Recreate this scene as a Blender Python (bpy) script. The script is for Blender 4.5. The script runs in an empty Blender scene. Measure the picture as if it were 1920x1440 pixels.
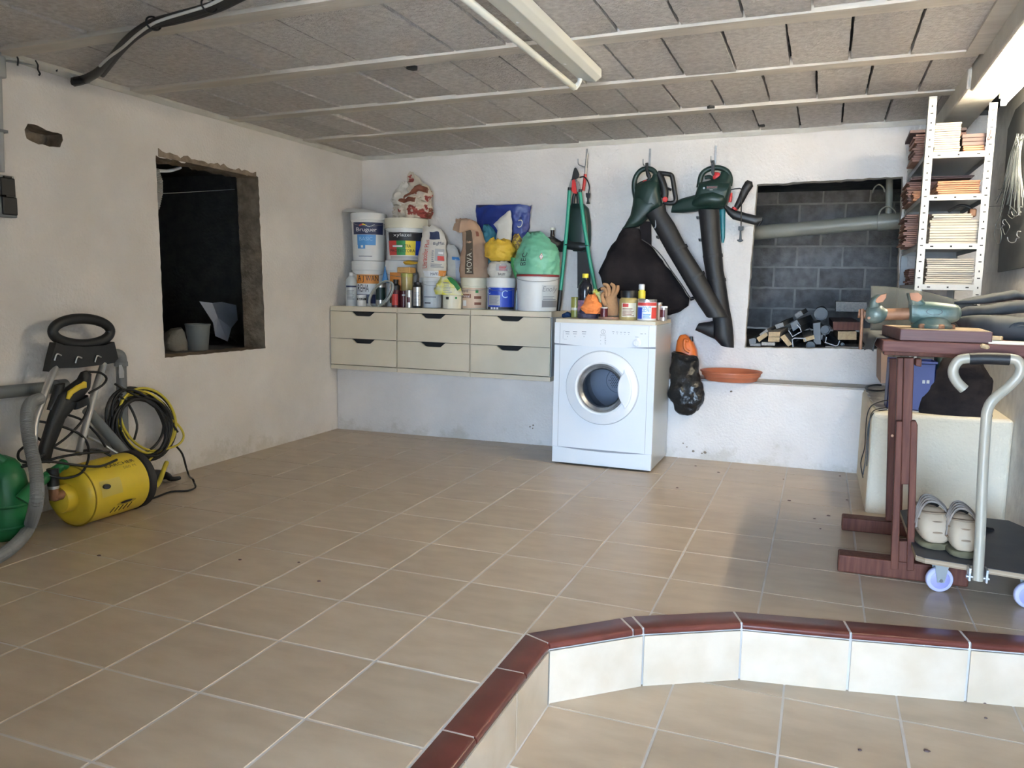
import bpy, bmesh, math, random
from mathutils import Vector, Matrix, noise, geometry
random.seed(7)
SC = bpy.context.scene
COL = SC.collection
PI = math.pi
# ---------------------------------------------------------------- camera
F = 1485.37
CAM = Vector((0.79682, -1.53346, 1.06811))
RX = Vector((0.93159808, 0.36311881, 0.01642374))
RY = Vector((0.0597877, -0.10850689, -0.99229617))
RZ = Vector((-0.35853931, 0.92540315, -0.12279485))
cd = bpy.data.cameras.new('camera')
cam = bpy.data.objects.new('camera', cd)
COL.objects.link(cam)
cd.sensor_width = 36.0
cd.lens = F * 36.0 / 1920.0
cd.clip_start = 0.05
m = Matrix.Identity(4)
for i, v in enumerate((RX, -RY, -RZ)):
    for j in range(3):
        m[j][i] = v[j]
m.translation = CAM
cam.matrix_world = m
SC.camera = cam
# ---------------------------------------------------------------- light
world = bpy.data.worlds.new('world')
SC.world = world
world.use_nodes = True
bg = world.node_tree.nodes['Background']
bg.inputs[0].default_value = (0.48, 0.70, 1.0, 1)
bg.inputs[1].default_value = 31.0
DOOR = dict(x0=0.10, x1=1.62, z0=-0.185, z1=1.88, y=-4.3)
pl = bpy.data.lights.new('door_portal', 'AREA')
pl.shape = 'RECTANGLE'
pl.size = DOOR['x1'] - DOOR['x0']
pl.size_y = DOOR['z1'] - DOOR['z0']
pl.cycles.is_portal = True
plo = bpy.data.objects.new('door_portal', pl)
plo.location = ((DOOR['x0'] + DOOR['x1']) / 2, DOOR['y'] - 0.11, (DOOR['z0'] + DOOR['z1']) / 2)
plo.rotation_euler = (PI / 2, 0, 0)          # -Z axis points to +Y, into the room
COL.objects.link(plo)
sl = bpy.data.lights.new('sun', 'SUN')                    # the sun stands behind the house and lights the yard in front of the doorway
sl.energy = 150.0
sl.color = (1.0, 0.89, 0.70)
sl.angle = 0.01
slo = bpy.data.objects.new('sun', sl)
slo.rotation_euler = (math.radians(-38), math.radians(8), 0)
COL.objects.link(slo)
LAMP_STRENGTH = 112.0
vs = SC.view_settings
vs.view_transform = 'Standard'
vs.look = 'None'
vs.gamma = 1.0
vs.use_curve_mapping = False
vs.exposure = 1.0
SC.cycles.max_bounces = 10
SC.cycles.diffuse_bounces = 6
SC.cycles.caustics_reflective = False
SC.cycles.caustics_refractive = False
SC.cycles.sample_clamp_indirect = 20.0

# ---------------------------------------------------------------- rays: photograph pixel -> point on a plane of the room
def ray(u, v):
    return RX * ((u - 960) / F) + RY * ((v - 720) / F) + RZ
def AX(u, v, x):
    d = ray(u, v); return CAM + d * ((x - CAM.x) / d.x)
def AY(u, v, y):
    d = ray(u, v); return CAM + d * ((y - CAM.y) / d.y)
def AZ(u, v, z):
    d = ray(u, v); return CAM + d * ((z - CAM.z) / d.z)

# ---------------------------------------------------------------- materials
MATS = {}
def mat(name, col, rough=0.6, metal=0.0, col2=None, nscale=8.0, bump=0.0, bscale=60.0, spec=0.5, stretch=None,
        rand=0.0, trans=0.0, alpha=1.0, emit=0.0, coat=0.0, lo=0.35, hi=0.65, coords='Object'):
    if name in MATS:
        return MATS[name]
    mt = bpy.data.materials.new(name)
    mt.use_nodes = True
    nt = mt.node_tree
    b = nt.nodes['Principled BSDF']
    L = nt.links.new
    b.inputs['Base Color'].default_value = (*col, 1)
    b.inputs['Roughness'].default_value = rough
    b.inputs['Metallic'].default_value = metal
    b.inputs['Specular IOR Level'].default_value = spec
    if coat: b.inputs['Coat Weight'].default_value = coat
    if trans: b.inputs['Transmission Weight'].default_value = trans
    if alpha < 1: b.inputs['Alpha'].default_value = alpha
    if emit:
        b.inputs['Emission Color'].default_value = (*col, 1)
        b.inputs['Emission Strength'].default_value = emit
    tc = None
    def coord():
        t = nt.nodes.new('ShaderNodeTexCoord')
        src = t.outputs['Object']
        if coords == 'World':
            g = nt.nodes.new('ShaderNodeNewGeometry'); src = g.outputs['Position']
        if stretch:
            mp = nt.nodes.new('ShaderNodeMapping'); mp.inputs['Scale'].default_value = stretch
            L(src, mp.inputs['Vector']); src = mp.outputs['Vector']
        if rand:
            oi = nt.nodes.new('ShaderNodeObjectInfo')
            va = nt.nodes.new('ShaderNodeVectorMath'); va.operation = 'ADD'
            sc = nt.nodes.new('ShaderNodeVectorMath'); sc.operation = 'SCALE'
            cb = nt.nodes.new('ShaderNodeCombineXYZ')
            L(oi.outputs['Random'], cb.inputs[0]); L(oi.outputs['Random'], cb.inputs[1]); L(oi.outputs['Random'], cb.inputs[2])
            sc.inputs['Scale'].default_value = 37.0
            L(cb.outputs[0], sc.inputs[0]); L(src, va.inputs[0]); L(sc.outputs[0], va.inputs[1]); src = va.outputs[0]
        return src
    if col2 is not None or bump:
        tc = coord()
    if col2 is not None:
        n = nt.nodes.new('ShaderNodeTexNoise'); n.inputs['Scale'].default_value = nscale; n.inputs['Detail'].default_value = 6
        L(tc, n.inputs['Vector'])
        r = nt.nodes.new('ShaderNodeValToRGB')
        r.color_ramp.elements[0].position = lo; r.color_ramp.elements[0].color = (*col, 1)
        r.color_ramp.elements[1].position = hi; r.color_ramp.elements[1].color = (*col2, 1)
        L(n.outputs['Fac'], r.inputs['Fac'])
        out = r.outputs['Color']
        if rand:
            oi = nt.nodes.new('ShaderNodeObjectInfo')
            mr = nt.nodes.new('ShaderNodeMapRange'); mr.inputs['To Min'].default_value = 1 - rand; mr.inputs['To Max'].default_value = 1 + rand
            L(oi.outputs['Random'], mr.inputs['Value'])
            mx = nt.nodes.new('ShaderNodeVectorMath'); mx.operation = 'SCALE'
            L(out, mx.inputs[0]); L(mr.outputs['Result'], mx.inputs['Scale']); out = mx.outputs[0]
        L(out, b.inputs['Base Color'])
    if bump:
        n2 = nt.nodes.new('ShaderNodeTexNoise'); n2.inputs['Scale'].default_value = bscale; n2.inputs['Detail'].default_value = 4
        L(tc, n2.inputs['Vector'])
        bp = nt.nodes.new('ShaderNodeBump'); bp.inputs['Strength'].default_value = bump; bp.inputs['Distance'].default_value = 0.01
        L(n2.outputs['Fac'], bp.inputs['Height'])
        L(bp.outputs['Normal'], b.inputs['Normal'])
    MATS[name] = mt
    return mt

M = dict(
    plaster=mat('white_plaster', (0.69, 0.645, 0.605), 0.9, col2=(0.77, 0.725, 0.685), nscale=3.0, bump=0.5, bscale=70, coords='World', spec=0.2),
    plaster_r=mat('rough_plaster', (0.64, 0.62, 0.59), 0.95, col2=(0.76, 0.74, 0.70), nscale=14.0, bump=0.4, bscale=45, coords='World', spec=0.2),
    raw=mat('raw_mortar', (0.20, 0.155, 0.115), 0.95, col2=(0.33, 0.265, 0.20), nscale=16, bump=0.9, bscale=50, coords='World', spec=0.1),
    tile=mat('beige_stoneware', (0.42, 0.325, 0.23), 0.34, col2=(0.485, 0.385, 0.28), nscale=6, stretch=(1, 2.6, 1), rand=0.05, bump=0.03, bscale=90),
    riser=mat('pale_stoneware', (0.57, 0.465, 0.345), 0.32, col2=(0.64, 0.54, 0.425), nscale=9, rand=0.03),
    grout=mat('pale_grout', (0.62, 0.59, 0.57), 0.9, col2=(0.50, 0.46, 0.42), nscale=5, coords='World'),
    coping=mat('dark_red_coping', (0.115, 0.028, 0.020), 0.32, col2=(0.16, 0.042, 0.030), nscale=12, rand=0.1),
    block=mat('grey_concrete_block', (0.47, 0.44, 0.42), 0.95, col2=(0.60, 0.565, 0.54), nscale=42, bump=1.0, bscale=95, rand=0.10, spec=0.1),
    beam=mat('pale_concrete_beam', (0.50, 0.455, 0.40), 0.9, col2=(0.62, 0.57, 0.505), nscale=14, stretch=(0.2, 1, 1), bump=0.3, bscale=80, coords='World', spec=0.1),
    lintel=mat('painted_lintel', (0.60, 0.575, 0.52), 0.8, col2=(0.52, 0.49, 0.44), nscale=6, bump=0.3, bscale=60, coords='World', spec=0.2),
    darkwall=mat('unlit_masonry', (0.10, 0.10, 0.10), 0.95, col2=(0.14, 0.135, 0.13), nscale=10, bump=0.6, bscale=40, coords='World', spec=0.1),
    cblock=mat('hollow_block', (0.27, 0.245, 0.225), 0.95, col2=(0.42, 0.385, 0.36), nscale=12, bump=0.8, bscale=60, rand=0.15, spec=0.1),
    mortar=mat('grey_mortar', (0.46, 0.43, 0.38), 0.95, col2=(0.58, 0.54, 0.49), nscale=12, coords='World'),
    cream=mat('cream_laminate', (0.66, 0.58, 0.44), 0.45, col2=(0.70, 0.62, 0.48), nscale=5),
    dark=mat('painted_void_shade', (0.02, 0.02, 0.02), 0.9),  # near-black colour stands in for shade inside holes, gaps and hollow parts
    enamel=mat('white_enamel', (0.74, 0.77, 0.80), 0.28),
    enamel2=mat('white_plastic', (0.78, 0.79, 0.80), 0.35),
    greytext=mat('grey_print', (0.25, 0.27, 0.30), 0.6),
    drum=mat('zinc_drum', (0.36, 0.38, 0.42), 0.4, metal=0.35),
    black=mat('black_plastic', (0.009, 0.010, 0.011), 0.45),
    blackr=mat('black_rubber', (0.009, 0.009, 0.011), 0.55, col2=(0.015, 0.014, 0.015), nscale=18),
    blackcloth=mat('black_cloth', (0.012, 0.010, 0.011), 0.95, col2=(0.028, 0.022, 0.022), nscale=7, bump=0.5, bscale=30, spec=0.15),
    binbag=mat('black_bin_bag', (0.012, 0.012, 0.013), 0.28, bump=0.9, bscale=26),
    green=mat('lopper_green', (0.02, 0.30, 0.20), 0.4),
    dgreen=mat('tool_green', (0.007, 0.024, 0.019), 0.45, col2=(0.009, 0.031, 0.024), nscale=9),
    teal=mat('teal_plastic', (0.01, 0.19, 0.21), 0.4),
    red=mat('red_plastic', (0.55, 0.03, 0.03), 0.4),
    dred=mat('dark_red_plastic', (0.28, 0.03, 0.03), 0.4),
    steel=mat('dull_steel', (0.42, 0.42, 0.42), 0.4, metal=0.85, col2=(0.30, 0.29, 0.28), nscale=20),
    alu=mat('aluminium', (0.55, 0.55, 0.55), 0.38, metal=0.8),
    zinc=mat('zinc_plate', (0.55, 0.60, 0.62), 0.35, metal=0.7),
    yellow=mat('washer_yellow', (0.72, 0.52, 0.03), 0.4, col2=(0.62, 0.45, 0.04), nscale=6),
    yhose=mat('yellow_hose', (0.62, 0.50, 0.05), 0.5),
    cangreen=mat('watering_can_green', (0.01, 0.17, 0.05), 0.4),
    greypvc=mat('grey_pvc', (0.17, 0.18, 0.185), 0.5),
    corr=mat('grey_corrugated', (0.22, 0.22, 0.22), 0.5),
    creampvc=mat('cream_pvc', (0.36, 0.335, 0.265), 0.4),
    terra=mat('terracotta', (0.42, 0.12, 0.055), 0.5, col2=(0.48, 0.15, 0.07), nscale=7),
    orange=mat('orange_plastic', (0.66, 0.15, 0.025), 0.4),
    orangecloth=mat('orange_cloth', (0.85, 0.26, 0.07), 0.9, bump=0.4, bscale=40),
    leather=mat('tan_leather', (0.48, 0.27, 0.13), 0.8, col2=(0.36, 0.19, 0.09), nscale=14, bump=0.4, bscale=60),
    wood=mat('red_brown_wood', (0.090, 0.026, 0.016), 0.55, col2=(0.145, 0.048, 0.028), spec=0.25, nscale=9, stretch=(8, 8, 0.7), bump=0.1, bscale=50),
    woodx=mat('red_brown_wood_top', (0.100, 0.034, 0.026), 0.55, col2=(0.16, 0.062, 0.048), spec=0.25, nscale=9, stretch=(0.7, 8, 8), bump=0.1, bscale=50),
    woodd=mat('dark_board', (0.085, 0.030, 0.026), 0.55, col2=(0.125, 0.050, 0.042), nscale=8, stretch=(0.6, 8, 8)),
    boardtop=mat('worn_board_face', (0.36, 0.27, 0.16), 0.7, col2=(0.28, 0.19, 0.12), nscale=8, stretch=(0.6, 6, 6)),
    pale=mat('pale_wood', (0.55, 0.40, 0.22), 0.7, col2=(0.45, 0.31, 0.17), nscale=8, stretch=(8, 0.7, 8)),
    greywood=mat('weathered_wood', (0.38, 0.35, 0.32), 0.85, col2=(0.52, 0.48, 0.43), nscale=9, stretch=(8, 0.7, 8)),
    ply=mat('plywood_edge', (0.46, 0.36, 0.25), 0.7, col2=(0.30, 0.21, 0.13), nscale=3, stretch=(0.3, 0.3, 90)),
    antislip=mat('anti_slip_film', (0.060, 0.060, 0.066), 0.55, col2=(0.085, 0.08, 0.08), nscale=8),
    lilac=mat('lilac_nylon', (0.50, 0.49, 0.66), 0.4),
    lilac2=mat('deep_lilac_nylon', (0.34, 0.33, 0.60), 0.4),
    polegrey=mat('pole_paint', (0.37, 0.34, 0.275), 0.35),
    vise=mat('worn_green_enamel', (0.060, 0.105, 0.092), 0.42, metal=0.2, col2=(0.19, 0.20, 0.165), nscale=13, bump=0.25, bscale=40, lo=0.45, hi=0.72),
    rust=mat('rusty_steel', (0.21, 0.095, 0.05), 0.6, metal=0.3, col2=(0.32, 0.16, 0.085), nscale=18, bump=0.2, bscale=60),
    rust2=mat('bright_rust', (0.46, 0.20, 0.10), 0.6, col2=(0.36, 0.15, 0.07), nscale=20),
    mesh_cloth=mat('grey_mesh_cloth', (0.055, 0.058, 0.060), 0.8, col2=(0.075, 0.080, 0.083), nscale=12),
    sheer=mat('sheer_mesh_cloth', (0.075, 0.082, 0.080), 0.8, alpha=0.72),
    shelfw=mat('white_shelf_paint', (0.43, 0.43, 0.405), 0.4),
    shelfg=mat('grey_shelf_board', (0.40, 0.41, 0.42), 0.45),
    twhite=mat('white_ceramic', (0.42, 0.385, 0.32), 0.55, col2=(0.30, 0.26, 0.21), nscale=4, rand=0.12),
    torange=mat('orange_ceramic', (0.33, 0.155, 0.08), 0.6, col2=(0.25, 0.11, 0.055), nscale=5, rand=0.12),
    tbrown=mat('brown_ceramic', (0.21, 0.10, 0.07), 0.6, col2=(0.28, 0.14, 0.10), nscale=8, rand=0.2),
    tdark=mat('dark_ceramic', (0.085, 0.050, 0.045), 0.6, col2=(0.11, 0.06, 0.055), nscale=8, rand=0.2),
    panel=mat('grey_sheet', (0.105, 0.11, 0.115), 0.7, col2=(0.125, 0.13, 0.13), nscale=6),
    wire=mat('grey_wire', (0.22, 0.24, 0.235), 0.45, metal=0.3),
    pwhite=mat('white_pail', (0.74, 0.74, 0.72), 0.4),
    pcream=mat('cream_pail', (0.74, 0.70, 0.56), 0.4),
    pbeige=mat('beige_print', (0.68, 0.50, 0.36), 0.5),
    navy=mat('navy_print', (0.02, 0.03, 0.09), 0.45),
    sky=mat('sky_blue_print', (0.08, 0.30, 0.66), 0.45),
    blue=mat('blue_print', (0.015, 0.06, 0.46), 0.4),
    prblack=mat('black_print', (0.02, 0.02, 0.025), 0.5),
    prred=mat('red_print', (0.62, 0.06, 0.05), 0.5),
    prgreen=mat('green_print', (0.03, 0.26, 0.07), 0.5),
    pryellow=mat('yellow_print', (0.85, 0.68, 0.06), 0.5),
    prorange=mat('orange_print', (0.75, 0.28, 0.05), 0.5),
    prbrown=mat('brown_print', (0.23, 0.075, 0.04), 0.5),
    prwhite=mat('white_print', (0.82, 0.82, 0.82), 0.5),
    prpale=mat('pale_grey_print', (0.60, 0.62, 0.62), 0.5),
    prgrey=mat('grey_print_block', (0.42, 0.42, 0.43), 0.5),
    kraft=mat('kraft_paper', (0.40, 0.255, 0.17), 0.85, col2=(0.46, 0.31, 0.21), nscale=7, bump=0.5, bscale=18),
    paper=mat('white_paper_sack', (0.62, 0.58, 0.51), 0.85, col2=(0.70, 0.66, 0.59), nscale=8, bump=0.5, bscale=20),
    paperr=mat('printed_paper_sack', (0.58, 0.50, 0.40), 0.85, col2=(0.30, 0.06, 0.045), nscale=13, bump=0.5, bscale=20, lo=0.56, hi=0.59),
    bagyellow=mat('yellow_bag', (0.66, 0.42, 0.04), 0.6, bump=0.6, bscale=22),
    baglemon=mat('lemon_bag', (0.80, 0.75, 0.08), 0.5, col2=(0.75, 0.74, 0.62), nscale=16, bump=0.5, bscale=25),
    bagblue=mat('blue_bag', (0.008, 0.022, 0.17), 0.4, col2=(0.012, 0.035, 0.22), nscale=8, bump=0.6, bscale=16),
    bagteal=mat('teal_bag', (0.03, 0.16, 0.22), 0.5, col2=(0.05, 0.22, 0.28), nscale=20, bump=0.5, bscale=25),
    bagmint=mat('mint_bag', (0.16, 0.46, 0.29), 0.42, col2=(0.20, 0.52, 0.34), nscale=6, bump=0.6, bscale=18),
    baggreen=mat('green_bag', (0.04, 0.24, 0.07), 0.5, bump=0.5, bscale=22),
    bagfloral=mat('floral_bag', (0.60, 0.42, 0.05), 0.6, col2=(0.22, 0.13, 0.05), nscale=45, lo=0.48, hi=0.52),
    film=mat('clear_film', (0.78, 0.78, 0.76), 0.3, alpha=0.75, bump=0.6, bscale=25),
    bottlew=mat('clear_plastic_bottle', (0.58, 0.61, 0.62), 0.3, alpha=0.92),
    gunmetal=mat('grey_canister', (0.11, 0.115, 0.12), 0.5),
    maroon=mat('maroon_tin', (0.10, 0.015, 0.02), 0.35),
    silver=mat('silver_tin', (0.50, 0.48, 0.46), 0.3, metal=0.7),
    glass=None,
    hose_clear=mat('clear_hose', (0.50, 0.52, 0.48), 0.3, alpha=0.85),
    sponge=mat('orange_sponge', (0.62, 0.36, 0.13), 0.95, bump=0.7, bscale=90),
    jarstuff=mat('amber_jar', (0.42, 0.32, 0.12), 0.25, col2=(0.50, 0.40, 0.18), nscale=10),
    olive=mat('olive_tin', (0.36, 0.32, 0.06), 0.35, col2=(0.44, 0.40, 0.10), nscale=10),
    purple=mat('purple_film', (0.05, 0.04, 0.075), 0.35, bump=0.6, bscale=30),
    shoe=mat('cream_leather', (0.43, 0.335, 0.235), 0.7, col2=(0.50, 0.41, 0.31), nscale=9),
    shoeb=mat('tan_stripe', (0.27, 0.19, 0.125), 0.8),
    sole=mat('olive_sole', (0.15, 0.125, 0.065), 0.85, col2=(0.10, 0.085, 0.05), nscale=14),
    lace=mat('grey_lace', (0.30, 0.25, 0.21), 0.9),
    crate=mat('blue_crate', (0.005, 0.016, 0.14), 0.45),
    lampoff=mat('unlit_tube', (0.74, 0.74, 0.68), 0.3),
    batten=mat('white_batten', (0.66, 0.66, 0.61), 0.4),
    lampon=mat('lit_tube', (1.0, 0.88, 0.66), 0.3, emit=LAMP_STRENGTH),
    stone=mat('field_stone', (0.22, 0.20, 0.17), 0.95, bump=0.8, bscale=20),
    sheetb=mat('blue_white_sheet', (0.42, 0.44, 0.52), 0.5),
    concrete=mat('outdoor_concrete', (0.42, 0.41, 0.39), 0.9, col2=(0.48, 0.47, 0.45), nscale=3),
)
def glass_mat():
    mt = bpy.data.materials.new('door_glass'); mt.use_nodes = True
    nt = mt.node_tree; nt.nodes.clear()
    o = nt.nodes.new('ShaderNodeOutputMaterial'); t = nt.nodes.new('ShaderNodeBsdfTransparent'); g = nt.nodes.new('ShaderNodeBsdfGlossy')
    mx = nt.nodes.new('ShaderNodeMixShader'); fr = nt.nodes.new('ShaderNodeFresnel'); fr.inputs['IOR'].default_value = 1.5
    t.inputs[0].default_value = (0.72, 0.75, 0.80, 1); g.inputs['Roughness'].default_value = 0.03
    nt.links.new(fr.outputs[0], mx.inputs[0]); nt.links.new(t.outputs[0], mx.inputs[1]); nt.links.new(g.outputs[0], mx.inputs[2]); nt.links.new(mx.outputs[0], o.inputs[0])
    return mt
M['glass'] = glass_mat()

# plaster of the walls: patches of damp and dirt with a shape of their own along the floor line
def dirt(mt):
    nt = mt.node_tree; b = nt.nodes['Principled BSDF']; L = nt.links.new
    src = b.inputs['Base Color'].links[0].from_socket
    g = nt.nodes.new('ShaderNodeNewGeometry'); sp = nt.nodes.new('ShaderNodeSeparateXYZ'); L(g.outputs['Position'], sp.inputs[0])
    mr = nt.nodes.new('ShaderNodeMapRange'); mr.inputs['From Min'].default_value = 0.0; mr.inputs['From Max'].default_value = 0.28
    mr.inputs['To Min'].default_value = 0.58; mr.inputs['To Max'].default_value = 0.22
    L(sp.outputs['Z'], mr.inputs['Value'])
    n = nt.nodes.new('ShaderNodeTexNoise'); n.inputs['Scale'].default_value = 5; n.inputs['Detail'].default_value = 10; n.inputs['Roughness'].default_value = 0.72
    L(g.outputs['Position'], n.inputs['Vector'])
    cmpn = nt.nodes.new('ShaderNodeMath'); cmpn.operation = 'SUBTRACT'; L(mr.outputs['Result'], cmpn.inputs[0]); L(n.outputs['Fac'], cmpn.inputs[1])
    ml = nt.nodes.new('ShaderNodeMapRange'); ml.inputs['From Min'].default_value = 0.0; ml.inputs['From Max'].default_value = 0.12; ml.inputs['To Max'].default_value = 0.32
    L(cmpn.outputs[0], ml.inputs['Value'])
    mx = nt.nodes.new('ShaderNodeMix'); mx.data_type = 'RGBA'
    mx.inputs[7].default_value = (0.40, 0.355, 0.25, 1)
    L(ml.outputs['Result'], mx.inputs[0]); L(src, mx.inputs[6]); L(mx.outputs[2], b.inputs['Base Color'])
dirt(M['plaster'])

# ---------------------------------------------------------------- mesh building
W = {}                                                    # world origin of every object
class MB:
    def __init__(s):
        s.v = []; s.f = []; s.mi = []; s.mats = []
    def mat(s, mt):
        if mt not in s.mats: s.mats.append(mt)
        return s.mats.index(mt)
    def add(s, vs, fs, mt):
        o = len(s.v); i = s.mat(mt)
        s.v += [Vector(p) for p in vs]
        for f in fs:
            s.f.append([o + k for k in f]); s.mi.append(i)
    def box(s, lo, hi, mt, rot=None, about=None):
        x0, y0, z0 = lo; x1, y1, z1 = hi
        vs = [Vector(p) for p in ((x0, y0, z0), (x1, y0, z0), (x1, y1, z0), (x0, y1, z0), (x0, y0, z1), (x1, y0, z1), (x1, y1, z1), (x0, y1, z1))]
        if rot is not None:
            c = Vector(about) if about is not None else (Vector(lo) + Vector(hi)) / 2
            vs = [c + rot @ (p - c) for p in vs]
        s.add(vs, [(0, 3, 2, 1), (4, 5, 6, 7), (0, 1, 5, 4), (1, 2, 6, 5), (2, 3, 7, 6), (3, 0, 4, 7)], mt)
    def prism(s, poly, mt, axis='z', a=0.0, b=1.0, mt_side=None):
        """poly: 2D points (any simple polygon); extruded along the axis between a and b."""
        def P(p, h):
            return {'z': (p[0], p[1], h), 'y': (p[0], h, p[1]), 'x': (h, p[0], p[1])}[axis]
        n = len(poly)
        vs = [P(p, a) for p in poly] + [P(p, b) for p in poly]
        tri = geometry.tessellate_polygon([[Vector((p[0], p[1], 0)) for p in poly]]) if n > 4 else [tuple(range(n))]
        fs = [tuple(t) for t in tri] + [tuple(k + n for k in reversed(t)) for t in tri]
        s.add(vs, fs, mt)
        o = len(s.v) - 2 * n; i = s.mat(mt_side or mt)
        for k in range(n):
            s.f.append([o + k, o + (k + 1) % n, o + n + (k + 1) % n, o + n + k]); s.mi.append(i)
    def rings(s, rings, mt, close=True, cap0=True, cap1=True, loop=False):
        n = len(rings[0]); o = len(s.v); i = s.mat(mt)
        for r in rings: s.v += [Vector(p) for p in r]
        R = len(rings)
        for k in range(R if loop else R - 1):
            k2 = (k + 1) % R
            for j in range(n if close else n - 1):
                j2 = (j + 1) % n
                s.f.append([o + k * n + j, o + k * n + j2, o + k2 * n + j2, o + k2 * n + j]); s.mi.append(i)
        if not loop and close:
            if cap0: s.f.append([o + j for j in reversed(range(n))]); s.mi.append(i)
            if cap1: s.f.append([o + (R - 1) * n + j for j in range(n)]); s.mi.append(i)
    def lathe(s, c, prof, mt, n=28, axis=Vector((0, 0, 1)), cap0=True, cap1=True):
        """prof: (radius, distance along the axis) pairs."""
        c = Vector(c); axis = Vector(axis).normalized()
        t = Vector((1, 0, 0)) if abs(axis.x) < 0.8 else Vector((0, 1, 0))
        e1 = (t - axis * t.dot(axis)).normalized(); e2 = axis.cross(e1)
        s.rings([[c + axis * h + (e1 * math.cos(2 * PI * k / n) + e2 * math.sin(2 * PI * k / n)) * max(r, 1e-5) for k in range(n)] for r, h in prof], mt, cap0=cap0, cap1=cap1)
    def cyl(s, p0, p1, r0, mt, r1=None, n=16, cap0=True, cap1=True):
        p0 = Vector(p0); p1 = Vector(p1); d = p1 - p0
        s.lathe(p0, [(r0, 0), (r1 if r1 is not None else r0, d.length)], mt, n, d, cap0, cap1)
    def tube(s, pts, r, mt, n=8, closed=False, sub=4, flat=1.0, up=None):
        """swept round tube through pts (Catmull-Rom); r a number or one per point."""
        pts = [Vector(p) for p in pts]
        rs = [r] * len(pts) if not hasattr(r, '__len__') else list(r)
        P = []; Rr = []
        K = len(pts)
        if sub > 1 and K > 2:
            for k in range(K if closed else K - 1):
                g = (lambda q: pts[q % K]) if closed else (lambda q: pts[min(max(q, 0), K - 1)])
                p0, p1, p2, p3 = g(k - 1), g(k), g(k + 1), g(k + 2)
                for q in range(sub):
                    t = q / sub
                    P.append(0.5 * ((2 * p1) + (p2 - p0) * t + (2 * p0 - 5 * p1 + 4 * p2 - p3) * t * t + (3 * p1 - p0 - 3 * p2 + p3) * t ** 3))
                    Rr.append(rs[k] * (1 - t) + rs[(k + 1) % K] * t)
            if not closed: P.append(pts[-1]); Rr.append(rs[-1])
        else:
            P, Rr = pts, rs
        rings = []; prev = None
        for k in range(len(P)):
            a = P[k - 1] if (k > 0 or closed) else P[k]; b = P[(k + 1) % len(P)] if (k < len(P) - 1 or closed) else P[k]
            d = (b - a)
            d = d.normalized() if d.length > 1e-9 else Vector((0, 0, 1))
            if up is not None: e1 = Vector(up) - d * d.dot(Vector(up))
            elif prev is None: e1 = Vector((0, 0, 1)) - d * d.z if abs(d.z) < 0.9 else Vector((1, 0, 0)) - d * d.x
            else: e1 = prev - d * prev.dot(d)
            e1.normalize(); prev = e1; e2 = d.cross(e1)
            rings.append([P[k] + (e1 * math.cos(2 * PI * j / n) * flat + e2 * math.sin(2 * PI * j / n)) * Rr[k] for j in range(n)])
        s.rings(rings, mt, loop=closed)
    def loft(s, secs, mt, n=20, power=2.0, noi=0.0, nsc=14.0, seed=0, sub=4, cap=True, depth_dir=(0, 1, 0)):
        """secs: (left point, right point, half depth): elliptic sections between two silhouette points."""
        D = Vector(depth_dir)
        S = [(Vector(a), Vector(b), d) for a, b, d in secs]
        out = []
        for k in range(len(S) - 1):
            for q in range(sub):
                t = q / sub; t = t if sub < 3 else (t * t * (3 - 2 * t) * 0.35 + t * 0.65)
                out.append((S[k][0].lerp(S[k + 1][0], t), S[k][1].lerp(S[k + 1][1], t), S[k][2] * (1 - t) + S[k + 1][2] * t))
        out.append(S[-1])
        rings = []
        for a, b, d in out:
            c = (a + b) / 2; h = (b - a) / 2; ring = []
            for j in range(n):
                th = 2 * PI * j / n; ct, st = math.cos(th), math.sin(th)
                px = math.copysign(abs(ct) ** (2 / power), ct); py = math.copysign(abs(st) ** (2 / power), st)
                p = c + h * px + D * d * py
                if noi:
                    p = p + noise.noise_vector(p * nsc + Vector((seed, seed, seed))) * noi + noise.noise_vector(p * nsc * 2.7 + Vector((seed, 0, 0))) * noi * 0.45
                ring.append(p)
            rings.append(ring)
        s.rings(rings, mt, cap0=cap, cap1=cap)
    def build(s, name, parent=None, org=None, smooth=35, bevel=0.0, seg=2, **props):
        me = bpy.data.meshes.new(name)
        base = W[parent.name] if parent is not None else (Vector(org) if org is not None else Vector((0, 0, 0)))
        me.from_pydata([p - base for p in s.v], [], s.f)
        for mt in s.mats: me.materials.append(mt)
        me.polygons.foreach_set('material_index', s.mi)
        bm = bmesh.new(); bm.from_mesh(me)
        bmesh.ops.recalc_face_normals(bm, faces=bm.faces)
        bm.to_mesh(me); bm.free()
        if smooth:
            me.polygons.foreach_set('use_smooth', [True] * len(me.polygons))
            me.set_sharp_from_angle(angle=math.radians(smooth))
        o = bpy.data.objects.new(name, me); COL.objects.link(o)
        if parent is not None: o.parent = parent
        else: o.location = base
        W[o.name] = base
        if bevel:
            b = o.modifiers.new('bevel', 'BEVEL'); b.width = bevel; b.segments = seg; b.limit_method = 'ANGLE'; b.angle_limit = math.radians(40)
            b.harden_normals = False
        for k, val in props.items(): o[k] = val
        return o

def thing(name, label, cat, loc, group=None):
    o = bpy.data.objects.new(name, None); COL.objects.link(o); o.location = loc; W[o.name] = Vector(loc)
    o.empty_display_size = 0.05
    o['label'] = label; o['category'] = cat
    if group: o['group'] = group
    return o
def tag(o, label, cat, group=None):
    o['label'] = label; o['category'] = cat
    if group: o['group'] = group
    return o
def struct(o):
    o['kind'] = 'structure'; return o

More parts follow.
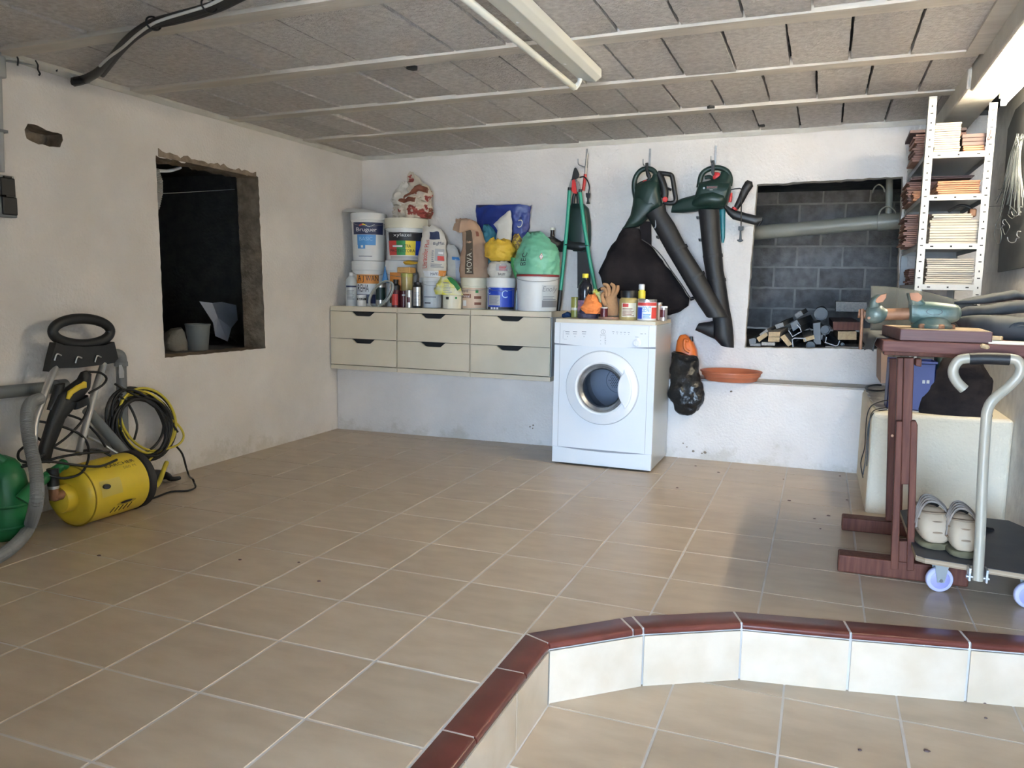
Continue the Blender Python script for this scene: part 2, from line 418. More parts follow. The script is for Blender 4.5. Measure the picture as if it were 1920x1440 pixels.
# ---------------------------------------------------------------- lettering: all strings turned into meshes in one batch
STR = ['Bruguer', 'BASIC', 'xylazel', 'XTRA', 'PROTECTORA', 'Ultracolor Plus', 'BigMat', 'MAPEI', 'MOVA', 'BEC', 'Enoly', 'naval', 'nisal', 'REHA', 'A J WAN',
       'SENT', 'BOSCH', 'KARCHER', '580 M', 'INDESIT', '!', 'C', 'cr', 'BAUM', 'i', '9', 'S']
TXT = {}
tmp = []
for st in STR:
    c = bpy.data.curves.new('lettering', 'FONT'); c.body = st; c.resolution_u = 3
    o = bpy.data.objects.new('lettering', c); COL.objects.link(o); tmp.append((st, o, c))
dg = bpy.context.evaluated_depsgraph_get()
for st, o, c in tmp:
    me = o.evaluated_get(dg).to_mesh()
    vs_ = [v.co.copy() for v in me.vertices]; fs_ = [list(p.vertices) for p in me.polygons]
    x0 = min(v.x for v in vs_); x1 = max(v.x for v in vs_); y0 = min(v.y for v in vs_); y1 = max(v.y for v in vs_)
    TXT[st] = ([((v.x - x0) / (x1 - x0) - 0.5, (v.y - y0) / (y1 - y0) - 0.5) for v in vs_], fs_)
for st, o, c in tmp:
    bpy.data.objects.remove(o); bpy.data.curves.remove(c)
def lettering(st, fn, mt, parent, name='lettering'):
    """fn maps (x, y) in -0.5..0.5 to a point of the surface"""
    vs, fs = TXT[st]; b = MB(); b.add([fn(x, y) for x, y in vs], fs, mt)
    return b.build(name, parent, smooth=0)
def flat(c, ux, uz, w, h):
    c = Vector(c); ux = Vector(ux).normalized(); uz = Vector(uz).normalized()
    return lambda x, y: c + ux * (x * w) + uz * (y * h)

# ================================================================ THE ROOM
XL, XR, YB, YF = -2.49, 1.65, 3.75, -4.3
ZC = lambda x: 2.005 + 0.0135 * (x + 2.49)                 # the ceiling rises a little to the right
def rough_loop(pts, step=0.03, amp=0.006, seed=0, side=None):
    out = []
    n = len(pts)
    for k in range(n):
        a = Vector(pts[k]); b = Vector(pts[(k + 1) % n]); d = b - a; q = max(1, int(d.length / step))
        nn = Vector((-d.y, d.x)).normalized()
        am = amp if side is None else side[k]
        for j in range(q):
            p = a + d * (j / q)
            out.append(p + nn * (noise.noise(Vector((p.x * 23 + seed, p.y * 23, seed))) + 0.6 * noise.noise(Vector((p.x * 70, p.y * 70, seed)))) * am if j else p)
    return out
def wall_with_holes(name, outer, holes, axis, face, back, mt, mt_j, depth_jit=0.006):
    """sheet wall at `face`; every hole gets jambs reaching to `back`"""
    loops = [[Vector((p[0], p[1], 0)) for p in outer]] + [[Vector((p[0], p[1], 0)) for p in h] for h in holes]
    P = (lambda p, h: (h, p[0], p[1])) if axis == 'x' else (lambda p, h: (p[0], h, p[1]))
    flatp = [p for l in loops for p in l]
    tri = geometry.tessellate_polygon(loops)
    b = MB(); b.add([P(p, face) for p in flatp], [tuple(t) for t in tri], mt)
    o = struct(b.build(name, smooth=0))
    for h in holes:
        j = MB(); n = len(h); c = sum((Vector((p[0], p[1])) for p in h), Vector((0, 0))) / n
        rings = []
        for t in (0.0, 0.25, 0.5, 0.75, 1.0):
            ring = []
            for p in h:
                q = Vector((p[0], p[1])); dv = (q - c).normalized()
                q = q + dv * (noise.noise(Vector((p[0] * 30, p[1] * 30, t * 9))) * depth_jit * (1 if t else 0))
                ring.append(P(q, face + (back - face) * t))
            rings.append(ring)
        j.rings(rings, mt_j, cap0=False, cap1=False)
        j.build('jamb', o, smooth=60)
    return o

# --- left wall, with the broken-out opening and the slot
p = [AX(*q, XL) for q in ((292, 291), (484, 332), (498, 653), (309, 671))]
open_l = rough_loop([(p[0].y, p[0].z), (p[3].y, p[3].z), (p[2].y, p[2].z), (p[1].y, p[1].z)], 0.025, seed=3, side=[0.004, 0.004, 0.008, 0.016])
slot = []
for q in ((46, 243), (52, 232), (72, 236), (80, 240), (100, 248), (116, 252), (118, 263), (113, 276), (92, 275), (66, 268), (50, 260)):
    s_ = AX(*q, XL); slot.append((s_.y, s_.z))
slot = rough_loop(slot, 0.015, 0.006, seed=9)
wl = wall_with_holes('wall_left', [(YF, -0.2), (YB + 0.02, -0.2), (YB + 0.02, 2.03), (YF, 2.03)], [open_l, slot], 'x', XL, XL - 0.165, M['plaster'], M['raw'])
# skim of mortar left standing proud round the opening
b = MB()
hl = [(q.y, q.z) for q in p]
up_, dn_ = [], []
for k in range(31):
    t = 0.02 + 0.95 * k / 30
    yy_ = hl[0][0] + (hl[3][0] - hl[0][0]) * t if False else hl[0][0] + (hl[1][0] - hl[0][0]) * t
    zz_ = hl[0][1] + (hl[1][1] - hl[0][1]) * t
    up_.append((yy_, zz_ + 0.006 + max(0, 0.016 + 0.024 * noise.noise(Vector((t * 17, 1, 4))) + 0.014 * noise.noise(Vector((t * 55, 5, 1)))))); dn_.append((yy_, zz_ - 0.004))
b.prism(up_ + dn_[::-1], M['raw'], 'x', XL - 0.002, XL + 0.006)
b.build('mortar_skim', wl, smooth=0)
b = MB()
bk = [AX(*q, XL - 0.12) for q in ((60, 265), (100, 262))]
b.box((XL - 0.16, 0.95, 1.60), (XL - 0.10, 1.28, 1.78), M['raw']); b.build('slot_back', wl, smooth=0)

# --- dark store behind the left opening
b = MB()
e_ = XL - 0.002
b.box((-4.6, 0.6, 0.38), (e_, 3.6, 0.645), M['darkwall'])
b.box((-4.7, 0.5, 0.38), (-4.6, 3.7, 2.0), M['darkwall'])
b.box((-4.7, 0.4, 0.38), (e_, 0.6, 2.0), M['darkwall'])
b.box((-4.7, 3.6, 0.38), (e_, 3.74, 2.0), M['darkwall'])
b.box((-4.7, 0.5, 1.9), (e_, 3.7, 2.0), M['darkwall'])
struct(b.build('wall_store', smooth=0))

# --- back wall upper part with the opening to the crawl space
p = [AY(*q, YB) for q in ((1419, 346), (1693, 331), (1680, 655), (1396, 652))]
open_r = rough_loop([(p[3].x, p[3].z), (p[2].x, p[2].z), (p[1].x, p[1].z), (p[0].x, p[0].z)], 0.03, seed=5, side=[0.003, 0.009, 0.009, 0.005])
wb = wall_with_holes('wall_back', [(XL - 0.02, 0.0), (XR + 0.02, 0.0), (XR + 0.02, 2.07), (XL - 0.02, 2.07)], [open_r], 'y', YB, YB + 0.10, M['plaster'], M['plaster_r'])
# thick lower course with its ledge, and the low bench block in the corner
b = MB()
b.prism([(XL, 3.385), (-0.815, 3.47), (-0.815, YB), (XL, YB)], M['plaster'], 'z', -0.02, 0.452)
b.prism([(-0.815, 3.47), (1.06, 3.495), (1.06, YB), (-0.815, YB)], M['plaster'], 'z', -0.02, 0.500)
b.build('lower_course', wb, smooth=0, bevel=0.012, seg=3)
b = MB()
M['bench_warm_lit'] = mat('warm_lit_plaster', (0.72, 0.64, 0.49), 0.9, col2=(0.78, 0.70, 0.56), nscale=3, bump=0.5, bscale=70, coords='World', spec=0.2)  # warm light on the bench is put into this creamier plaster colour
b.prism([(1.052, 2.60), (XR, 2.63), (XR, YB), (1.047, YB)], M['bench_warm_lit'], 'z', -0.02, 0.497)
b.build('corner_bench', wb, smooth=0, bevel=0.022, seg=4)
b = MB()                                                  # raw mortar skim on the ledges
b.prism(rough_loop([(-0.05, 3.512), (1.062, 3.517), (1.075, 2.68), (1.28, 2.68), (1.28, YB), (-0.05, YB)], 0.05, 0.012, seed=2), mat('ledge_mortar', (0.48, 0.46, 0.43), 0.95, col2=(0.60, 0.58, 0.54), nscale=14, bump=0.8, bscale=40, coords='World'), 'z', 0.499, 0.5045)
b.build('ledge_skim', wb, smooth=0)

# --- crawl space behind: floor, side walls, lid and the wall of hollow blocks
YK = 6.6
b = MB()
e_ = YB + 0.002
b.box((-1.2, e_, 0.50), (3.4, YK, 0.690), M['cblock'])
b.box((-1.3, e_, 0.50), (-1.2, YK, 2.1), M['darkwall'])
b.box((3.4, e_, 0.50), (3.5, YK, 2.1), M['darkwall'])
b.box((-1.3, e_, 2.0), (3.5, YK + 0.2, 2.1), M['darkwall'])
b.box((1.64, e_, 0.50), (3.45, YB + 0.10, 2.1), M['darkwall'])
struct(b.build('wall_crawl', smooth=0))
b = MB(); b.box((-1.3, YK + 0.012, 0.55), (3.5, YK + 0.2, 2.5), M['mortar']); wk = struct(b.build('wall_far', smooth=0))
bw, bh = 0.405, 0.198
ms = []
for k in range(5):
    b = MB(); v0 = Vector((0, 0, 0))
    ring0 = rough_loop([(0.006, 0.006), (bw - 0.012, 0.006), (bw - 0.012, bh - 0.012), (0.006, bh - 0.012)], 0.06, 0.007, seed=k * 3.1)
    b.prism(ring0, M['cblock'], 'y', 0.0, 0.02)
    o = b.build('block', wk, smooth=0)
    ms.append(o)
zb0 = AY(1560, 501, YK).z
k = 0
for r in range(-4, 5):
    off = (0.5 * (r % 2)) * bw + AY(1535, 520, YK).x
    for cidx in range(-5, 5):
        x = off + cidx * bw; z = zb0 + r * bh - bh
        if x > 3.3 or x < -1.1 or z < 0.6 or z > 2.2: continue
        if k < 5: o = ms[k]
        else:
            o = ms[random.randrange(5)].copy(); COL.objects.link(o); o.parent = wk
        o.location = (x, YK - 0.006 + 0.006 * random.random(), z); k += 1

# --- right wall and front wall with the garage doorway
b = MB(); b.box((XR, YF, -0.25), (XR + 0.12, YB, 2.10), M['plaster_r']); struct(b.build('wall_right', smooth=0))
b = MB()
y0, y1 = YF - 0.12, YF
b.box((XL - 0.12, y0, -0.25), (DOOR['x0'], y1, 2.1), M['plaster'])
b.box((DOOR['x1'], y0, -0.25), (XR + 0.12, y1, 2.1), M['plaster'])
b.box((DOOR['x0'], y0, DOOR['z1']), (DOOR['x1'], y1, 2.1), M['plaster'])
b.box((-0.14, YF, -0.25), (0.0, -1.75, 2.1), M['plaster'])            # unseen partition, added to keep the doorway's daylight off the left side
struct(b.build('wall_front', smooth=0))
b = MB(); b.box((-14, -24, -0.30), (16, YF - 0.12, -0.20), M['concrete']); struct(b.build('ground', smooth=0))

# --- ceiling: slab, beams, hollow blocks
b = MB(); b.prism([(XL - 0.15, 2.06), (XR + 0.15, 2.10), (XR + 0.15, 2.2), (XL - 0.15, 2.2)], M['dark'], 'y', YF - 0.12, YB + 0.1)
ce = struct(b.build('ceiling', smooth=0))
BY = [0.92 + 0.705 * k for k in range(-9, 4)]
BYs = BY + [BY[-1] + 0.705]
for y in BY:
    if y - 0.05 < YF: continue
    b = MB()
    wob = [(-0.045 + 0.004 * random.random()), (0.045 + 0.004 * random.random())]
    n = 26; top = []; rings = []
    for k in range(n + 1):
        x = XL - 0.01 + (1.34 - XL + 0.01) * k / n
        j0 = 0.003 * noise.noise(Vector((x * 6, y * 9, 0))); j1 = 0.003 * noise.noise(Vector((x * 6, y * 9, 5)))
        rings.append([(x, y + wob[0] + j0, ZC(x) + 0.09), (x, y + wob[0] + j0, ZC(x) - 0.006), (x, y + wob[1] + j1, ZC(x) - 0.006), (x, y + wob[1] + j1, ZC(x) + 0.09)])
    b.rings(rings, M['beam']); b.build('beam', ce, smooth=0)
bm_variants = []
PW = 0.232
for k in range(6):
    b = MB(); L_ = 0.705 - 0.094
    ring = rough_loop([(0.0055, -L_ / 2), (PW - 0.0055, -L_ / 2), (PW - 0.0055, L_ / 2), (0.0055, L_ / 2)], 0.04, 0.0026, seed=k * 2.3)
    b.prism(ring, M['block'], 'z', 0.0, 0.05)
    bm_variants.append(b.build('block', ce, smooth=0))
k = 0
tilt = math.atan(0.0135)
for r in range(len(BY)):
    yc = BYs[r] + 0.3525
    if yc - 0.3 < YF: continue
    if yc > YB: continue
    ph = random.random() * PW
    x = XL - ph
    while x < 1.34:
        if k < 6: o = bm_variants[k]
        else:
            o = bm_variants[random.randrange(6)].copy(); COL.objects.link(o); o.parent = ce
        o.location = (x, yc + random.uniform(-.002, .002), ZC(x) + 0.002 + random.uniform(0, 0.009))
        o.rotation_euler = (random.uniform(-.006, .006), -tilt + random.uniform(-.015, .015), random.uniform(-.006, .006))
        if r == len(BY) - 1: o.scale = (1, (YB - BYs[r] - 0.05) / (0.705 - 0.094), 1); o.location.y = (BYs[r] + 0.047 + YB) / 2
        if x + PW > 1.35: o.scale.x = max(0.1, (1.35 - x) / PW)
        k += 1; x += PW
for k, o in enumerate(bm_variants): o.name = 'block'
# pale flush strip and the deep lintel along the right side
b = MB(); b.box((1.285, YF, 2.046), (1.355, 2.33, 2.10), M['beam']); b.build('edge_strip', ce, smooth=0)
b = MB()
b.box((1.355, YF, 1.962), (1.50, 2.62, 2.12), M['lintel'])
b.box((1.340, 2.62, 1.972), (1.492, YB, 2.12), M['lintel'])
struct(b.build('trim_1', smooth=0, bevel=0.008))
# mortar cove where the ceiling meets the left and back walls
b = MB()
n = 60
for (A, B_, dv) in (((XL, YF, 0), (XL, YB, 0), (1, 0)), ((XL, YB, 0), (1.34, YB, 0), (0, -1))):
    rings = []
    for k in range(n + 1):
        t = k / n; x = A[0] + (B_[0] - A[0]) * t; y = A[1] + (B_[1] - A[1]) * t; z = ZC(x)
        w = 0.020 + 0.010 * noise.noise(Vector((t * 30, dv[0], 2))); h = 0.022 + 0.008 * noise.noise(Vector((t * 24, dv[1], 7)))
        rings.append([(x - dv[0] * .01, y - dv[1] * .01, z + 0.02), (x - dv[0] * .01, y - dv[1] * .01, z - h), (x + dv[0] * 0.006, y + dv[1] * 0.006, z - h), (x + dv[0] * w, y + dv[1] * w, z - 0.003), (x + dv[0] * w, y + dv[1] * w, z + 0.02)])
    b.rings(rings, M['lintel'])
struct(b.build('trim_2', smooth=0))

# --- floor: grout bed, tiles cut at the step and at the walls
T = 0.33
G = 0.0032
pit = [(0.006, YF - 0.2), (0.006, 0.663), (0.281, 0.923), (0.584, 1.097), (0.925, 1.163), (1.267, 1.232), (XR + 0.1, 1.318)]     # outer edge of the coping, floor side
def clip(poly, a, b, keep):                               # half plane left (+1) or right (-1) of a->b
    a = Vector(a); b = Vector(b); d = b - a; out = []
    sd = lambda q: keep * (d.x * (q[1] - a.y) - d.y * (q[0] - a.x))
    for k in range(len(poly)):
        p, q = poly[k], poly[(k + 1) % len(poly)]; sp, sq = sd(p), sd(q)
        if sp >= 0: out.append(p)
        if sp * sq < 0:
            t = sp / (sp - sq); out.append((p[0] + (q[0] - p[0]) * t, p[1] + (q[1] - p[1]) * t))
    return out
def area(poly):
    return 0.5 * abs(sum(poly[k][0] * poly[(k + 1) % len(poly)][1] - poly[(k + 1) % len(poly)][0] * poly[k][1] for k in range(len(poly)))) if len(poly) > 2 else 0
def outside_pit(poly):
    pieces = []
    rest = poly
    for k in range(len(pit) - 1):
        a, b_ = pit[k], pit[k + 1]
        d = (Vector(b_) - Vector(a)).normalized(); nrm = Vector((-d.y, d.x)) * 0.004
        a = (a[0] + nrm.x, a[1] + nrm.y); b_ = (b_[0] + nrm.x, b_[1] + nrm.y)
        o_ = clip(rest, a, b_, 1)
        if area(o_) > 2e-5: pieces.append(o_)
        rest = clip(rest, a, b_, -1)
        if area(rest) < 1e-6: break
    return pieces
fb = MB()
fb.prism([(XL - 0.1, YF), (0.03, YF), (0.03, 0.64), (0.29, 0.90), (0.59, 1.075), (0.93, 1.14), (XR + 0.1, 1.28), (XR + 0.1, YB), (XL - 0.1, YB)], M['grout'], 'z', -0.10, -0.0018)
floor = struct(fb.build('floor', smooth=0))
def tile_mesh(name, mt, parent, sx, sy, th):
    b = MB(); x = sx / 2; y = sy / 2; c = 0.0022
    rings = [[(-x, -y, -th), (x, -y, -th), (x, y, -th), (-x, y, -th)], [(-x, -y, -c), (x, -y, -c), (x, y, -c), (-x, y, -c)], [(-x + c, -y + c, 0), (x - c, -y + c, 0), (x - c, y - c, 0), (-x + c, y - c, 0)]]
    b.rings(rings, mt, cap0=False)
    return b.build(name, parent, smooth=0)
whole = None
for i in range(-9, 6):
    for j in range(-17, 12):
        x0, y0 = i * T, j * T
        poly = [(x0 + G, y0 + G), (x0 + T - G, y0 + G), (x0 + T - G, y0 + T - G), (x0 + G, y0 + T - G)]
        full = outside_pit(poly)
        ok = len(full) == 1 and area(full[0]) > area(poly) * 0.9999 and x0 > XL and x0 + T < XR and y0 > YF and y0 + T < 3.49
        if ok:
            if whole is None: whole = o = tile_mesh('tile', M['tile'], floor, T - 2 * G, T - 2 * G, 0.008)
            else: o = whole.copy(); COL.objects.link(o); o.parent = floor
            o.location = (x0 + T / 2, y0 + T / 2, random.uniform(-.0004, .0004))
            o.rotation_euler = (random.uniform(-.0015, .0015), random.uniform(-.0015, .0015), 0)
        else:
            pcs = []
            for q in full:
                q = clip(q, (XL, 0), (XL, 1), -1); q = clip(q, (XR, 0), (XR, 1), 1) if area(q) else q
                q = clip(q, (0, 3.50), (1, 3.50), -1) if area(q) else q
                q = clip(q, (0, YF), (1, YF), 1) if area(q) else q
                if area(q) > 3e-4: pcs.append(q)
            if pcs:
                b = MB(); c = Vector((x0 + T / 2, y0 + T / 2, 0))
                for q in pcs: b.prism(q, M['tile'], 'z', -0.008, 0.0)
                o = b.build('tile', floor, smooth=0)
# lower floor, in front of the step
ZL = -0.187
fb = MB(); fb.box((0.0, YF - 0.12, ZL - 0.1), (XR + 0.1, 1.30, ZL - 0.0018), M['grout'])
floor2 = struct(fb.build('floor', smooth=0))
ox, oy = 0.097, -0.046
low = None
inner = [(0.095, YF - 1), (0.095, 0.64), (0.335, 0.855), (0.62, 1.02), (0.945, 1.082), (1.285, 1.152), (XR + .1, 1.225)]
for i in range(-1, 6):
    for j in range(-17, 4):
        x0, y0 = ox + i * T, oy + j * T
        poly = [(x0 + G, y0 + G), (x0 + T - G, y0 + G), (x0 + T - G, y0 + T - G), (x0 + G, y0 + T - G)]
        q = poly
        for k in range(len(inner) - 1):
            q = clip(q, inner[k], inner[k + 1], -1)
            if area(q) < 3e-4: break
        if area(q) >= 3e-4: q = clip(q, (XR, 0), (XR, 1), 1)
        if area(q) >= 3e-4: q = clip(q, (0, YF - 0.1), (1, YF - 0.1), 1)
        if area(q) < 3e-4: continue
        if area(q) > area(poly) * 0.9999:
            if low is None: low = o = tile_mesh('tile', M['tile'], floor2, T - 2 * G, T - 2 * G, 0.008)
            else: o = low.copy(); COL.objects.link(o); o.parent = floor2
            o.location = (x0 + T / 2, y0 + T / 2, ZL + random.uniform(-.0004, .0004))
        else:
            b = MB(); b.prism(q, M['tile'], 'z', ZL - 0.008, ZL); b.build('tile', floor2, smooth=0)
# the step: grout core, riser tiles, dark red coping tiles with a rounded nose
path_o = [(0.006, -4.2), (0.006, 0.663), (0.281, 0.923), (0.584, 1.097), (0.925, 1.163), (1.267, 1.232), (1.62, 1.305)]
path_i = [(0.091, -4.2), (0.091, 0.628), (0.333, 0.846), (0.617, 1.012), (0.943, 1.072), (1.283, 1.145), (1.62, 1.217)]
b = MB()
b.prism(path_o + [(q[0] - 0.004, q[1] + 0.004) for q in reversed(path_i)], M['grout'], 'z', -0.19, 0.0028)
step = struct(b.build('trim_3', smooth=0))
def along(a, b_, t): return Vector((a[0] + (b_[0] - a[0]) * t, a[1] + (b_[1] - a[1]) * t))
def coping(o0, o1, i0, i1):
    """one coping tile between two cross cuts, with a rounded nose on the low side"""
    b = MB(); rings = []
    for o_, i_ in ((o0, i0), (o1, i1)):
        o_ = Vector(o_); i_ = Vector(i_); d = (i_ - o_); L_ = d.length; d = d / L_
        prof = [(0, -0.006), (0, 0.002), (0.002, 0.004), (L_ - 0.006, 0.004), (L_ + 0.001, 0.002), (L_ + 0.005, -0.003), (L_ + 0.005, -0.012), (L_ + 0.001, -0.016), (L_ - 0.010, -0.016)]
        rings.append([(o_.x + d.x * a, o_.y + d.y * a, z) for a, z in prof])
    b.rings(rings, M['coping']); return b.build('coping_tile', step, smooth=50)
g = 0.004
cuts = [0.663, 0.424, 0.083, -0.247, -0.577, -0.907, -1.237, -1.567, -1.897, -2.227, -2.557, -2.887, -3.217, -3.547, -3.877, -4.15]
for k in range(len(cuts) - 1):
    ya, yb = cuts[k] - (0.0 if k == 0 else g), cuts[k + 1] + g
    if k == 0: coping((0.006, 0.657), (0.006, yb), (0.091, 0.623), (0.091, yb - 0.0))
    else: coping((0.006, ya), (0.006, yb), (0.091, ya), (0.091, yb))
for k in range(1, 6):
    oa, ob, ia, ib = path_o[k], path_o[k + 1], path_i[k], path_i[k + 1]
    segs = [(0.013, 0.875), (0.90, 0.985)] if k == 1 else [(0.012, 0.988)]
    for t0, t1 in segs:
        coping(along(oa, ob, t0), along(oa, ob, t1), along(ia, ib, t0), along(ia, ib, t1))
def riser(a, b_, t0, t1):
    a = Vector(a); b_ = Vector(b_); p0 = a + (b_ - a) * t0; p1 = a + (b_ - a) * t1; d = (b_ - a).normalized(); nrm = Vector((d.y, -d.x))
    q = MB(); q.prism([p0[:], p1[:], (p1 + nrm * 0.005)[:], (p0 + nrm * 0.005)[:]], M['riser'], 'z', ZL - 0.002, -0.021); q.build('riser_tile', step, smooth=0)
for k in range(1, 6): riser(path_i[k], path_i[k + 1], 0.012, 0.988)
yy = [0.620, 0.350, 0.020, -0.31, -0.64, -0.97, -1.30, -1.63, -1.96, -2.29, -2.62, -2.95, -3.28, -3.61, -3.9, -4.2]
for k in range(len(yy) - 1): riser((0.091, yy[k + 1] + 0.003), (0.091, yy[k] - 0.003), 0, 1)

# ================================================================ ROUND AND SACK-LIKE BODIES
class Body:
    """stack of elliptic sections (z, cx, cy, rx, ry) with optional crumple"""
    def __init__(s, secs, noi=0.0, nsc=14.0, seed=0, smooth=False):
        s.S = secs; s.noi = noi; s.nsc = nsc; s.seed = seed; s.sm = smooth
        z0, cx, cy, rx, ry = secs[len(secs) // 2]
        s.ac = math.atan2(CAM.x - cx, cy - CAM.y)
    def sec(s, h):
        z = s.S[0][0] + (s.S[-1][0] - s.S[0][0]) * h
        for k in range(len(s.S) - 1):
            a, b = s.S[k], s.S[k + 1]
            if z <= b[0] + 1e-9 or k == len(s.S) - 2:
                t = (z - a[0]) / max(1e-6, b[0] - a[0]); t = min(1, max(0, t))
                if s.sm: t = t * t * (3 - 2 * t) * 0.5 + t * 0.5
                return (z,) + tuple(a[i] * (1 - t) + b[i] * t for i in range(1, 5))
    def pt(s, a, h, off=0.0):
        z, cx, cy, rx, ry = s.sec(h)
        d = Vector((math.sin(a), -math.cos(a), 0))
        p = Vector((cx + d.x * rx, cy + d.y * ry, z))
        if s.noi:
            q = p * s.nsc + Vector((s.seed * 3.7, s.seed, 0))
            k = noise.noise(q) + 0.55 * noise.noise(q * 2.3) + 0.7 * (abs(noise.noise(q * 2.9 + Vector((1, 7, 2)))) - 0.25) + 0.45 * (abs(noise.noise(q * 5.5)) - 0.25) + 0.5 * (0.5 - abs(noise.noise(q * 1.4 + Vector((9, 9, 9))))) * 2
            if h > 0.78: p.z += (h - 0.78) / 0.22 * s.noi * 2.2 * noise.noise(Vector((math.cos(a) * 2.2 + s.seed, math.sin(a) * 2.2, h * 2)))
            p += d * (k * s.noi); p.z += noise.noise(q * 1.1 + Vector((4, 4, 4))) * s.noi * (0.7 if 0.02 < h else 0)
        return p + d * off
    def mesh(s, b, mt, n=36, m=18, exact=False):
        if s.noi: n, m = int(n * 1.7), int(m * 1.8)
        hs = [(q[0] - s.S[0][0]) / (s.S[-1][0] - s.S[0][0]) for q in s.S] if exact else [k / m for k in range(m + 1)]
        b.rings([[s.pt(2 * PI * j / n, h) for j in range(n)] for h in hs], mt)
    def on(s, t, h, off): return s.pt(s.ac + math.asin(max(-0.999, min(0.999, t))), h, off)
    def patch(s, b, t0, t1, h0, h1, mt, off=0.0012, n=12, m=8):
        b.rings([[s.on(t0 + (t1 - t0) * j / n, h0 + (h1 - h0) * k / m, off) for j in range(n + 1)] for k in range(m + 1)], mt, close=False)
    def text(s, st, t0, t1, h0, h1, mt, parent, rot=False, off=0.0022):
        if rot: f = lambda x, y: s.on((t0 + t1) / 2 - y * (t1 - t0), (h0 + h1) / 2 + x * (h1 - h0), off)
        else: f = lambda x, y: s.on((t0 + t1) / 2 + x * (t1 - t0), (h0 + h1) / 2 + y * (h1 - h0), off)
        return lettering(st, f, mt, parent)
def pxw(u0, u1, v, y):
    """centre and radius of a round thing seen between columns u0 and u1 at depth y"""
    a, b = AY(u0, v, y), AY(u1, v, y); cx = (a.x + b.x) / 2
    return cx, (b.x - a.x) / 2 * math.cos(math.atan2(cx - CAM.x, y - CAM.y)), (a.z + b.z) / 2
def turned(u0, u1, vt, zb, y, prof, vb=None):
    """prof: (radius fraction, height fraction)"""
    cx, r, zt = pxw(u0, u1, vt, y)
    return Body([(zb + (zt - zb) * h, cx, y, r * f, r * f) for f, h in prof])
def sackpx(rows, zb, y, depth=0.8, noi=0.006, nsc=16, seed=0):
    """rows bottom to top: (v, u0, u1[, dy]); the lowest sits at zb"""
    S = []
    for k, q in enumerate(rows):
        v, u0, u1 = q[:3]; dy = q[3] if len(q) > 3 else 0
        cx, r, z = pxw(u0, u1, v, y + dy)
        th = math.atan2(cx - CAM.x, y + dy - CAM.y); r = r / math.sqrt(math.cos(th) ** 2 + (depth * math.sin(th)) ** 2)   # a flat sack seen at an angle
        S.append((zb if k == 0 else z, cx, y + dy, r, r * depth if len(q) < 5 else q[4]))
    top = S[-1]
    for k in range(1, len(S)):
        if S[k][0] <= S[k - 1][0]: S[k] = (S[k - 1][0] + 0.004,) + S[k][1:]
    return Body(S, noi, nsc, seed, True)

def pail(label, u0, u1, vt, zb, y, body, lid, lid_f=0.16, taper=0.88, group=None, bail=True, cat='bucket', name='paint_bucket'):
    cx, r, zt = pxw(u0, u1, vt, y); H = zt - zb
    r *= 0.985
    B = Body([(zb, cx, y, r * taper, r * taper), (zb + H * (1 - lid_f), cx, y, r * 0.95, r * 0.95), (zt, cx, y, r * 0.955, r * 0.955)])
    root = thing(name, label, cat, (cx, y, zb), group)
    b = MB(); b.lathe((cx, y, zb), [(r * (taper - .04), 0), (r * taper, 0.004), (r * 0.95, H * (1 - lid_f))], body, 36)
    b.lathe((cx, y, zb), [(r * 0.945, H * (1 - lid_f) - 0.008), (r * 0.965, H * (1 - lid_f) - 0.007), (r * 0.965, H * (1 - lid_f) - 0.002), (r * 0.945, H * (1 - lid_f) - 0.001)], body, 36)
    b.build('pail', root, smooth=30)
    b = MB(); b.lathe((cx, y, zb), [(r * 0.95, H * (1 - lid_f)), (r, H * (1 - lid_f) + .001), (r, H - 0.006), (r * 0.985, H - 0.001), (r * 0.93, H), (r * 0.90, H - 0.006), (0.001, H - 0.006)], lid, 36)
    b.build('lid', root, smooth=30)
    if bail:
        b = MB(); z = zb + H * (1 - lid_f) - 0.004; pts = []
        for k in range(13):
            a = B.ac - PI / 2 + PI * k / 12
            pts.append((cx + math.sin(a) * r * 1.0, y - math.cos(a) * r * 1.0, z - math.sin(PI * k / 12) * H * 0.12))
        b.tube(pts, 0.0013, M['steel'], 5, sub=2); b.build('handle', root)
    return root, B
def lab(root, B, items):
    """items: (t0,t1,h0,h1,material key) patches, joined pieces of print on one label part"""
    for k, (t0, t1, h0, h1, mk) in enumerate(items):
        b = MB(); B.patch(b, t0, t1, h0, h1, M[mk], off=0.0010 + 0.0004 * k); o = b.build('label', root, smooth=60)
    return o
def lines(B, root, t0, t1, h0, h1, n, mk='greytext', off=0.0024):
    b = MB(); dh = (h1 - h0) / n
    for k in range(n):
        te = t1 - (t1 - t0) * (0.3 * ((k * 37) % 10) / 10)
        B.patch(b, t0, te, h0 + dh * k, h0 + dh * (k + 0.45), M[mk], off, n=6, m=1)
    b.build('small_print', root, smooth=0, kind='stuff')

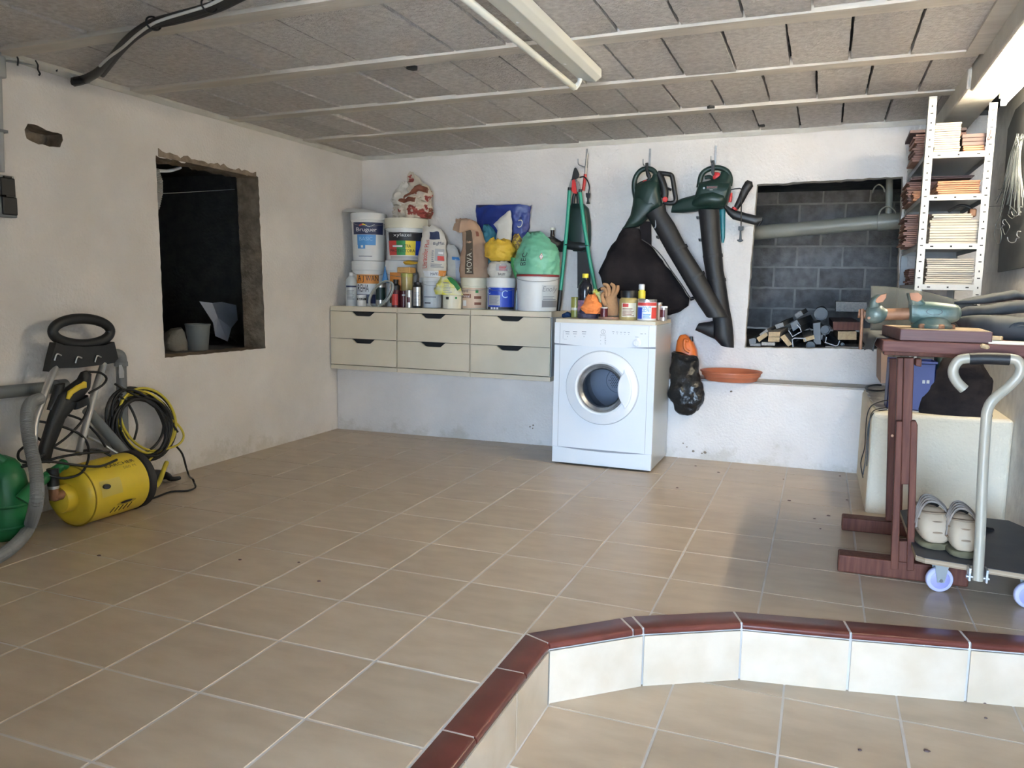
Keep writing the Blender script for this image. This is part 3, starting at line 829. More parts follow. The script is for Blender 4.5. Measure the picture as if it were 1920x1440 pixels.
# ================================================================ DRAWER CABINETS on the left ledge
YD = 3.30
xs = [-2.484, -1.939, -1.382, -0.812]
ztop, zbot = 0.906, 0.456
for k, which in enumerate(('cream two-drawer wall cabinet in the corner against the left wall', 'cream two-drawer wall cabinet in the middle of the row of three', 'cream two-drawer wall cabinet beside the white tumble dryer')):
    x0, x1 = xs[k] + 0.0012, xs[k + 1] - 0.0012
    root = thing('drawer_cabinet', which, 'cabinet', ((x0 + x1) / 2, 3.5, zbot), 'row of cream drawer cabinets')
    yb = YB - 0.004
    b = MB()
    b.box((x0, YD + .004, ztop - 0.034), (x1, yb, ztop), M['cream']); b.box((x0, YD + .004, zbot), (x1, yb, zbot + 0.030), M['cream'])
    b.box((x0, YD + 0.02, zbot + 0.030), (x0 + 0.016, yb, ztop - 0.034), M['cream']); b.box((x1 - 0.016, YD + 0.02, zbot + 0.030), (x1, yb, ztop - 0.034), M['shelfg'] if k == 2 else M['cream'])
    b.box((x0 + 0.016, YB - 0.02, zbot + 0.030), (x1 - 0.016, yb, ztop - 0.034), M['cream'])
    b.build('carcass', root, smooth=0, bevel=0.0015, seg=1)
    zz = [(ztop - 0.037 - 0.190, ztop - 0.037), (zbot + 0.035, ztop - 0.037 - 0.193)]
    for q, (za, zc) in enumerate(zz):
        xm = (x0 + x1) / 2; w1 = 0.095; w2 = 0.062; nd = 0.030
        fx0, fx1 = x0 + 0.003, x1 - 0.003
        sk = 0.004 if k == 2 and q == 0 else 0.0
        def arc(cx_, cz_, r_, a0, a1): return [(cx_ + r_ * math.cos(a), cz_ + r_ * math.sin(a)) for a in [a0 + (a1 - a0) * i / 4 for i in range(5)]]
        poly = [(fx0, za), (fx1, za), (fx1, zc), (xm + w1, zc)] + [(xm + w2 + 0.010, zc - nd + 0.012), (xm + w2, zc - nd + 0.003), (xm + w2 - 0.014, zc - nd), (xm - w2 + 0.014, zc - nd), (xm - w2, zc - nd + 0.003), (xm - w2 - 0.010, zc - nd + 0.012)] + [(xm - w1, zc), (fx0, zc)]
        b = MB(); b.prism(poly, M['cream'], 'y', YD - sk, YD + 0.017 - sk)
        d = b.build('drawer', root, smooth=0, bevel=0.0012, seg=1)
        b = MB(); b.box((x0 + 0.03, YD + 0.03, za + 0.02), (x1 - 0.03, YB - 0.05, zc - 0.002), M['dark']); b.build('drawer_box', d, smooth=0)  # near-black box paints the shade behind the drawer cut-out

# ================================================================ THINGS ON THE DRAWER CABINETS
D = ztop
# left: two stacked pails under a clear lid
r1, B1 = pail('white plastic pail with orange and blue print, bottom of the stack in the corner', 659, 724, 490, D, 3.56, M['pwhite'], M['pwhite'], 0.20, 0.94)
lab(r1, B1, [(-0.72, 0.62, 0.50, 0.70, 'prorange'), (-0.72, 0.62, 0.26, 0.50, 'prwhite'), (-0.72, 0.62, 0.06, 0.26, 'navy')])
B1.text('A J WAN', -0.66, 0.58, 0.52, 0.68, M['prblack'], r1); B1.text('REHA', -0.66, 0.0, 0.32, 0.48, M['prblack'], r1)
z1 = B1.S[-1][0]
r2, B2 = pail('white paint pail with dark blue band and light blue square, in the corner', 657, 726, 401, z1, 3.56, M['pwhite'], M['pwhite'], 0.15, 0.86)
lab(r2, B2, [(-0.88, 0.96, 0.55, 0.80, 'navy'), (-0.68, 0.42, 0.33, 0.545, 'sky'), (-0.66, -0.22, 0.255, 0.335, 'sky')])
B2.text('Bruguer', -0.72, 0.46, 0.585, 0.69, M['prwhite'], r2); B2.text('BASIC', -0.56, 0.22, 0.42, 0.495, mat('pale_blue_print', (0.35, 0.60, 0.85), 0.5), r2)
b = MB()
for k in range(10):                                       # flame-like swoosh on the band
    t0 = -0.55 + 0.09 * k; t1 = t0 + 0.095; hh = 0.735 + 0.022 * math.sin(k * 0.8)
    B2.patch(b, t0, t1, hh - 0.018 * (1 - k / 11), hh + 0.014 * (1 - k / 11), M['prred'] if k < 2 else (M['pryellow'] if k < 4 else M['prwhite']), 0.0026, 2, 1)
b.build('swoosh', r2, smooth=0)
b = MB(); B2.patch(b, -0.48, -0.34, 0.275, 0.325, M['prwhite'], 0.0026, 3, 2); b.build('logo', r2, smooth=0)
lines(B2, r2, -0.62, 0.2, 0.09, 0.125, 1)
z2 = B2.S[-1][0]
cx, r, _ = pxw(641, 716, 396, 3.55)
b = MB(); rings = []
for fr, h in ((0.0, 0.030), (0.45, 0.034), (0.75, 0.028), (0.95, 0.012), (1.05, 0.002), (0.9, 0.004), (0.5, 0.006), (0, 0.006)):
    rings.append([Vector((cx + math.cos(2 * PI * j / 30) * r * fr, 3.55 + math.sin(2 * PI * j / 30) * r * 0.85 * fr, z2 + h + 0.012 * fr * -math.cos(2 * PI * j / 30))) + noise.noise_vector(Vector((j, fr * 3, 2)) * 1.3) * 0.006 * (fr > 0.1) for j in range(30)])
b.rings(rings, M['film'])
tag(b.build('clear_plastic_wrap', org=(cx, 3.55, z2)), 'crumpled clear plastic sheet lying on the topmost pail in the corner', 'plastic sheet')
# second stack
r3, B3 = pail('white pail with yellow label, under the pail with black band', 722, 786, 489, D, 3.60, M['pwhite'], M['pwhite'], 0.22, 0.94)
lab(r3, B3, [(-0.75, 0.2, 0.30, 0.74, 'prorange'), (-0.75, 0.2, 0.08, 0.28, 'prbrown')])
z3 = B3.S[-1][0]
r4, B4 = pail('white pail with black band over red, green, yellow and blue stripes', 721, 804, 411, z3, 3.60, M['pwhite'], M['pcream'], 0.24, 0.84)
lab(r4, B4, [(-0.86, 0.84, 0.46, 0.66, 'prblack'), (-0.88, -0.50, 0.12, 0.46, 'prred'), (-0.50, -0.05, 0.12, 0.46, 'prgreen'), (-0.05, 0.46, 0.12, 0.46, 'pryellow'), (0.46, 0.86, 0.12, 0.46, 'blue'), (-0.82, 0.82, 0.03, 0.10, 'prgrey')])
B4.text('xylazel', -0.62, 0.22, 0.535, 0.635, M['prwhite'], r4, off=0.005); B4.text('XTRA', -0.22, 0.22, 0.30, 0.37, M['prblack'], r4, off=0.005); B4.text('PROTECTORA', -0.80, 0.42, 0.19, 0.26, M['prblack'], r4, off=0.005)
b = MB(); B4.patch(b, -0.68, -0.2, 0.31, 0.355, M['prwhite'], 0.0046, 6, 2); b.build('white_stripe', r4, smooth=0)
z4 = B4.S[-1][0]
# torn paper sack on top
B = sackpx([(411, 741, 808), (400, 739, 810), (388, 742, 809), (378, 745, 807), (370, 752, 804), (364, 762, 798)], z4 + 0.001, 3.58, 0.62, 0.020, 17, 3)
b = MB(); B.mesh(b, M['paperr'], 40, 30); root = tag(b.build('paper_sack', org=(B.S[0][1], 3.58, z4), smooth=25), 'torn white paper sack with dark red print on the black-banded pail', 'bag')
b = MB(); B.patch(b, -0.85, -0.1, 0.62, 0.86, M['prbrown'], 0.004, 12, 4); b.build('red_print', root, smooth=60)
b = MB(); B.patch(b, 0.62, 0.97, 0.02, 0.40, M['prbrown'], 0.004, 8, 5); b.build('red_print', root, smooth=60)
b = MB(); b.loft([(AY(758, 376, 3.56), AY(808, 376, 3.56), .05), (AY(760, 362, 3.56), AY(810, 364, 3.56), .045), (AY(763, 350, 3.565), AY(803, 355, 3.565), .035), (AY(763, 338, 3.57), AY(795, 346, 3.57), .024), (AY(764, 329, 3.575), AY(786, 335, 3.575), .014), (AY(768, 322, 3.58), AY(777, 323, 3.58), .006)], M['paperr'], 34, noi=0.020, nsc=17, seed=4, sub=6); b.build('torn_peak', root, smooth=28)
b = MB(); b.loft([(AY(738, 384, 3.53), AY(768, 384, 3.53), .03), (AY(734, 374, 3.53), AY(774, 372, 3.53), .035), (AY(737, 364, 3.54), AY(768, 360, 3.54), .028), (AY(744, 354, 3.55), AY(760, 350, 3.55), .016), (AY(751, 346, 3.56), AY(755, 344, 3.56), .006)], M['paper'], 30, noi=0.016, nsc=19, seed=6, sub=6); b.build('torn_side', root, smooth=28)
b = MB(); b.loft([(AY(757, 372, 3.495), AY(760, 364, 3.495), .01), (AY(770, 366, 3.485), AY(772, 356, 3.485), .016), (AY(786, 358, 3.49), AY(786, 346, 3.49), .018), (AY(800, 362, 3.50), AY(802, 352, 3.50), .012)], M['prbrown'], 20, noi=0.010, nsc=22, seed=2, sub=5); b.build('red_fold', root, smooth=28)
b = MB()
S2 = sackpx([(372, 736, 752), (362, 744, 764), (350, 750, 768), (342, 754, 764)], AY(745, 374, 3.55).z, 3.55, 0.5, 0.010, 20, 8); S2.mesh(b, M['paper'], 18, 10); b.build('torn_flap', root, smooth=30)
# small things in front, left to right
B = turned(629, 647, 529, D, 3.62, [(1, 0), (1, 0.62), (0.95, 0.8), (0.6, 0.97), (0.3, 1)])
b = MB(); B.mesh(b, M['gunmetal'], 24, exact=True); root = tag(b.build('grey_canister', org=(B.S[0][1], 3.62, D), smooth=40), 'dark grey canister wedged in the corner beside the clear bottle', 'canister')
def bottle(name, label, cat, u0, u1, vt, zb, y, prof, body, capm, caph, labm=None, lh=(0.15, 0.6), lt=(-0.9, 0.9), lname='label', capname='cap', group=None):
    B = turned(u0, u1, vt, zb, y, prof)
    root = thing(name, label, cat, (B.S[0][1], y, zb), group)
    H = B.S[-1][0] - zb; R = max(q[3] for q in B.S)
    low = [q for q in B.S if (q[0] - zb) / H <= caph + 1e-6]; up = [q for q in B.S if (q[0] - zb) / H >= caph - 1e-6]
    if len(low) > 1:
        b = MB(); b.rings([[Vector((q[1] + math.cos(2 * PI * j / 24) * q[3], y + math.sin(2 * PI * j / 24) * q[3], q[0])) for j in range(24)] for q in low], body); b.build('body', root, smooth=35)
    if len(up) > 1:
        b = MB(); b.rings([[Vector((q[1] + math.cos(2 * PI * j / 20) * q[3], y + math.sin(2 * PI * j / 20) * q[3], q[0])) for j in range(20)] for q in up], capm); b.build(capname, root, smooth=35)
    if labm is not None:
        b = MB(); B.patch(b, lt[0], lt[1], lh[0], lh[1], labm, 0.0008); b.build(lname, root, smooth=60)
    return root, B
BOT = [(0.96, 0), (1, 0.02), (1, 0.72), (0.9, 0.80), (0.45, 0.88), (0.36, 0.90), (0.36, 0.91), (0.36, 0.912), (0.36, 0.99), (0.33, 1)]
root, B = bottle('plastic_bottle', 'clear plastic bottle with white cap and navy label stripe, in the corner', 'bottle', 648, 669, 511, D, 3.40, BOT, M['bottlew'], M['prwhite'], 0.91, M['navy'], (0.56, 0.61))
lines(B, root, -0.7, 0.5, 0.20, 0.50, 7)
TIN = [(0.94, 0), (1, 0.015), (1, 0.86), (0.97, 0.862), (0.97, 0.88), (1.02, 0.882), (1.02, 0.985), (0.97, 1)]
root, B = bottle('paint_jar', 'small white jar with black band, under the coiled clear hose', 'jar', 669, 687, 553, D, 3.38, TIN, M['pwhite'], M['prwhite'], 0.882, M['prblack'], (0.55, 0.74))
B.text('BAUM', -0.7, 0.5, 0.57, 0.71, M['prwhite'], root)
root, B = bottle('spray_tin', 'green-labelled tin seen through the coiled clear hose', 'tin', 704, 723, 532, D, 3.45, TIN, M['silver'], M['silver'], 0.882, M['dgreen'], (0.30, 0.84))
root, B = bottle('spray_bottle', 'black bottle with pink-red label behind the coiled hose', 'bottle', 734, 750, 524, D, 3.40, [(1, 0), (1, 0.60), (0.95, 0.62), (0.95, 0.62), (0.95, 0.78), (0.6, 0.84), (0.6, 1.0)], M['maroon'], M['black'], 0.62, M['prred'], (0.08, 0.48), (-0.9, 0.5))
root, B = bottle('paint_tin', 'maroon tin beside the silver tin on the cabinets', 'tin', 750, 764, 545, D, 3.42, TIN, M['maroon'], M['maroon'], 0.882, M['prwhite'], (0.70, 0.78), (-0.5, 0.4))
root, B = bottle('paint_tin', 'silver tin with maroon patches beside the bottle with silver label', 'tin', 760, 775, 544, D, 3.37, TIN, M['silver'], M['silver'], 0.882, M['maroon'], (0.30, 0.60), (-0.6, 0.2))
root, B = bottle('spray_bottle', 'dark bottle with silver label and white nozzle, centre of the small tins', 'bottle', 774, 792, 526, D, 3.38, [(0.97, 0), (1, 0.02), (1, 0.80), (0.85, 0.84), (0.80, 0.86), (0.80, 0.861), (0.80, 0.93), (0.28, 0.94), (0.28, 0.99), (0.2, 1)], M['black'], M['black'], 0.861, M['silver'], (0.08, 0.76), (-0.85, 0.6))
lines(B, root, -0.7, 0.45, 0.14, 0.60, 9)
# sponge and cloths, amber jar, blue funnel
b = MB(); c = AY(758, 506, 3.44); b.box((c.x - 0.042, 3.41, c.z - 0.022), (c.x + 0.062, 3.50, c.z + 0.018), M['sponge'])
tag(b.build('sponge', org=(c.x, 3.45, c.z - .022), bevel=0.006, seg=3), 'orange sponge lying on the amber jar, below the black-banded pail', 'sponge')
b = MB(); c2 = AY(768, 492, 3.44); b.loft([(c2 + Vector((-.035, 0, -.012)), c2 + Vector((-.035, 0, .008)), 0.035), (c2 + Vector((0.0, 0, -.016)), c2 + Vector((0, 0, .014)), 0.04), (c2 + Vector((0.05, 0, -.010)), c2 + Vector((.05, 0, .006)), 0.03)], M['bagyellow'], 16, noi=0.006)
tag(b.build('yellow_cloth', org=c2, smooth=40), 'small yellow cloth folded on top of the orange sponge', 'cloth')
zj = c.z - 0.022
B = Body([(D, AY(763, 530, 3.45).x, 3.45, .040, .040), (zj - .030, AY(763, 530, 3.45).x, 3.45, .040, .040), (zj - .022, AY(763, 530, 3.45).x, 3.45, .042, .042), (zj, AY(763, 530, 3.45).x, 3.45, .042, .042)])
root = thing('storage_jar', 'amber tub under the orange sponge, behind the small tins', 'jar', (B.S[0][1], 3.45, D))
b = MB(); b.lathe((B.S[0][1], 3.45, D), [(.038, 0), (.040, .004), (.040, zj - .028 - D)], M['jarstuff'], 24); b.build('body', root)
b = MB(); b.lathe((B.S[0][1], 3.45, D), [(.042, zj - .028 - D), (.043, zj - .004 - D), (.040, zj - D - .0005)], M['olive'], 24); b.build('lid', root)
b = MB(); c = AY(722, 498, 3.46); b.lathe((c.x, 3.46, AY(722, 530, 3.46).z), [(0.024, 0), (0.022, 0.02), (0.004, 0.10), (0.003, 0.115)], M['sky'], 16)
tag(b.build('blue_funnel', org=(c.x, 3.46, AY(722, 530, 3.46).z)), 'blue cone standing between the two stacks of pails', 'funnel')
# coiled clear hose standing in front
root = thing('hose_coil', 'coil of clear hose standing in front of the small tins', 'hose', AY(714, 575, 3.36))
for q in range(6):
    b = MB(); pts = []
    for k in range(18):
        a = 2 * PI * k / 18
        uu = 714 + (23 + q * 0.35) * math.cos(a) * 0.86 + 9 * math.sin(a) * -0.75; vv = 551 + 24.2 * math.sin(a) * 0.98 - 9 * math.cos(a) * 0.8
        pts.append(AY(uu + q * 0.8 - 2, vv + q * 0.25, 3.345 + 0.007 * (q % 3) + 0.010 * math.sin(a + q)))
    b.tube(pts, 0.0042, M['hose_clear'], 6, closed=True, sub=2); b.build('hose_loop', root, smooth=60)
b = MB(); b.tube([AY(*q, 3.325) for q in ((700, 578), (696, 580), (690, 579))], 0.004, M['hose_clear'], 6, sub=3); b.build('hose_end', root)

# white pails under the big white sack
r5, B5 = pail('white pail under the big printed white sack', 791, 830, 521, D, 3.50, M['pwhite'], M['pwhite'], 0.12, 0.92)
lines(B5, r5, -0.75, -0.15, 0.15, 0.22, 1, 'prblack'); lines(B5, r5, -0.8, 0.4, 0.35, 0.42, 1)
B = sackpx([(521, 786, 835), (508, 783, 837), (480, 784, 837), (455, 789, 836), (440, 792, 833), (431, 793, 829), (424, 794, 816)], B5.S[-1][0], 3.50, 0.50, 0.006, 14, 5)
b = MB(); B.mesh(b, M['paper'], 40, 26); root = tag(b.build('grout_sack', org=(B.S[0][1], 3.50, B.S[0][0]), smooth=30), 'white printed sack standing upright on the white pail, with red vertical lettering', 'bag')
b = MB(); B.patch(b, -0.5, 0.35, 0.74, 0.88, M['navy'], 0.002, 12, 6); b.build('print_block', root, smooth=60)
b = MB(); B.patch(b, -0.05, 0.70, 0.32, 0.56, M['prgrey'], 0.002, 8, 6); B.patch(b, 0.15, 0.68, 0.33, 0.42, M['prred'], 0.003, 6, 3); B.patch(b, 0.2, 0.60, 0.46, 0.50, M['prwhite'], 0.003, 6, 3); b.build('print_block', root, smooth=60)
b = MB(); B.patch(b, -0.75, 0.85, 0.02, 0.13, M['prwhite'], 0.002, 10, 4); B.patch(b, 0.25, 0.85, 0.03, 0.14, M['prorange'], 0.003, 5, 3); b.build('print_block', root, smooth=60)
B.text('Ultracolor Plus', -0.78, -0.50, 0.18, 0.72, M['prred'], root, rot=True, off=0.004)
B.text('BigMat', -0.20, 0.66, 0.62, 0.69, M['navy'], root, off=0.004); B.text('MAPEI', -0.30, 0.22, 0.045, 0.10, M['navy'], root, off=0.004)
lines(B, root, -0.25, -0.1, 0.30, 0.54, 6, off=0.004); lines(B, root, -0.3, 0.6, 0.20, 0.28, 3, off=0.004)
B = sackpx([(521, 834, 866), (500, 832, 866), (480, 832, 862), (468, 833, 858), (459, 834, 852)], D + 0.175, 3.60, 0.5, 0.007, 16, 6)
b = MB(); B.mesh(b, M['paper'], 32, 18); root = tag(b.build('paper_sack', org=(B.S[0][1], 3.60, B.S[0][0]), smooth=30), 'small white paper sack between the big white sack and the brown sack', 'bag')
b = MB(); B.patch(b, 0.1, 0.7, 0.05, 0.62, mat('pale_grey_blue', (0.45, 0.48, 0.55), 0.6), 0.002, 6, 6); b.build('print_block', root, smooth=60)
b = MB(); B.patch(b, -0.2, 0.7, 0.60, 0.68, M['sky'], 0.002, 6, 2); b.build('blue_stripe', root, smooth=60)
b = MB(); cx, r, zt = pxw(833, 866, 521, 3.60); b.lathe((cx, 3.60, D), [(r * .85, 0), (r * .9, 0.003), (r, 0.16), (r, 0.175)], M['pwhite'], 24); tag(b.build('paint_bucket', org=(cx, 3.6, D)), 'white pail mostly hidden behind the yellow bag', 'bucket')
r6, B6 = pail('cream tub with the yellow bag draped over it', 829, 867, 545, D, 3.40, M['pcream'], M['pcream'], 0.2, 0.95, bail=False)
lab(r6, B6, [(-0.65, -0.35, 0.52, 0.66, 'prblack'), (0.3, 0.5, 0.55, 0.66, 'prgreen')])
B = sackpx([(560, 824, 868), (552, 818, 867), (543, 814, 864), (534, 818, 860), (526, 822, 850), (519, 826, 842)], B6.S[-1][0] - 0.03, 3.39, 0.8, 0.008, 18, 7)
b = MB(); B.mesh(b, M['baglemon'], 34, 18); root = tag(b.build('yellow_bag', org=(B.S[0][1], 3.39, B.S[0][0]), smooth=30), 'lemon yellow printed bag draped over a cream tub', 'bag')
lines(B, root, -0.4, 0.2, 0.15, 0.75, 7, 'prgrey', 0.002)
b = MB(); b.loft([(AY(836, 521, 3.37), AY(846, 519, 3.37), 0.01), (AY(846, 536, 3.36), AY(856, 528, 3.36), 0.012), (AY(855, 548, 3.36), AY(863, 541, 3.36), 0.006)], M['baggreen'], 14, noi=0.004); b.build('green_corner', root, smooth=30)

# brown sack and its pail
r7, B7 = pail('cream pail with brown printed panels, under the brown paper sack', 864, 915, 521, D, 3.50, M['pcream'], M['pcream'], 0.26, 0.92)
lab(r7, B7, [(-0.92, 0.95, 0.03, 0.68, 'pbeige'), (-0.92, -0.25, 0.36, 0.48, 'prbrown'), (0.0, 0.55, 0.33, 0.42, 'prbrown'), (0.02, 0.55, 0.14, 0.22, 'prbrown'), (0.1, 0.32, 0.52, 0.62, 'prgreen'), (-0.85, -0.6, 0.10, 0.28, 'prwhite')])
B7.text('naval', -0.88, -0.45, 0.54, 0.64, M['navy'], r7, off=0.004); B7.text('nisal', -0.86, -0.32, 0.375, 0.465, M['prwhite'], r7, off=0.005)
B = sackpx([(520, 864, 917), (505, 862, 917), (480, 864, 914), (455, 867, 910), (438, 867, 906), (425, 861, 900), (416, 855, 892), (411, 855, 876)], B7.S[-1][0] + 0.0008, 3.52, 0.62, 0.007, 13, 9)
b = MB(); B.mesh(b, M['kraft'], 40, 28); root = tag(b.build('cement_sack', org=(B.S[0][1], 3.52, B.S[0][0]), smooth=30), 'brown paper sack with dark vertical stripe and folded top', 'bag')
b = MB(); B.patch(b, -0.72, -0.22, 0.06, 0.95, mat('dark_stripe', (0.10, 0.075, 0.05), 0.8), 0.002, 8, 14); b.build('print_stripe', root, smooth=60)
B.text('MOVA', -0.62, -0.30, 0.09, 0.42, M['pcream'], root, rot=True, off=0.004)
b = MB(); B.patch(b, 0.15, 0.4, 0.70, 0.78, M['prbrown'], 0.002, 4, 3); b.build('logo', root, smooth=60)
b = MB(); b.loft([(AY(849, 432, 3.47), AY(853, 418, 3.47), .012), (AY(862, 436, 3.44), AY(866, 412, 3.44), .018), (AY(880, 432, 3.46), AY(880, 410, 3.46), .02), (AY(898, 432, 3.50), AY(894, 418, 3.50), .012)], M['kraft'], 18, noi=0.005); b.build('folded_top', root, smooth=30)
# blue pail, grey packet and yellow bag
r8, B8 = pail('blue pail with white rim lid and grey text panel', 912, 968, 521, D, 3.46, M['pwhite'], M['pwhite'], 0.27, 0.92)
lab(r8, B8, [(-0.94, 0.94, 0.10, 0.70, 'blue'), (-0.94, 0.94, 0.02, 0.10, 'prblack'), (-0.86, -0.06, 0.15, 0.46, 'prgrey')])
B8.text('C', 0.05, 0.45, 0.38, 0.62, mat('ring_print', (0.45, 0.62, 0.85), 0.5), r8, off=0.004); B8.text('C', -0.92, -0.72, 0.50, 0.68, MATS['ring_print'], r8, off=0.004)
lines(B8, r8, -0.8, -0.14, 0.19, 0.43, 7)
b = MB(); [B8.patch(b, -0.72 + 0.2 * k, -0.58 + 0.2 * k, 0.03, 0.09, M['prwhite'], .0028, 3, 2) for k in range(3)]; b.build('symbols', r8, smooth=0)
B = sackpx([(521, 921, 955), (512, 915, 959), (503, 914, 959), (496, 916, 957), (490, 922, 952)], B8.S[-1][0] + .0008, 3.45, 0.8, 0.005, 16, 12)
b = MB(); B.mesh(b, M['paper'], 34, 14); root = tag(b.build('filler_packet', org=(B.S[0][1], 3.45, B.S[0][0]), smooth=35), 'small white printed packet squeezed between blue pail and yellow bag', 'bag')
b = MB(); B.patch(b, -0.35, 0.6, 0.40, 0.86, M['prgrey'], .002, 8, 5); b.build('print_block', root, smooth=60)
lines(B, root, -0.1, 0.55, 0.45, 0.75, 4, 'prred', 0.004); B.text('BAUM', -0.2, 0.35, 0.14, 0.28, M['prblack'], root, off=0.004)
zp = B.S[-1][0]
B = sackpx([(491, 920, 960), (482, 910, 962), (470, 908, 964), (460, 911, 962), (453, 918, 955), (449, 925, 945)], zp + 0.002, 3.45, 0.85, 0.012, 15, 13)
b = MB(); B.mesh(b, M['bagyellow'], 38, 18); tag(b.build('yellow_bag', org=(B.S[0][1], 3.45, B.S[0][0]), smooth=35), 'mustard yellow plastic bag bunched up above the blue pail', 'bag')
# behind: teal bag, crumpled white paper, blue bag, patterned bag
r9, B9 = pail('white pail in the back row behind the blue pail', 905, 960, 500, D, 3.66, M['pwhite'], M['pwhite'], 0.1, 0.95, bail=False)
B = sackpx([(500, 900, 950), (470, 900, 945), (445, 903, 936), (430, 906, 925), (423, 908, 914)], B9.S[-1][0] + .001, 3.585, 0.45, 0.008, 18, 14)
b = MB(); B.mesh(b, M['bagteal'], 34, 18); tag(b.build('teal_bag', org=(B.S[0][1], 3.60, B.S[0][0]), smooth=35), 'dark teal bag behind the mustard yellow bag', 'bag')
b = MB(); b.loft([(AY(930, 450, 3.53), AY(958, 452, 3.53), .02), (AY(933, 432, 3.53), AY(961, 434, 3.53), .022), (AY(924, 421, 3.53), AY(960, 418, 3.53), .016), (AY(936, 410, 3.54), AY(958, 405, 3.54), .012), (AY(951, 397, 3.55), AY(957, 395, 3.55), .004)], M['paper'], 20, noi=0.007, sub=5)
tag(b.build('crumpled_paper', org=AY(945, 450, 3.53), smooth=25), 'pale crumpled paper bag standing up in front of the big blue bag', 'paper')
B = sackpx([(500, 906, 984), (470, 900, 990), (440, 897, 992), (415, 895, 994), (395, 893, 995), (386, 893, 995)], B9.S[-1][0] + .002, 3.68, 0.22, 0.010, 9, 15)
b = MB(); B.mesh(b, M['bagblue'], 44, 24); root = tag(b.build('blue_bag', org=(B.S[0][1], 3.68, B.S[0][0]), smooth=35), 'large dark blue plastic bag leaning on the wall behind the others', 'bag')
lettering('C', lambda x, y: B.on(0.36 - x * 0.20 + y * .04, 0.70 + y * 0.13, 0.006), M['pcream'], root); lettering('C', lambda x, y: B.on(0.36 - x * 0.10 + y * .04, 0.78 + y * 0.05, 0.008), M['prblack'], root)
B = sackpx([(460, 960, 982), (452, 960, 981), (445, 962, 977), (440, 965, 973)], zp + 0.02, 3.56, 0.8, 0.006, 22, 16)
b = MB(); B.mesh(b, M['bagfloral'], 22, 10); tag(b.build('patterned_bag', org=(B.S[0][1], 3.56, B.S[0][0]), smooth=35), 'small brown and yellow patterned bag beside the mint green bag', 'bag')
# big white pail with red rim, mint bag, bottle, black bag
r10, B10 = pail('big white pail with red rim under the mint green bag', 967, 1050, 515, D, 3.46, M['pwhite'], M['dred'], 0.06, 0.90)
lab(r10, B10, [(0.22, 0.97, 0.10, 0.72, 'prpale')])
b = MB(); B10.patch(b, 0.24, 0.96, 0.12, 0.30, mat('mid_grey_print', (0.25, 0.25, 0.26), 0.6), .0022, 8, 3); b.build('label', r10, smooth=60)
lettering('Enoly', lambda x, y: B10.on(0.59 + x * 0.66 + y * 0.07, 0.59 + y * 0.19, 0.004), M['greytext'], r10); lines(B10, r10, 0.28, 0.9, 0.32, 0.44, 3)
zm = B10.S[-1][0]
B = sackpx([(514, 969, 1049), (502, 962, 1050), (488, 965, 1051), (474, 970, 1049), (461, 976, 1041), (450, 980, 1032), (442, 985, 1023), (437, 989, 1015)], zm + 0.0008, 3.46, 0.85, 0.011, 11, 17)
b = MB(); B.mesh(b, M['bagmint'], 48, 26); root = tag(b.build('mint_bag', org=(B.S[0][1], 3.46, zm), smooth=35), 'mint green plastic sack slumped on the red-rimmed white pail', 'bag')
B.text('BEC', -0.72, -0.52, 0.22, 0.50, M['prblack'], root, rot=True, off=0.006)
b = MB(); f = lambda t, h: B.on(t, h, 0.006); b.add([f(0.02, 0.42), f(0.10, 0.51), f(0.18, 0.42), f(0.10, 0.33)], [(0, 1, 2, 3)], M['prred']); f = lambda t, h: B.on(t, h, 0.0075); b.add([f(0.035, 0.42), f(0.10, 0.49), f(0.165, 0.42), f(0.10, 0.35)], [(0, 1, 2, 3)], M['prwhite']); b.build('warning_diamond', root, smooth=0)
B.text('!', 0.085, 0.115, 0.38, 0.46, M['prblack'], root, off=0.009)
b = MB(); b.loft([(AY(958, 483, 3.40), AY(968, 484, 3.40), .012), (AY(958, 498, 3.40), AY(971, 498, 3.40), .014), (AY(963, 512, 3.39), AY(970, 510, 3.39), .008), (AY(967, 522, 3.385), AY(969, 521, 3.385), .003)], M['baggreen'], 14, noi=0.004)
tag(b.build('green_bag', org=AY(964, 515, 3.4), smooth=35), 'small dark green bag hanging down beside the blue pail', 'bag')
root, B = bottle('plastic_bottle', 'small grey bottle in the gap between blue pail and big white pail', 'bottle', 966, 975, 540, D, 3.58, BOT, M['bottlew'], M['maroon'], 0.91)
zz = D + 0.26
root, B = bottle('glass_bottle', 'dark glass bottle neck rising behind the mint green bag', 'bottle', 1026, 1046, 427, D, 3.67, [(1, 0), (1, 0.72), (0.9, 0.78), (0.45, 0.86), (0.40, 0.87), (0.40, 0.93), (0.36, 0.93), (0.36, 0.965), (0.48, 0.97), (0.48, 1)], mat('brown_glass', (0.04, 0.025, 0.02), 0.15), M['pcream'], 0.97)
b = MB(); b.loft([(AY(1022, 448, 3.60), AY(1026, 444, 3.60), .01), (AY(1026, 462, 3.60), AY(1040, 444, 3.60), .03), (AY(1042, 474, 3.62), AY(1050, 450, 3.62), .03), (AY(1058, 472, 3.64), AY(1060, 458, 3.64), .01)], M['binbag'], 18, noi=0.008)
tag(b.build('black_bag', org=AY(1040, 474, 3.6), smooth=35), 'black plastic bag tucked behind the mint green bag', 'bag')

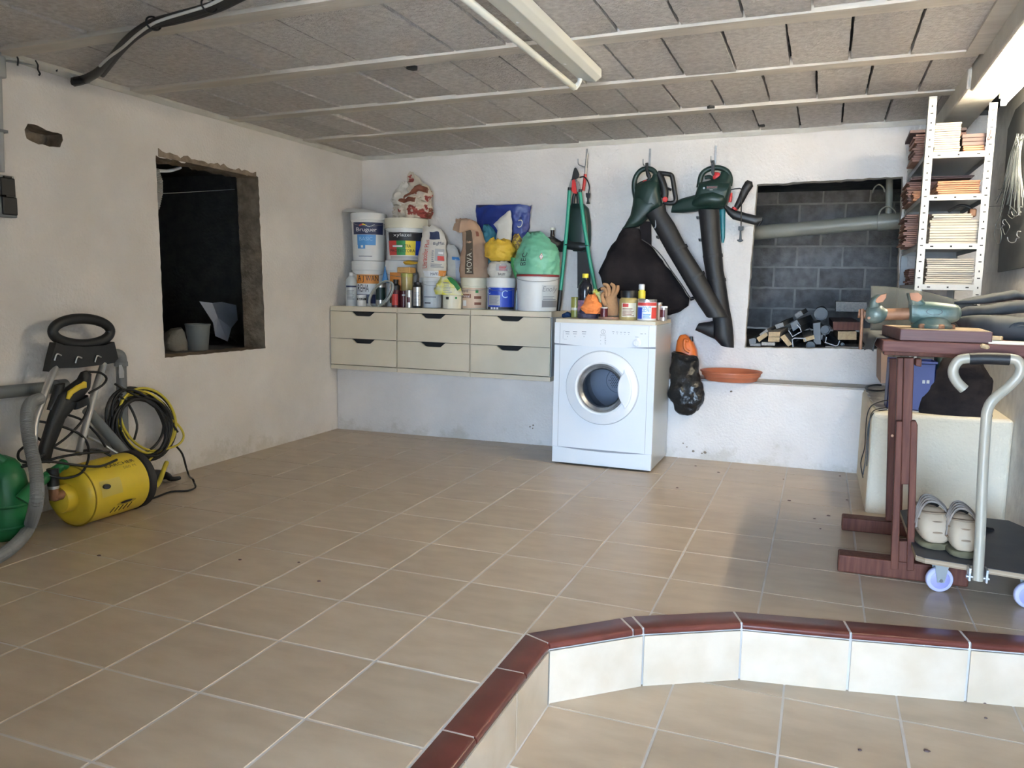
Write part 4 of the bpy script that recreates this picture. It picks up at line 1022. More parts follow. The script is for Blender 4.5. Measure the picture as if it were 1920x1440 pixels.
# ================================================================ TUMBLE DRYER
x0, x1, y0, y1, zt = -0.680, -0.074, 2.974, 3.462, 0.858
dry = thing('tumble_dryer', 'white front-loading tumble dryer standing on the beige tiled floor', 'dryer', ((x0 + x1) / 2, 3.2, 0))
dc = AY(1128.5, 727.5, 2.974); dcx, dcz = dc.x, dc.z
RO, RI = 0.218, 0.146
circ = lambda r, n=48: [(dcx + r * math.cos(2 * PI * k / n), dcz + r * math.sin(2 * PI * k / n)) for k in range(n)]
M['drysheet'] = mat('grey_white_sheet_steel', (0.50, 0.53, 0.54), 0.3, metal=0.25)
b = MB()                                                  # cabinet sides, top, back
b.box((x0, y0 + 0.02, 0.012), (x0 + 0.012, y1, zt), M['drysheet']); b.box((x1 - 0.012, y0 + 0.02, 0.012), (x1, y1, zt), M['drysheet'])
b.box((x0 + 0.012, y1 - 0.012, 0.012), (x1 - 0.012, y1, zt), M['drysheet']); b.box((x0 + 0.012, y0 + 0.02, 0.012), (x1 - 0.012, y1 - 0.012, 0.03), M['drysheet']); b.box((x0 + 0.012, y0 + 0.02, zt - 0.02), (x1 - 0.012, y1 - 0.012, zt), M['drysheet'])
b.build('cabinet', dry, smooth=0, bevel=0.006, seg=3)
zc1, zk = 0.728, 0.105                                     # seams of control panel and kick plate
b = MB(); loops = [[Vector((x0, zk + 0.004, 0)), Vector((x1, zk + 0.004, 0)), Vector((x1, zc1 - 0.004, 0)), Vector((x0, zc1 - 0.004, 0))], [Vector((*q, 0)) for q in circ(RI + 0.02)]]
flatp = [q for l in loops for q in l]; tri = geometry.tessellate_polygon(loops)
for yy_ in (y0, y0 + 0.02): b.add([(q.x, yy_, q.y) for q in flatp], [tuple(t) for t in tri], M['enamel'])
n4 = [(q.x, q.y) for q in loops[0]]
b.rings([[(q[0], y0, q[1]) for q in n4], [(q[0], y0 + 0.02, q[1]) for q in n4]], M['enamel'], cap0=False, cap1=False)
b.build('front_panel', dry, smooth=0)
for xx in (x0 + 0.034, x1 - 0.040):
    b = MB(); b.box((xx - 0.0012, y0 - 0.0006, zk + 0.006), (xx + 0.0012, y0 + 0.004, zc1 - 0.006), M['shelfg']); b.box((xx - 0.0012, y0 - 0.0066, zc1 + 0.004), (xx + 0.0012, y0, zt - 0.004), M['shelfg']); b.build('panel_groove', dry, smooth=0)
def bowed(za_l, za_m, zb_, flip, ya, yb, mt):
    n = 16; lo = []; 
    for k in range(n + 1):
        t = k / n; bow = 4 * t * (1 - t)
        lo.append((x0 + (x1 - x0) * t, za_l + (za_m - za_l) * bow))
    return lo
b = MB(); lo = bowed(zc1 + 0.008, zc1 - 0.006, zt, 0, 0, 0, None); b.prism(lo + [(x1, zt), (x0, zt)], M['enamel2'], 'y', y0 - 0.006, y0 + 0.02)
cp = b.build('control_panel', dry, smooth=0, bevel=0.003)
b = MB(); hi = bowed(zk + 0.006, zk - 0.008, 0, 0, 0, 0, None); b.prism([(x0, 0.012), (x1, 0.012)] + hi[::-1], M['enamel'], 'y', y0 - 0.004, y0 + 0.02)
b.build('kick_plate', dry, smooth=0, bevel=0.003)
b = MB(); b.box((x0 + .002, y0 + 0.001, zc1 - 0.008), (x1 - .002, y0 + 0.01, zc1 + 0.006), M['greytext']); b.box((x0 + .002, y0 + 0.001, zk - 0.008), (x1 - .002, y0 + 0.01, zk + 0.006), M['greytext']); b.build('seam', dry, smooth=0)
for xx in (x0 + 0.05, x1 - 0.05):
    for yy_ in (y0 + 0.06, y1 - 0.06):
        b = MB(); b.cyl((xx, yy_, 0.0), (xx, yy_, 0.013), 0.02, M['black']); b.build('foot', dry)
# porthole door: white ring, glass bowl, crescent grip
b = MB(); prof = [(RI - 0.004, -0.004), (RI, -0.026), (RI + 0.010, -0.031), (RI + 0.03, -0.024), (RO - 0.022, -0.018), (RO - 0.004, -0.012), (RO, 0.0)]
b.lathe((dcx, y0, dcz), [(r, h) for r, h in prof], M['enamel2'], 64, (0, 1, 0), False, False)
door = b.build('door', dry, smooth=40)
b = MB(); b.lathe((dcx, y0 - 0.001, dcz), [(RO + 0.0005, -0.001), (RO + 0.003, -0.0015), (RO + 0.003, 0.0)], M['shelfg'], 64, (0, 1, 0), False, False); b.build('door_gap', dry, smooth=0)
b = MB(); b.lathe((dcx, y0, dcz), [(RI - 0.001, -0.004), (RI - 0.002, -0.010), (RI - 0.014, -0.016), (RI - 0.030, 0.004), (RI - 0.036, 0.010)], M['steel'], 64, (0, 1, 0), False, False); b.build('inner_rim', door, smooth=50)
b = MB(); b.lathe((dcx, y0, dcz), [(RI - 0.002, 0.000), (RI * 0.6, 0.004), (0.001, 0.006)], M['glass'], 48, (0, 1, 0), False, False); b.build('glass', door, smooth=60)
cres = []
for k in range(15):
    a = -0.66 + 1.40 * k / 14; cres.append((dcx + (RI + 0.040) * math.cos(a), dcz + (RI + 0.040) * math.sin(a)))
for k in range(15):
    a = 0.74 - 1.40 * k / 14; q = (dcx + RI * 1.38 - 0.100 * math.cos((a - 0.04) * 1.15), dcz + (RI + 0.040) * math.sin(0.04) + 0.125 * math.sin((a - 0.04) * 1.15)); cres.append(q)
b = MB(); b.prism(cres, M['enamel2'], 'y', y0 - 0.038, y0 - 0.006); b.build('door_grip', door, smooth=0, bevel=0.008, seg=3)
# drum
b = MB(); b.lathe((dcx, y0 + 0.012, dcz), [(RI + 0.018, 0), (RI + 0.02, 0.04), (RI + 0.06, 0.06), (RI + 0.06, 0.16), (RI + 0.056, 0.165), (RI + 0.06, 0.17), (RI + 0.06, 0.38), (RI + 0.04, 0.40), (RI * 0.55, 0.40), (RI * 0.52, 0.395), (0.001, 0.395)], M['drum'], 56, (0, 1, 0), False, False)
drum = b.build('drum', dry, smooth=40)
for k in range(3):
    a = 0.6 + k * 2 * PI / 3; c0 = Vector((dcx + math.cos(a) * (RI + 0.05), y0 + 0.10, dcz + math.sin(a) * (RI + 0.05))); t = Vector((-math.cos(a), 0, -math.sin(a))); s_ = Vector((-math.sin(a), 0, math.cos(a)))
    b = MB(); b.add([c0 - s_ * .03, c0 + s_ * .03, c0 + t * .04] + [p_ + Vector((0, 0.28, 0)) for p_ in (c0 - s_ * .03, c0 + s_ * .03, c0 + t * .04)], [(0, 1, 2), (3, 5, 4), (0, 3, 4, 1), (1, 4, 5, 2), (2, 5, 3, 0)], M['drum']); b.build('lifter', drum, smooth=0)
b = MB()
for i in range(-5, 6):
    for j in range(-5, 6):
        if i * i + j * j < 26: b.lathe((dcx + i * 0.012 + 0.006 * (j % 2), y0 + 0.404, dcz + j * 0.0105), [(0.0032, 0), (0.001, -0.001)], M['dark'], 6, (0, 1, 0))
b.build('perforation', drum, smooth=0, kind='stuff')
# controls
kc = AY(1194, 643, 2.966)
b = MB(); b.lathe((kc.x, y0 - 0.006, kc.z), [(0.024, 0), (0.024, -0.004), (0.019, -0.006), (0.018, -0.016), (0.016, -0.018), (0.001, -0.018)], M['enamel2'], 32, (0, 1, 0)); b.box((kc.x - 0.0022, y0 - 0.028, kc.z - 0.017), (kc.x + 0.0022, y0 - 0.022, kc.z + 0.017), M['enamel2']); b.build('knob', cp, smooth=35)
yt = y0 - 0.0068
b = MB(); e = AY(1131, 622, 2.967)
b.rings([[(e.x + r * math.cos(2 * PI * k / 24), yt, e.z + r * math.sin(2 * PI * k / 24)) for k in range(24)] for r in (0.0135, 0.0115)], M['greytext'], cap0=False, cap1=False); b.box((e.x - 0.0015, yt, e.z - 0.007), (e.x + 0.0015, yt + .0003, e.z + 0.003), M['greytext']); b.box((e.x - 0.0015, yt, e.z + 0.005), (e.x + 0.0015, yt + .0003, e.z + 0.008), M['greytext']); b.build('logo', cp, smooth=0)
lettering('INDESIT', flat((e.x, yt, e.z - 0.020), (1, 0, 0), (0, 0, 1), 0.036, 0.006), M['greytext'], cp)
b = MB()
def tick(u, v, w, h):
    q = AY(u, v, 2.967); b.box((q.x - w / 2, yt, q.z - h / 2), (q.x + w / 2, yt + 0.0003, q.z + h / 2), M['greytext'])
for u in (1064, 1078, 1095): tick(u, 622, 0.026, 0.004); tick(u, 626, 0.022, 0.003); tick(u, 631, 0.003, 0.006)
tick(1056, 628, 0.0012, 0.045); tick(1060, 636, 0.02, 0.0012); tick(1058, 620.5, 0.012, 0.0012)
for k in range(5): tick(1126 + (k % 2) * 8, 632 + k * 3.2, 0.003, 0.003); tick(1135, 632 + k * 3.2, 0.008, 0.0025)
for k in range(5): tick(1150 + k * 7.2, 622 + k * 0.4, 0.012, 0.003); tick(1150 + k * 7.2, 625.5 + k * 0.4, 0.004, 0.003)
tick(1203, 626, 0.014, 0.003); tick(1210, 626, 0.008, 0.003); tick(1194, 632, 0.02, 0.002)
b.build('panel_print', cp, smooth=0, kind='stuff')
# worktop board on the dryer
b = MB(); b.box((x0 + 0.008, y0 - 0.012, zt), (x1 - 0.003, y1 - 0.01, zt + 0.022), M['cream'])
wt = b.build('cream_board', org=((x0 + x1) / 2, 3.2, zt), smooth=0, bevel=0.002); tag(wt, 'cream laminate board lying on top of the white dryer', 'board')
TD = zt + 0.022
# things on the board
root, B = bottle('oil_tin', 'olive and gold tin standing at the end of the board nearest the drawers', 'tin', 1071, 1088, 557, TD, 3.26, TIN, M['olive'], M['olive'], 0.882, M['pcream'], (0.35, 0.48))
root, B = bottle('cleaner_bottle', 'black bottle with yellow cap and coloured label on the dryer', 'bottle', 1084, 1112, 513, TD, 3.20, [(0.96, 0), (1, 0.02), (1, 0.42), (0.93, 0.46), (0.97, 0.52), (0.99, 0.62), (0.88, 0.74), (0.48, 0.84), (0.38, 0.87), (0.38, 0.90), (0.42, 0.901), (0.42, 0.99), (0.38, 1)], mat('bottle_black', (0.012, 0.013, 0.02), 0.22), M['pryellow'], 0.901, mat('label_mix', (0.14, 0.10, 0.20), 0.5, col2=(0.45, 0.20, 0.22), nscale=60), (0.05, 0.40))
B = sackpx([(597, 1084, 1121), (590, 1082, 1122), (582, 1086, 1119), (574, 1092, 1112)], TD, 3.14, 0.9, 0.006, 22, 21); b = MB(); B.mesh(b, M['purple'], 26, 10); tag(b.build('plastic_pouch', org=(B.S[0][1], 3.14, TD), smooth=30), 'dark purple film pouch under the orange cloth', 'pouch')
B = sackpx([(587, 1094, 1124), (578, 1091, 1130), (568, 1096, 1126), (558, 1100, 1120), (553, 1103, 1114)], TD + 0.030, 3.12, 0.8, 0.009, 22, 22); b = MB(); B.mesh(b, M['orangecloth'], 30, 14); tag(b.build('orange_cloth', org=(B.S[0][1], 3.12, TD + .03), smooth=25), 'bright orange cloth bunched up on the dryer', 'cloth')
B = sackpx([(566, 1113, 1126), (556, 1111, 1128), (548, 1112, 1124), (543, 1113, 1118)], TD + 0.075, 3.2, 0.6, 0.006, 30, 23); b = MB(); B.mesh(b, M['baglemon'], 20, 10); tag(b.build('yellow_rag', org=(B.S[0][1], 3.2, TD + .075), smooth=25), 'small bright yellow rag behind the leather glove', 'cloth')
b = MB(); c = AY(1063, 590, 3.25); b.loft([(c + Vector((-.026, 0, -.02)), c + Vector((-.024, 0, .006)), .03), (c + Vector((0, 0, -.022)), c + Vector((0, 0, .02)), .035), (c + Vector((.026, 0, -.02)), c + Vector((.03, 0, .008)), .03)], mat('dark_blue_cloth', (0.015, 0.05, 0.14), 0.8), 16, noi=.005); tag(b.build('blue_cloth', org=c - Vector((0, 0, .02)), smooth=30), 'small dark blue cloth at the edge of the board by the lopper', 'cloth')
# leather work glove leaning upright: cuff below, palm, four fingers and a thumb
gl = thing('work_glove', 'tan leather work glove with black edging, upright on the dryer', 'glove', AY(1145, 592, 3.15))
G_ = lambda u, v, y=3.15: AY(u, v, y)
b = MB(); b.loft([(G_(1133, 592), G_(1160, 592), .026), (G_(1133, 580), G_(1161, 580), .026), (G_(1134, 566), G_(1158, 566), .024), (G_(1134, 556), G_(1157, 556), .02), (G_(1136, 548), G_(1154, 548), .014)], M['leather'], 20, 2.4, noi=0.003); b.build('palm', gl, smooth=40)
for q in ([(1150, 558), (1155, 549), (1158, 542), (1158.5, 535)], [(1146, 556), (1150, 546), (1151, 537), (1145, 532)], [(1141, 555), (1142, 543), (1138, 535), (1131, 533)], [(1137, 556), (1136, 546), (1132, 541), (1127, 542)]):
    b = MB(); b.tube([G_(u, v, 3.14) for u, v in q], [0.014, 0.0125, 0.0115, 0.009], M['leather'], 10, sub=4); b.build('finger', gl, smooth=60)
b = MB(); b.tube([G_(1136, 572, 3.13), G_(1131, 562, 3.12), G_(1129, 553, 3.12), G_(1133, 548, 3.12)], [0.013, 0.012, 0.011, 0.008], M['leather'], 10, sub=4); b.build('thumb', gl, smooth=60)
b = MB(); b.tube([G_(1121, 545, 3.16), G_(1130, 541, 3.16), G_(1136, 546, 3.17), G_(1135, 560, 3.17)], [.008, .011, .010, .008], M['blackcloth'], 8, sub=4); b.build('black_edging', gl, smooth=60)
b = MB(); cx, r, z_ = pxw(1121, 1161, 597, 3.10); b.lathe((cx, 3.12, TD), [(r * .96, 0), (r, .002), (r, .011), (r * .97, .014), (0.001, .014)], mat('brown_lid', (0.35, 0.20, 0.14), 0.5), 30); tag(b.build('jar_lid', org=(cx, 3.12, TD)), 'flat brown lid lying under the jar beside the leather glove', 'lid')
root, B = bottle('glass_jar', 'small dark brown jar in front of the leather glove', 'jar', 1126, 1140, 576, TD + 0.0145, 3.10, TIN, M['maroon'], M['pwhite'], 0.882)
root, B = bottle('glass_jar', 'amber glass jar with wide black lid between glove and red-white tin', 'jar', 1162, 1197, 545, TD, 3.14, [(0.96, 0), (1, 0.02), (1, 0.66), (0.93, 0.72), (0.82, 0.75), (0.82, 0.76), (0.88, 0.761), (0.90, 0.97), (0.86, 1)], M['jarstuff'], M['black'], 0.761, M['pcream'], (0.10, 0.58), (-0.7, 0.8))
b = MB(); B.patch(b, -0.6, 0.0, 0.44, 0.56, M['prred'], .002, 6, 3); b.build('print_block', root, smooth=60); lines(B, root, -0.6, 0.6, 0.14, 0.42, 6, 'prbrown')
root, B = bottle('spray_bottle', 'bottle with white nozzle and yellow collar behind the red-white tin', 'bottle', 1194, 1214, 534, TD, 3.28, [(1, 0), (1, 0.55), (0.72, 0.60), (0.70, 0.601), (0.70, 0.82), (0.5, 0.83), (0.5, 1)], M['bottlew'], M['pryellow'], 0.601)
b = MB(); cx, r, zt_ = pxw(1198, 1209, 533, 3.28); b.lathe((cx, 3.28, B.S[-1][0] - 0.03), [(r * 1.05, 0), (r * 1.05, .03), (r * .8, .034)], M['prwhite'], 18); b.build('nozzle', root)
root, B = bottle('paint_tin', 'large white tin with red rim and blue lettering on the dryer', 'tin', 1196, 1232, 561, TD, 3.12, TIN, M['prwhite'], M['silver'], 0.882, M['prwhite'], (0.04, 0.86))
b = MB(); B.patch(b, -0.95, 0.95, 0.70, 0.87, M['prred'], .0016, 14, 3); B.patch(b, 0.45, 0.95, 0.10, 0.62, M['prred'], .0016, 6, 4); B.patch(b, -0.95, -0.5, 0.08, 0.62, M['blue'], .0016, 6, 4); b.build('print_block', root, smooth=60)
B.text('SENT', -0.45, 0.40, 0.40, 0.66, M['sky'], root, off=0.003); lines(B, root, -0.4, 0.4, 0.12, 0.34, 4, 'sky')
root, B = bottle('paint_tin', 'narrow tan tin squeezed behind the two end tins on the dryer', 'tin', 1230, 1242, 567, TD, 3.22, TIN, mat('tan_tin', (0.42, 0.27, 0.18), 0.4), M['silver'], 0.882)
root, B = bottle('paint_tin', 'small tin with dark label at the outer end of the board on the dryer', 'tin', 1238, 1252, 574, TD, 3.12, TIN, M['silver'], M['prwhite'], 0.882, M['maroon'], (0.25, 0.75), (-0.9, 0.3))

# ================================================================ TOOLS HANGING ON THE BACK WALL
ZV = 3.6
def L3(u, v, s=3.6, ou=1020, ov=260): return (ou + u / s, ov + v / s)       # coordinates taken from an enlarged crop
def PY(u, v, y): q = L3(u, v); return AY(q[0], q[1], y)
def slab(b, pts, y, th, mt, crop=True):
    q = [PY(u, v, y) if crop else AY(u, v, y) for u, v in pts]
    b.prism([(p_.x, p_.z) for p_ in q], mt, 'y', y - th / 2, y + th / 2)
def lo(b, secs, y, mt, n=20, power=2.2, crop=True, **k):
    f = PY if crop else AY
    b.loft([(f(a[0], a[1], y + (a[5] if len(a) > 5 else 0)), f(a[2], a[3], y + (a[5] if len(a) > 5 else 0)), a[4]) for a in secs], mt, n, power, **k)
def tb(b, pts, y, r, mt, crop=True, n=10, closed=False, sub=4):
    f = PY if crop else AY
    b.tube([f(q[0], q[1], y + (q[2] if len(q) > 2 else 0)) for q in pts], r, mt, n, closed=closed, sub=sub)
# hooks screwed to the wall
for k, (u, v, what) in enumerate(((290, 100, 'steel wall hook holding the lopper and the hedge trimmer'), (716, 100, 'steel wall hook holding the leaf vacuum with the black bag'), (1160, 80, 'steel wall hook holding the leaf blower nearest the wall opening'))):
    h = thing('wall_hook', what, 'hook', PY(u, v, YB), 'tool hooks on the back wall')
    b = MB(); p0 = PY(u, v - 20, YB); b.box((p0.x - 0.007, YB - 0.004, p0.z - 0.115), (p0.x + 0.007, YB + 0.0005, p0.z + 0.012), M['steel']); b.build('plate', h, smooth=0, bevel=0.001)
    b = MB(); b.tube([(p0.x, YB - 0.004, p0.z - 0.105), (p0.x, YB - 0.06, p0.z - 0.115), (p0.x, YB - 0.12, p0.z - 0.118), (p0.x, YB - 0.19, p0.z - 0.116), (p0.x, YB - 0.205, p0.z - 0.085)], 0.004, M['steel'], 8); b.build('hook', h)
    b = MB(); b.lathe((p0.x, YB - 0.004, p0.z), [(0.005, 0), (0.004, 0.003), (0.001, 0.003)], M['steel'], 10, (0, -1, 0)); b.build('screw', h)
# lopper
lp = thing('lopper', 'long green-handled lopper hanging head up between drawers and leaf vacuum', 'lopper', PY(200, 300, 3.60))
yl = 3.60
for pts, nm in (([(172, 350), (158, 560), (135, 800), (112, 1022)], 'handle'), ([(242, 362), (268, 560), (305, 800), (352, 1040), (372, 1130)], 'handle')):
    b = MB(); tb(b, pts, yl, 0.0125, M['green'], n=14); hd = b.build(nm, lp, smooth=60)
    b = MB(); s_ = -1 if pts[0][0] < 200 else 1
    if s_ < 0: tb(b, [(112, 1022), (104, 1100), (94, 1182)], yl, 0.0140, M['black'], n=14)
    else: tb(b, [(372, 1130), (385, 1200), (398, 1280)], yl, 0.0140, M['black'], n=14)
    b.build('grip', hd, smooth=60)
    b = MB(); tb(b, [(pts[0][0] + 2, pts[0][1] - 20), pts[0]], yl, 0.013, M['black'], n=14, sub=1); b.build('socket', hd, smooth=60)
b = MB(); slab(b, [(186, 282), (196, 230), (206, 198), (216, 195), (228, 215), (238, 240), (234, 262), (214, 275), (200, 285)], yl, 0.012, M['black']); b.build('blade', lp, smooth=0, bevel=.002)
b = MB(); slab(b, [(164, 335), (182, 275), (210, 262), (224, 280), (206, 300), (192, 340)], yl + .004, 0.010, M['steel']); b.build('jaw', lp, smooth=0, bevel=.002)
b = MB(); slab(b, [(190, 282), (206, 272), (214, 300), (224, 372), (204, 372), (186, 352)], yl - .010, 0.014, M['red']); b.build('red_arm', lp, smooth=0, bevel=.003)
b = MB(); slab(b, [(216, 280), (236, 290), (250, 362), (226, 362), (220, 330)], yl - .004, 0.014, M['steel']); b.build('steel_arm', lp, smooth=0, bevel=.002)
b = MB(); tb(b, [(140, 716), (210, 712), (300, 722)], yl - 0.016, 0.003, M['black'], n=6); b.build('strap', lp)
# hedge trimmer hanging behind it
ht = thing('hedge_trimmer', 'dark green hedge trimmer hanging blade down behind the green lopper', 'trimmer', PY(240, 600, 3.68))
b = MB(); lo(b, [(186, 440, 270, 440, .03), (172, 480, 300, 470, .045), (162, 560, 314, 560, .05), (160, 650, 316, 650, .05), (175, 720, 312, 720, .045), (200, 760, 290, 765, .035)], 3.675, M['dgreen'], 22, 3.0); b.build('housing', ht, smooth=40)
b = MB(); lo(b, [(108, 700, 112, 740, .02), (150, 680, 150, 745, .04), (250, 690, 255, 765, .045), (300, 690, 300, 750, .03)], 3.665, M['black'], 18, 2.6); b.build('hand_guard', ht, smooth=40)
b = MB(); tb(b, [(186, 500), (196, 440), (205, 380), (224, 372), (232, 430), (222, 500)], 3.66, 0.012, M['black'], n=10); b.build('rear_handle', ht, smooth=60)
b = MB(); slab(b, [(226, 762), (312, 762), (312, 1010), (226, 1010)], 3.690, 0.012, M['blackr'])
b.build('blade_sheath', ht, smooth=0, bevel=.002)
for k in range(6):
    b = MB(); slab(b, [(232 + 13 * k, 765), (240 + 13 * k, 752), (246 + 13 * k, 765)], 3.684, 0.006, M['steel']); b.build('tooth', ht, smooth=0)
b = MB(); tb(b, [(240, 262), (272, 258), (296, 290), (306, 330), (298, 372)], 3.655, 0.0045, M['black'], n=8); b.build('cord', ht)
b = MB(); slab(b, [(283, 368), (313, 368), (309, 398), (302, 402), (302, 420), (310, 438), (286, 440), (293, 420), (292, 402), (286, 395)], 3.655, 0.022, M['black']); b.build('plug', ht, smooth=0, bevel=.003)
b = MB(); tb(b, [(264, 350), (272, 300), (279, 240)], 3.665, 0.011, M['red'], n=10); b.build('red_handle', ht)
b = MB(); tb(b, [(279, 240), (284, 170), (292, 96)], 3.672, 0.0075, M['steel'], n=10); b.build('rod', ht)
# leaf vacuum with its bag
lv = thing('leaf_vacuum', 'dark green leaf vacuum with a big black cloth bag hanging on the wall', 'leaf blower', PY(700, 420, 3.60))
y = 3.58
b = MB(); lo(b, [(612, 395, 630, 310, .03), (640, 430, 690, 285, .055), (660, 470, 745, 280, .062), (690, 500, 778, 300, .062), (730, 500, 790, 400, .05), (770, 480, 800, 440, .03)], y, M['dgreen'], 24, 2.8); b.build('housing', lv, smooth=45)
b = MB(); lo(b, [(604, 400, 790, 415, .05), (600, 450, 780, 455, .058), (585, 520, 740, 500, .055), (545, 590, 680, 560, .05), (528, 610, 640, 592, .042)], y - .004, M['dgreen'], 22, 2.6); b.build('outlet', lv, smooth=45)
b = MB(); tb(b, [(622, 420), (608, 330), (618, 262), (658, 212), (712, 204), (752, 232), (766, 300), (770, 370)], y, 0.0165, M['dgreen'], n=12); b.build('rear_handle', lv, smooth=60)
b = MB(); lo(b, [(640, 345, 782, 345, .045), (655, 312, 780, 300, .035), (700, 290, 778, 270, .026), (728, 262, 770, 240, .018), (738, 238, 760, 222, .012)], y, M['dgreen'], 18, 2.6); b.build('handle_root', lv, smooth=45)
b = MB(); lo(b, [(684, 166, 704, 163, .010), (684, 215, 706, 215, .012), (690, 250, 725, 250, .012), (704, 272, 718, 268, .008)], y - .01, M['black'], 12); b.build('hanging_loop', lv, smooth=45)
b = MB(); tb(b, [(630, 318), (660, 300), (700, 285), (715, 270)], y, 0.013, M['dgreen'], n=10); b.build('trigger_housing', lv, smooth=60)
b = MB(); tb(b, [(668, 292), (684, 288), (694, 282)], y - .012, 0.008, M['red'], n=8); b.build('trigger', lv)
b = MB(); tb(b, [(770, 232), (850, 242), (868, 270), (880, 350), (888, 420), (850, 436), (806, 428)], y + .005, 0.0145, M['black'], n=10); b.build('front_handle', lv, smooth=60)
b = MB(); tb(b, [(775, 240), (800, 300), (815, 360), (812, 400)], y + .005, 0.024, M['black'], n=10); b.build('handle_leg', lv, smooth=60)
b = MB(); tb(b, [(815, 330), (860, 345)], y + .005, 0.008, M['black'], n=8, sub=1); b.build('handle_bridge', lv)
b = MB(); c = PY(818, 411, y - .02); b.lathe(c, [(0.017, 0), (0.017, -0.010), (0.012, -0.014), (0.001, -0.014)], M['red'], 18, (0, 1, 0)); b.build('red_knob', lv)
b = MB(); lo(b, [(690, 520, 820, 445, .05), (715, 560, 825, 490, .052), (760, 640, 880, 570, .052), (835, 775, 960, 725, .054), (960, 985, 1075, 905, .055), (1040, 1120, 1160, 1060, .055), (1098, 1205, 1245, 1200, .055)], y - .035, M['blackr'], 24, 2.0, sub=3); b.build('suction_tube', lv, smooth=50)
b = MB(); lo(b, [(1104, 1203, 1236, 1200, .046), (1108, 1209, 1238, 1206, .046)], y - .035, M['dark'], 24); b.build('tube_mouth', lv)
for s0 in ((832, 772, 962, 720), (958, 985, 1078, 902)):
    b = MB(); lo(b, [(s0[0] - 3, s0[1] - 8, s0[2] + 2, s0[3] - 10, .056), (s0[0] + 2, s0[1] + 2, s0[2] + 8, s0[3] + 2, .0575), (s0[0] + 8, s0[1] + 12, s0[2] + 10, s0[3] + 8, .056)], y - .035, M['blackr'], 24, sub=1); b.build('tube_joint', lv, smooth=50)
b = MB(); tb(b, [(752, 540), (754, 590), (746, 604)], y - .08, 0.004, M['steel'], n=6); b.build('clip', lv)
b = MB(); lo(b, [(755, 655, 780, 655, .012), (758, 672, 776, 680, .008)], y - .06, M['black'], 10); b.build('catch', lv)
b = MB(); b.prism([(PY(a_, c_, 3.66).x, PY(a_, c_, 3.66).z) for a_, c_ in ((648, 555), (722, 560), (724, 760), (644, 760))], M['blackcloth'], 'y', 3.66, 3.672); b.build('carry_strap', lv, smooth=0)
b = MB(); lo(b, [(535, 600, 640, 605, .04), (500, 640, 650, 640, .045), (478, 690, 655, 680, .06), (440, 770, 735, 745, .085), (405, 840, 800, 820, .095), (370, 905, 852, 890, .10), (395, 985, 905, 960, .10), (470, 1060, 955, 1030, .095), (600, 1125, 985, 1080, .085), (720, 1172, 972, 1128, .065), (838, 1200, 900, 1165, .03)], 3.625, M['blackcloth'], 40, 2.3, noi=0.012, nsc=9, sub=4); bg_ = b.build('collection_bag', lv, smooth=60)
b = MB(); tb(b, [(660, 680, -.07), (740, 735, -.085), (800, 800, -.09), (860, 890, -.09), (930, 985, -.085), (985, 1070, -.06), (1010, 1080, -.05)], 3.61, 0.0035, mat('grey_seam', (0.07, 0.062, 0.06), 0.9), n=6); b.build('seam', bg_)
b = MB(); lo(b, [(985, 1075, 990, 1095, .01), (1000, 1066, 1004, 1090, .012), (1014, 1066, 1016, 1084, .006)], 3.60, M['blackcloth'], 10); b.build('zip_pull', bg_)
# leaf blower beside the opening
lb = thing('leaf_blower', 'dark green leaf blower with black tube hanging beside the wall opening', 'leaf blower', PY(1150, 400, 3.64))
y = 3.64
b = MB(); lo(b, [(860, 500, 878, 428, .028), (940, 502, 938, 402, .04), (1020, 494, 1024, 380, .05), (1060, 484, 1050, 300, .06), (1130, 478, 1140, 282, .065), (1200, 475, 1262, 300, .06), (1225, 468, 1262, 340, .045)], y, M['dgreen'], 26, 2.8, sub=3)
b.build('housing', lb, smooth=45)
b = MB(); lo(b, [(1000, 478, 1010, 402, .04), (1050, 470, 1070, 366, .072), (1120, 468, 1150, 352, .080), (1190, 466, 1225, 380, .072), (1225, 462, 1244, 410, .04)], y - .008, M['dgreen'], 24, 2.2, sub=3); b.build('fan_cover', lb, smooth=60)
b = MB(); tb(b, [(1045, 330), (1062, 248), (1102, 210), (1170, 196), (1232, 218), (1256, 265), (1252, 320)], y, 0.0165, M['dgreen'], n=12); b.build('rear_handle', lb, smooth=60)
b = MB(); lo(b, [(1036, 330, 1262, 330, .05), (1045, 300, 1268, 296, .042), (1150, 276, 1268, 272, .03), (1186, 250, 1264, 250, .022), (1196, 225, 1252, 228, .014)], y, M['dgreen'], 20, 2.6); b.build('handle_root', lb, smooth=45)
b = MB(); tb(b, [(1085, 262), (1120, 258), (1150, 280)], y, .012, M['dgreen'], n=8); b.build('trigger_housing', lb)
b = MB(); lo(b, [(1138, 275, 1150, 225, .012), (1160, 282, 1172, 225, .014), (1184, 270, 1188, 232, .01)], y - .004, M['red'], 12); b.build('trigger', lb, smooth=50)
b = MB(); slab(b, [(1130, 148), (1150, 146), (1152, 200), (1150, 246), (1138, 250), (1128, 230), (1130, 200)], y - .02, 0.016, M['black']); b.build('hanging_loop', lb, smooth=0, bevel=.003)
yb_ = y - 0.078
q0, q1 = PY(1098, 330, yb_), PY(1165, 330, yb_)
b = MB(); b.box((q0.x - .004, yb_ + .012, q0.z - .012), (q1.x + .004, yb_ + .03, q0.z + .013), M['dgreen']); b.build('badge', lb, smooth=0, bevel=.002)
lettering('BOSCH', flat(((q0 + q1) / 2) + Vector((0, .0115, .003)), (1, 0, 0), (0, 0, 1), q1.x - q0.x, 0.011), M['dred'], lb)
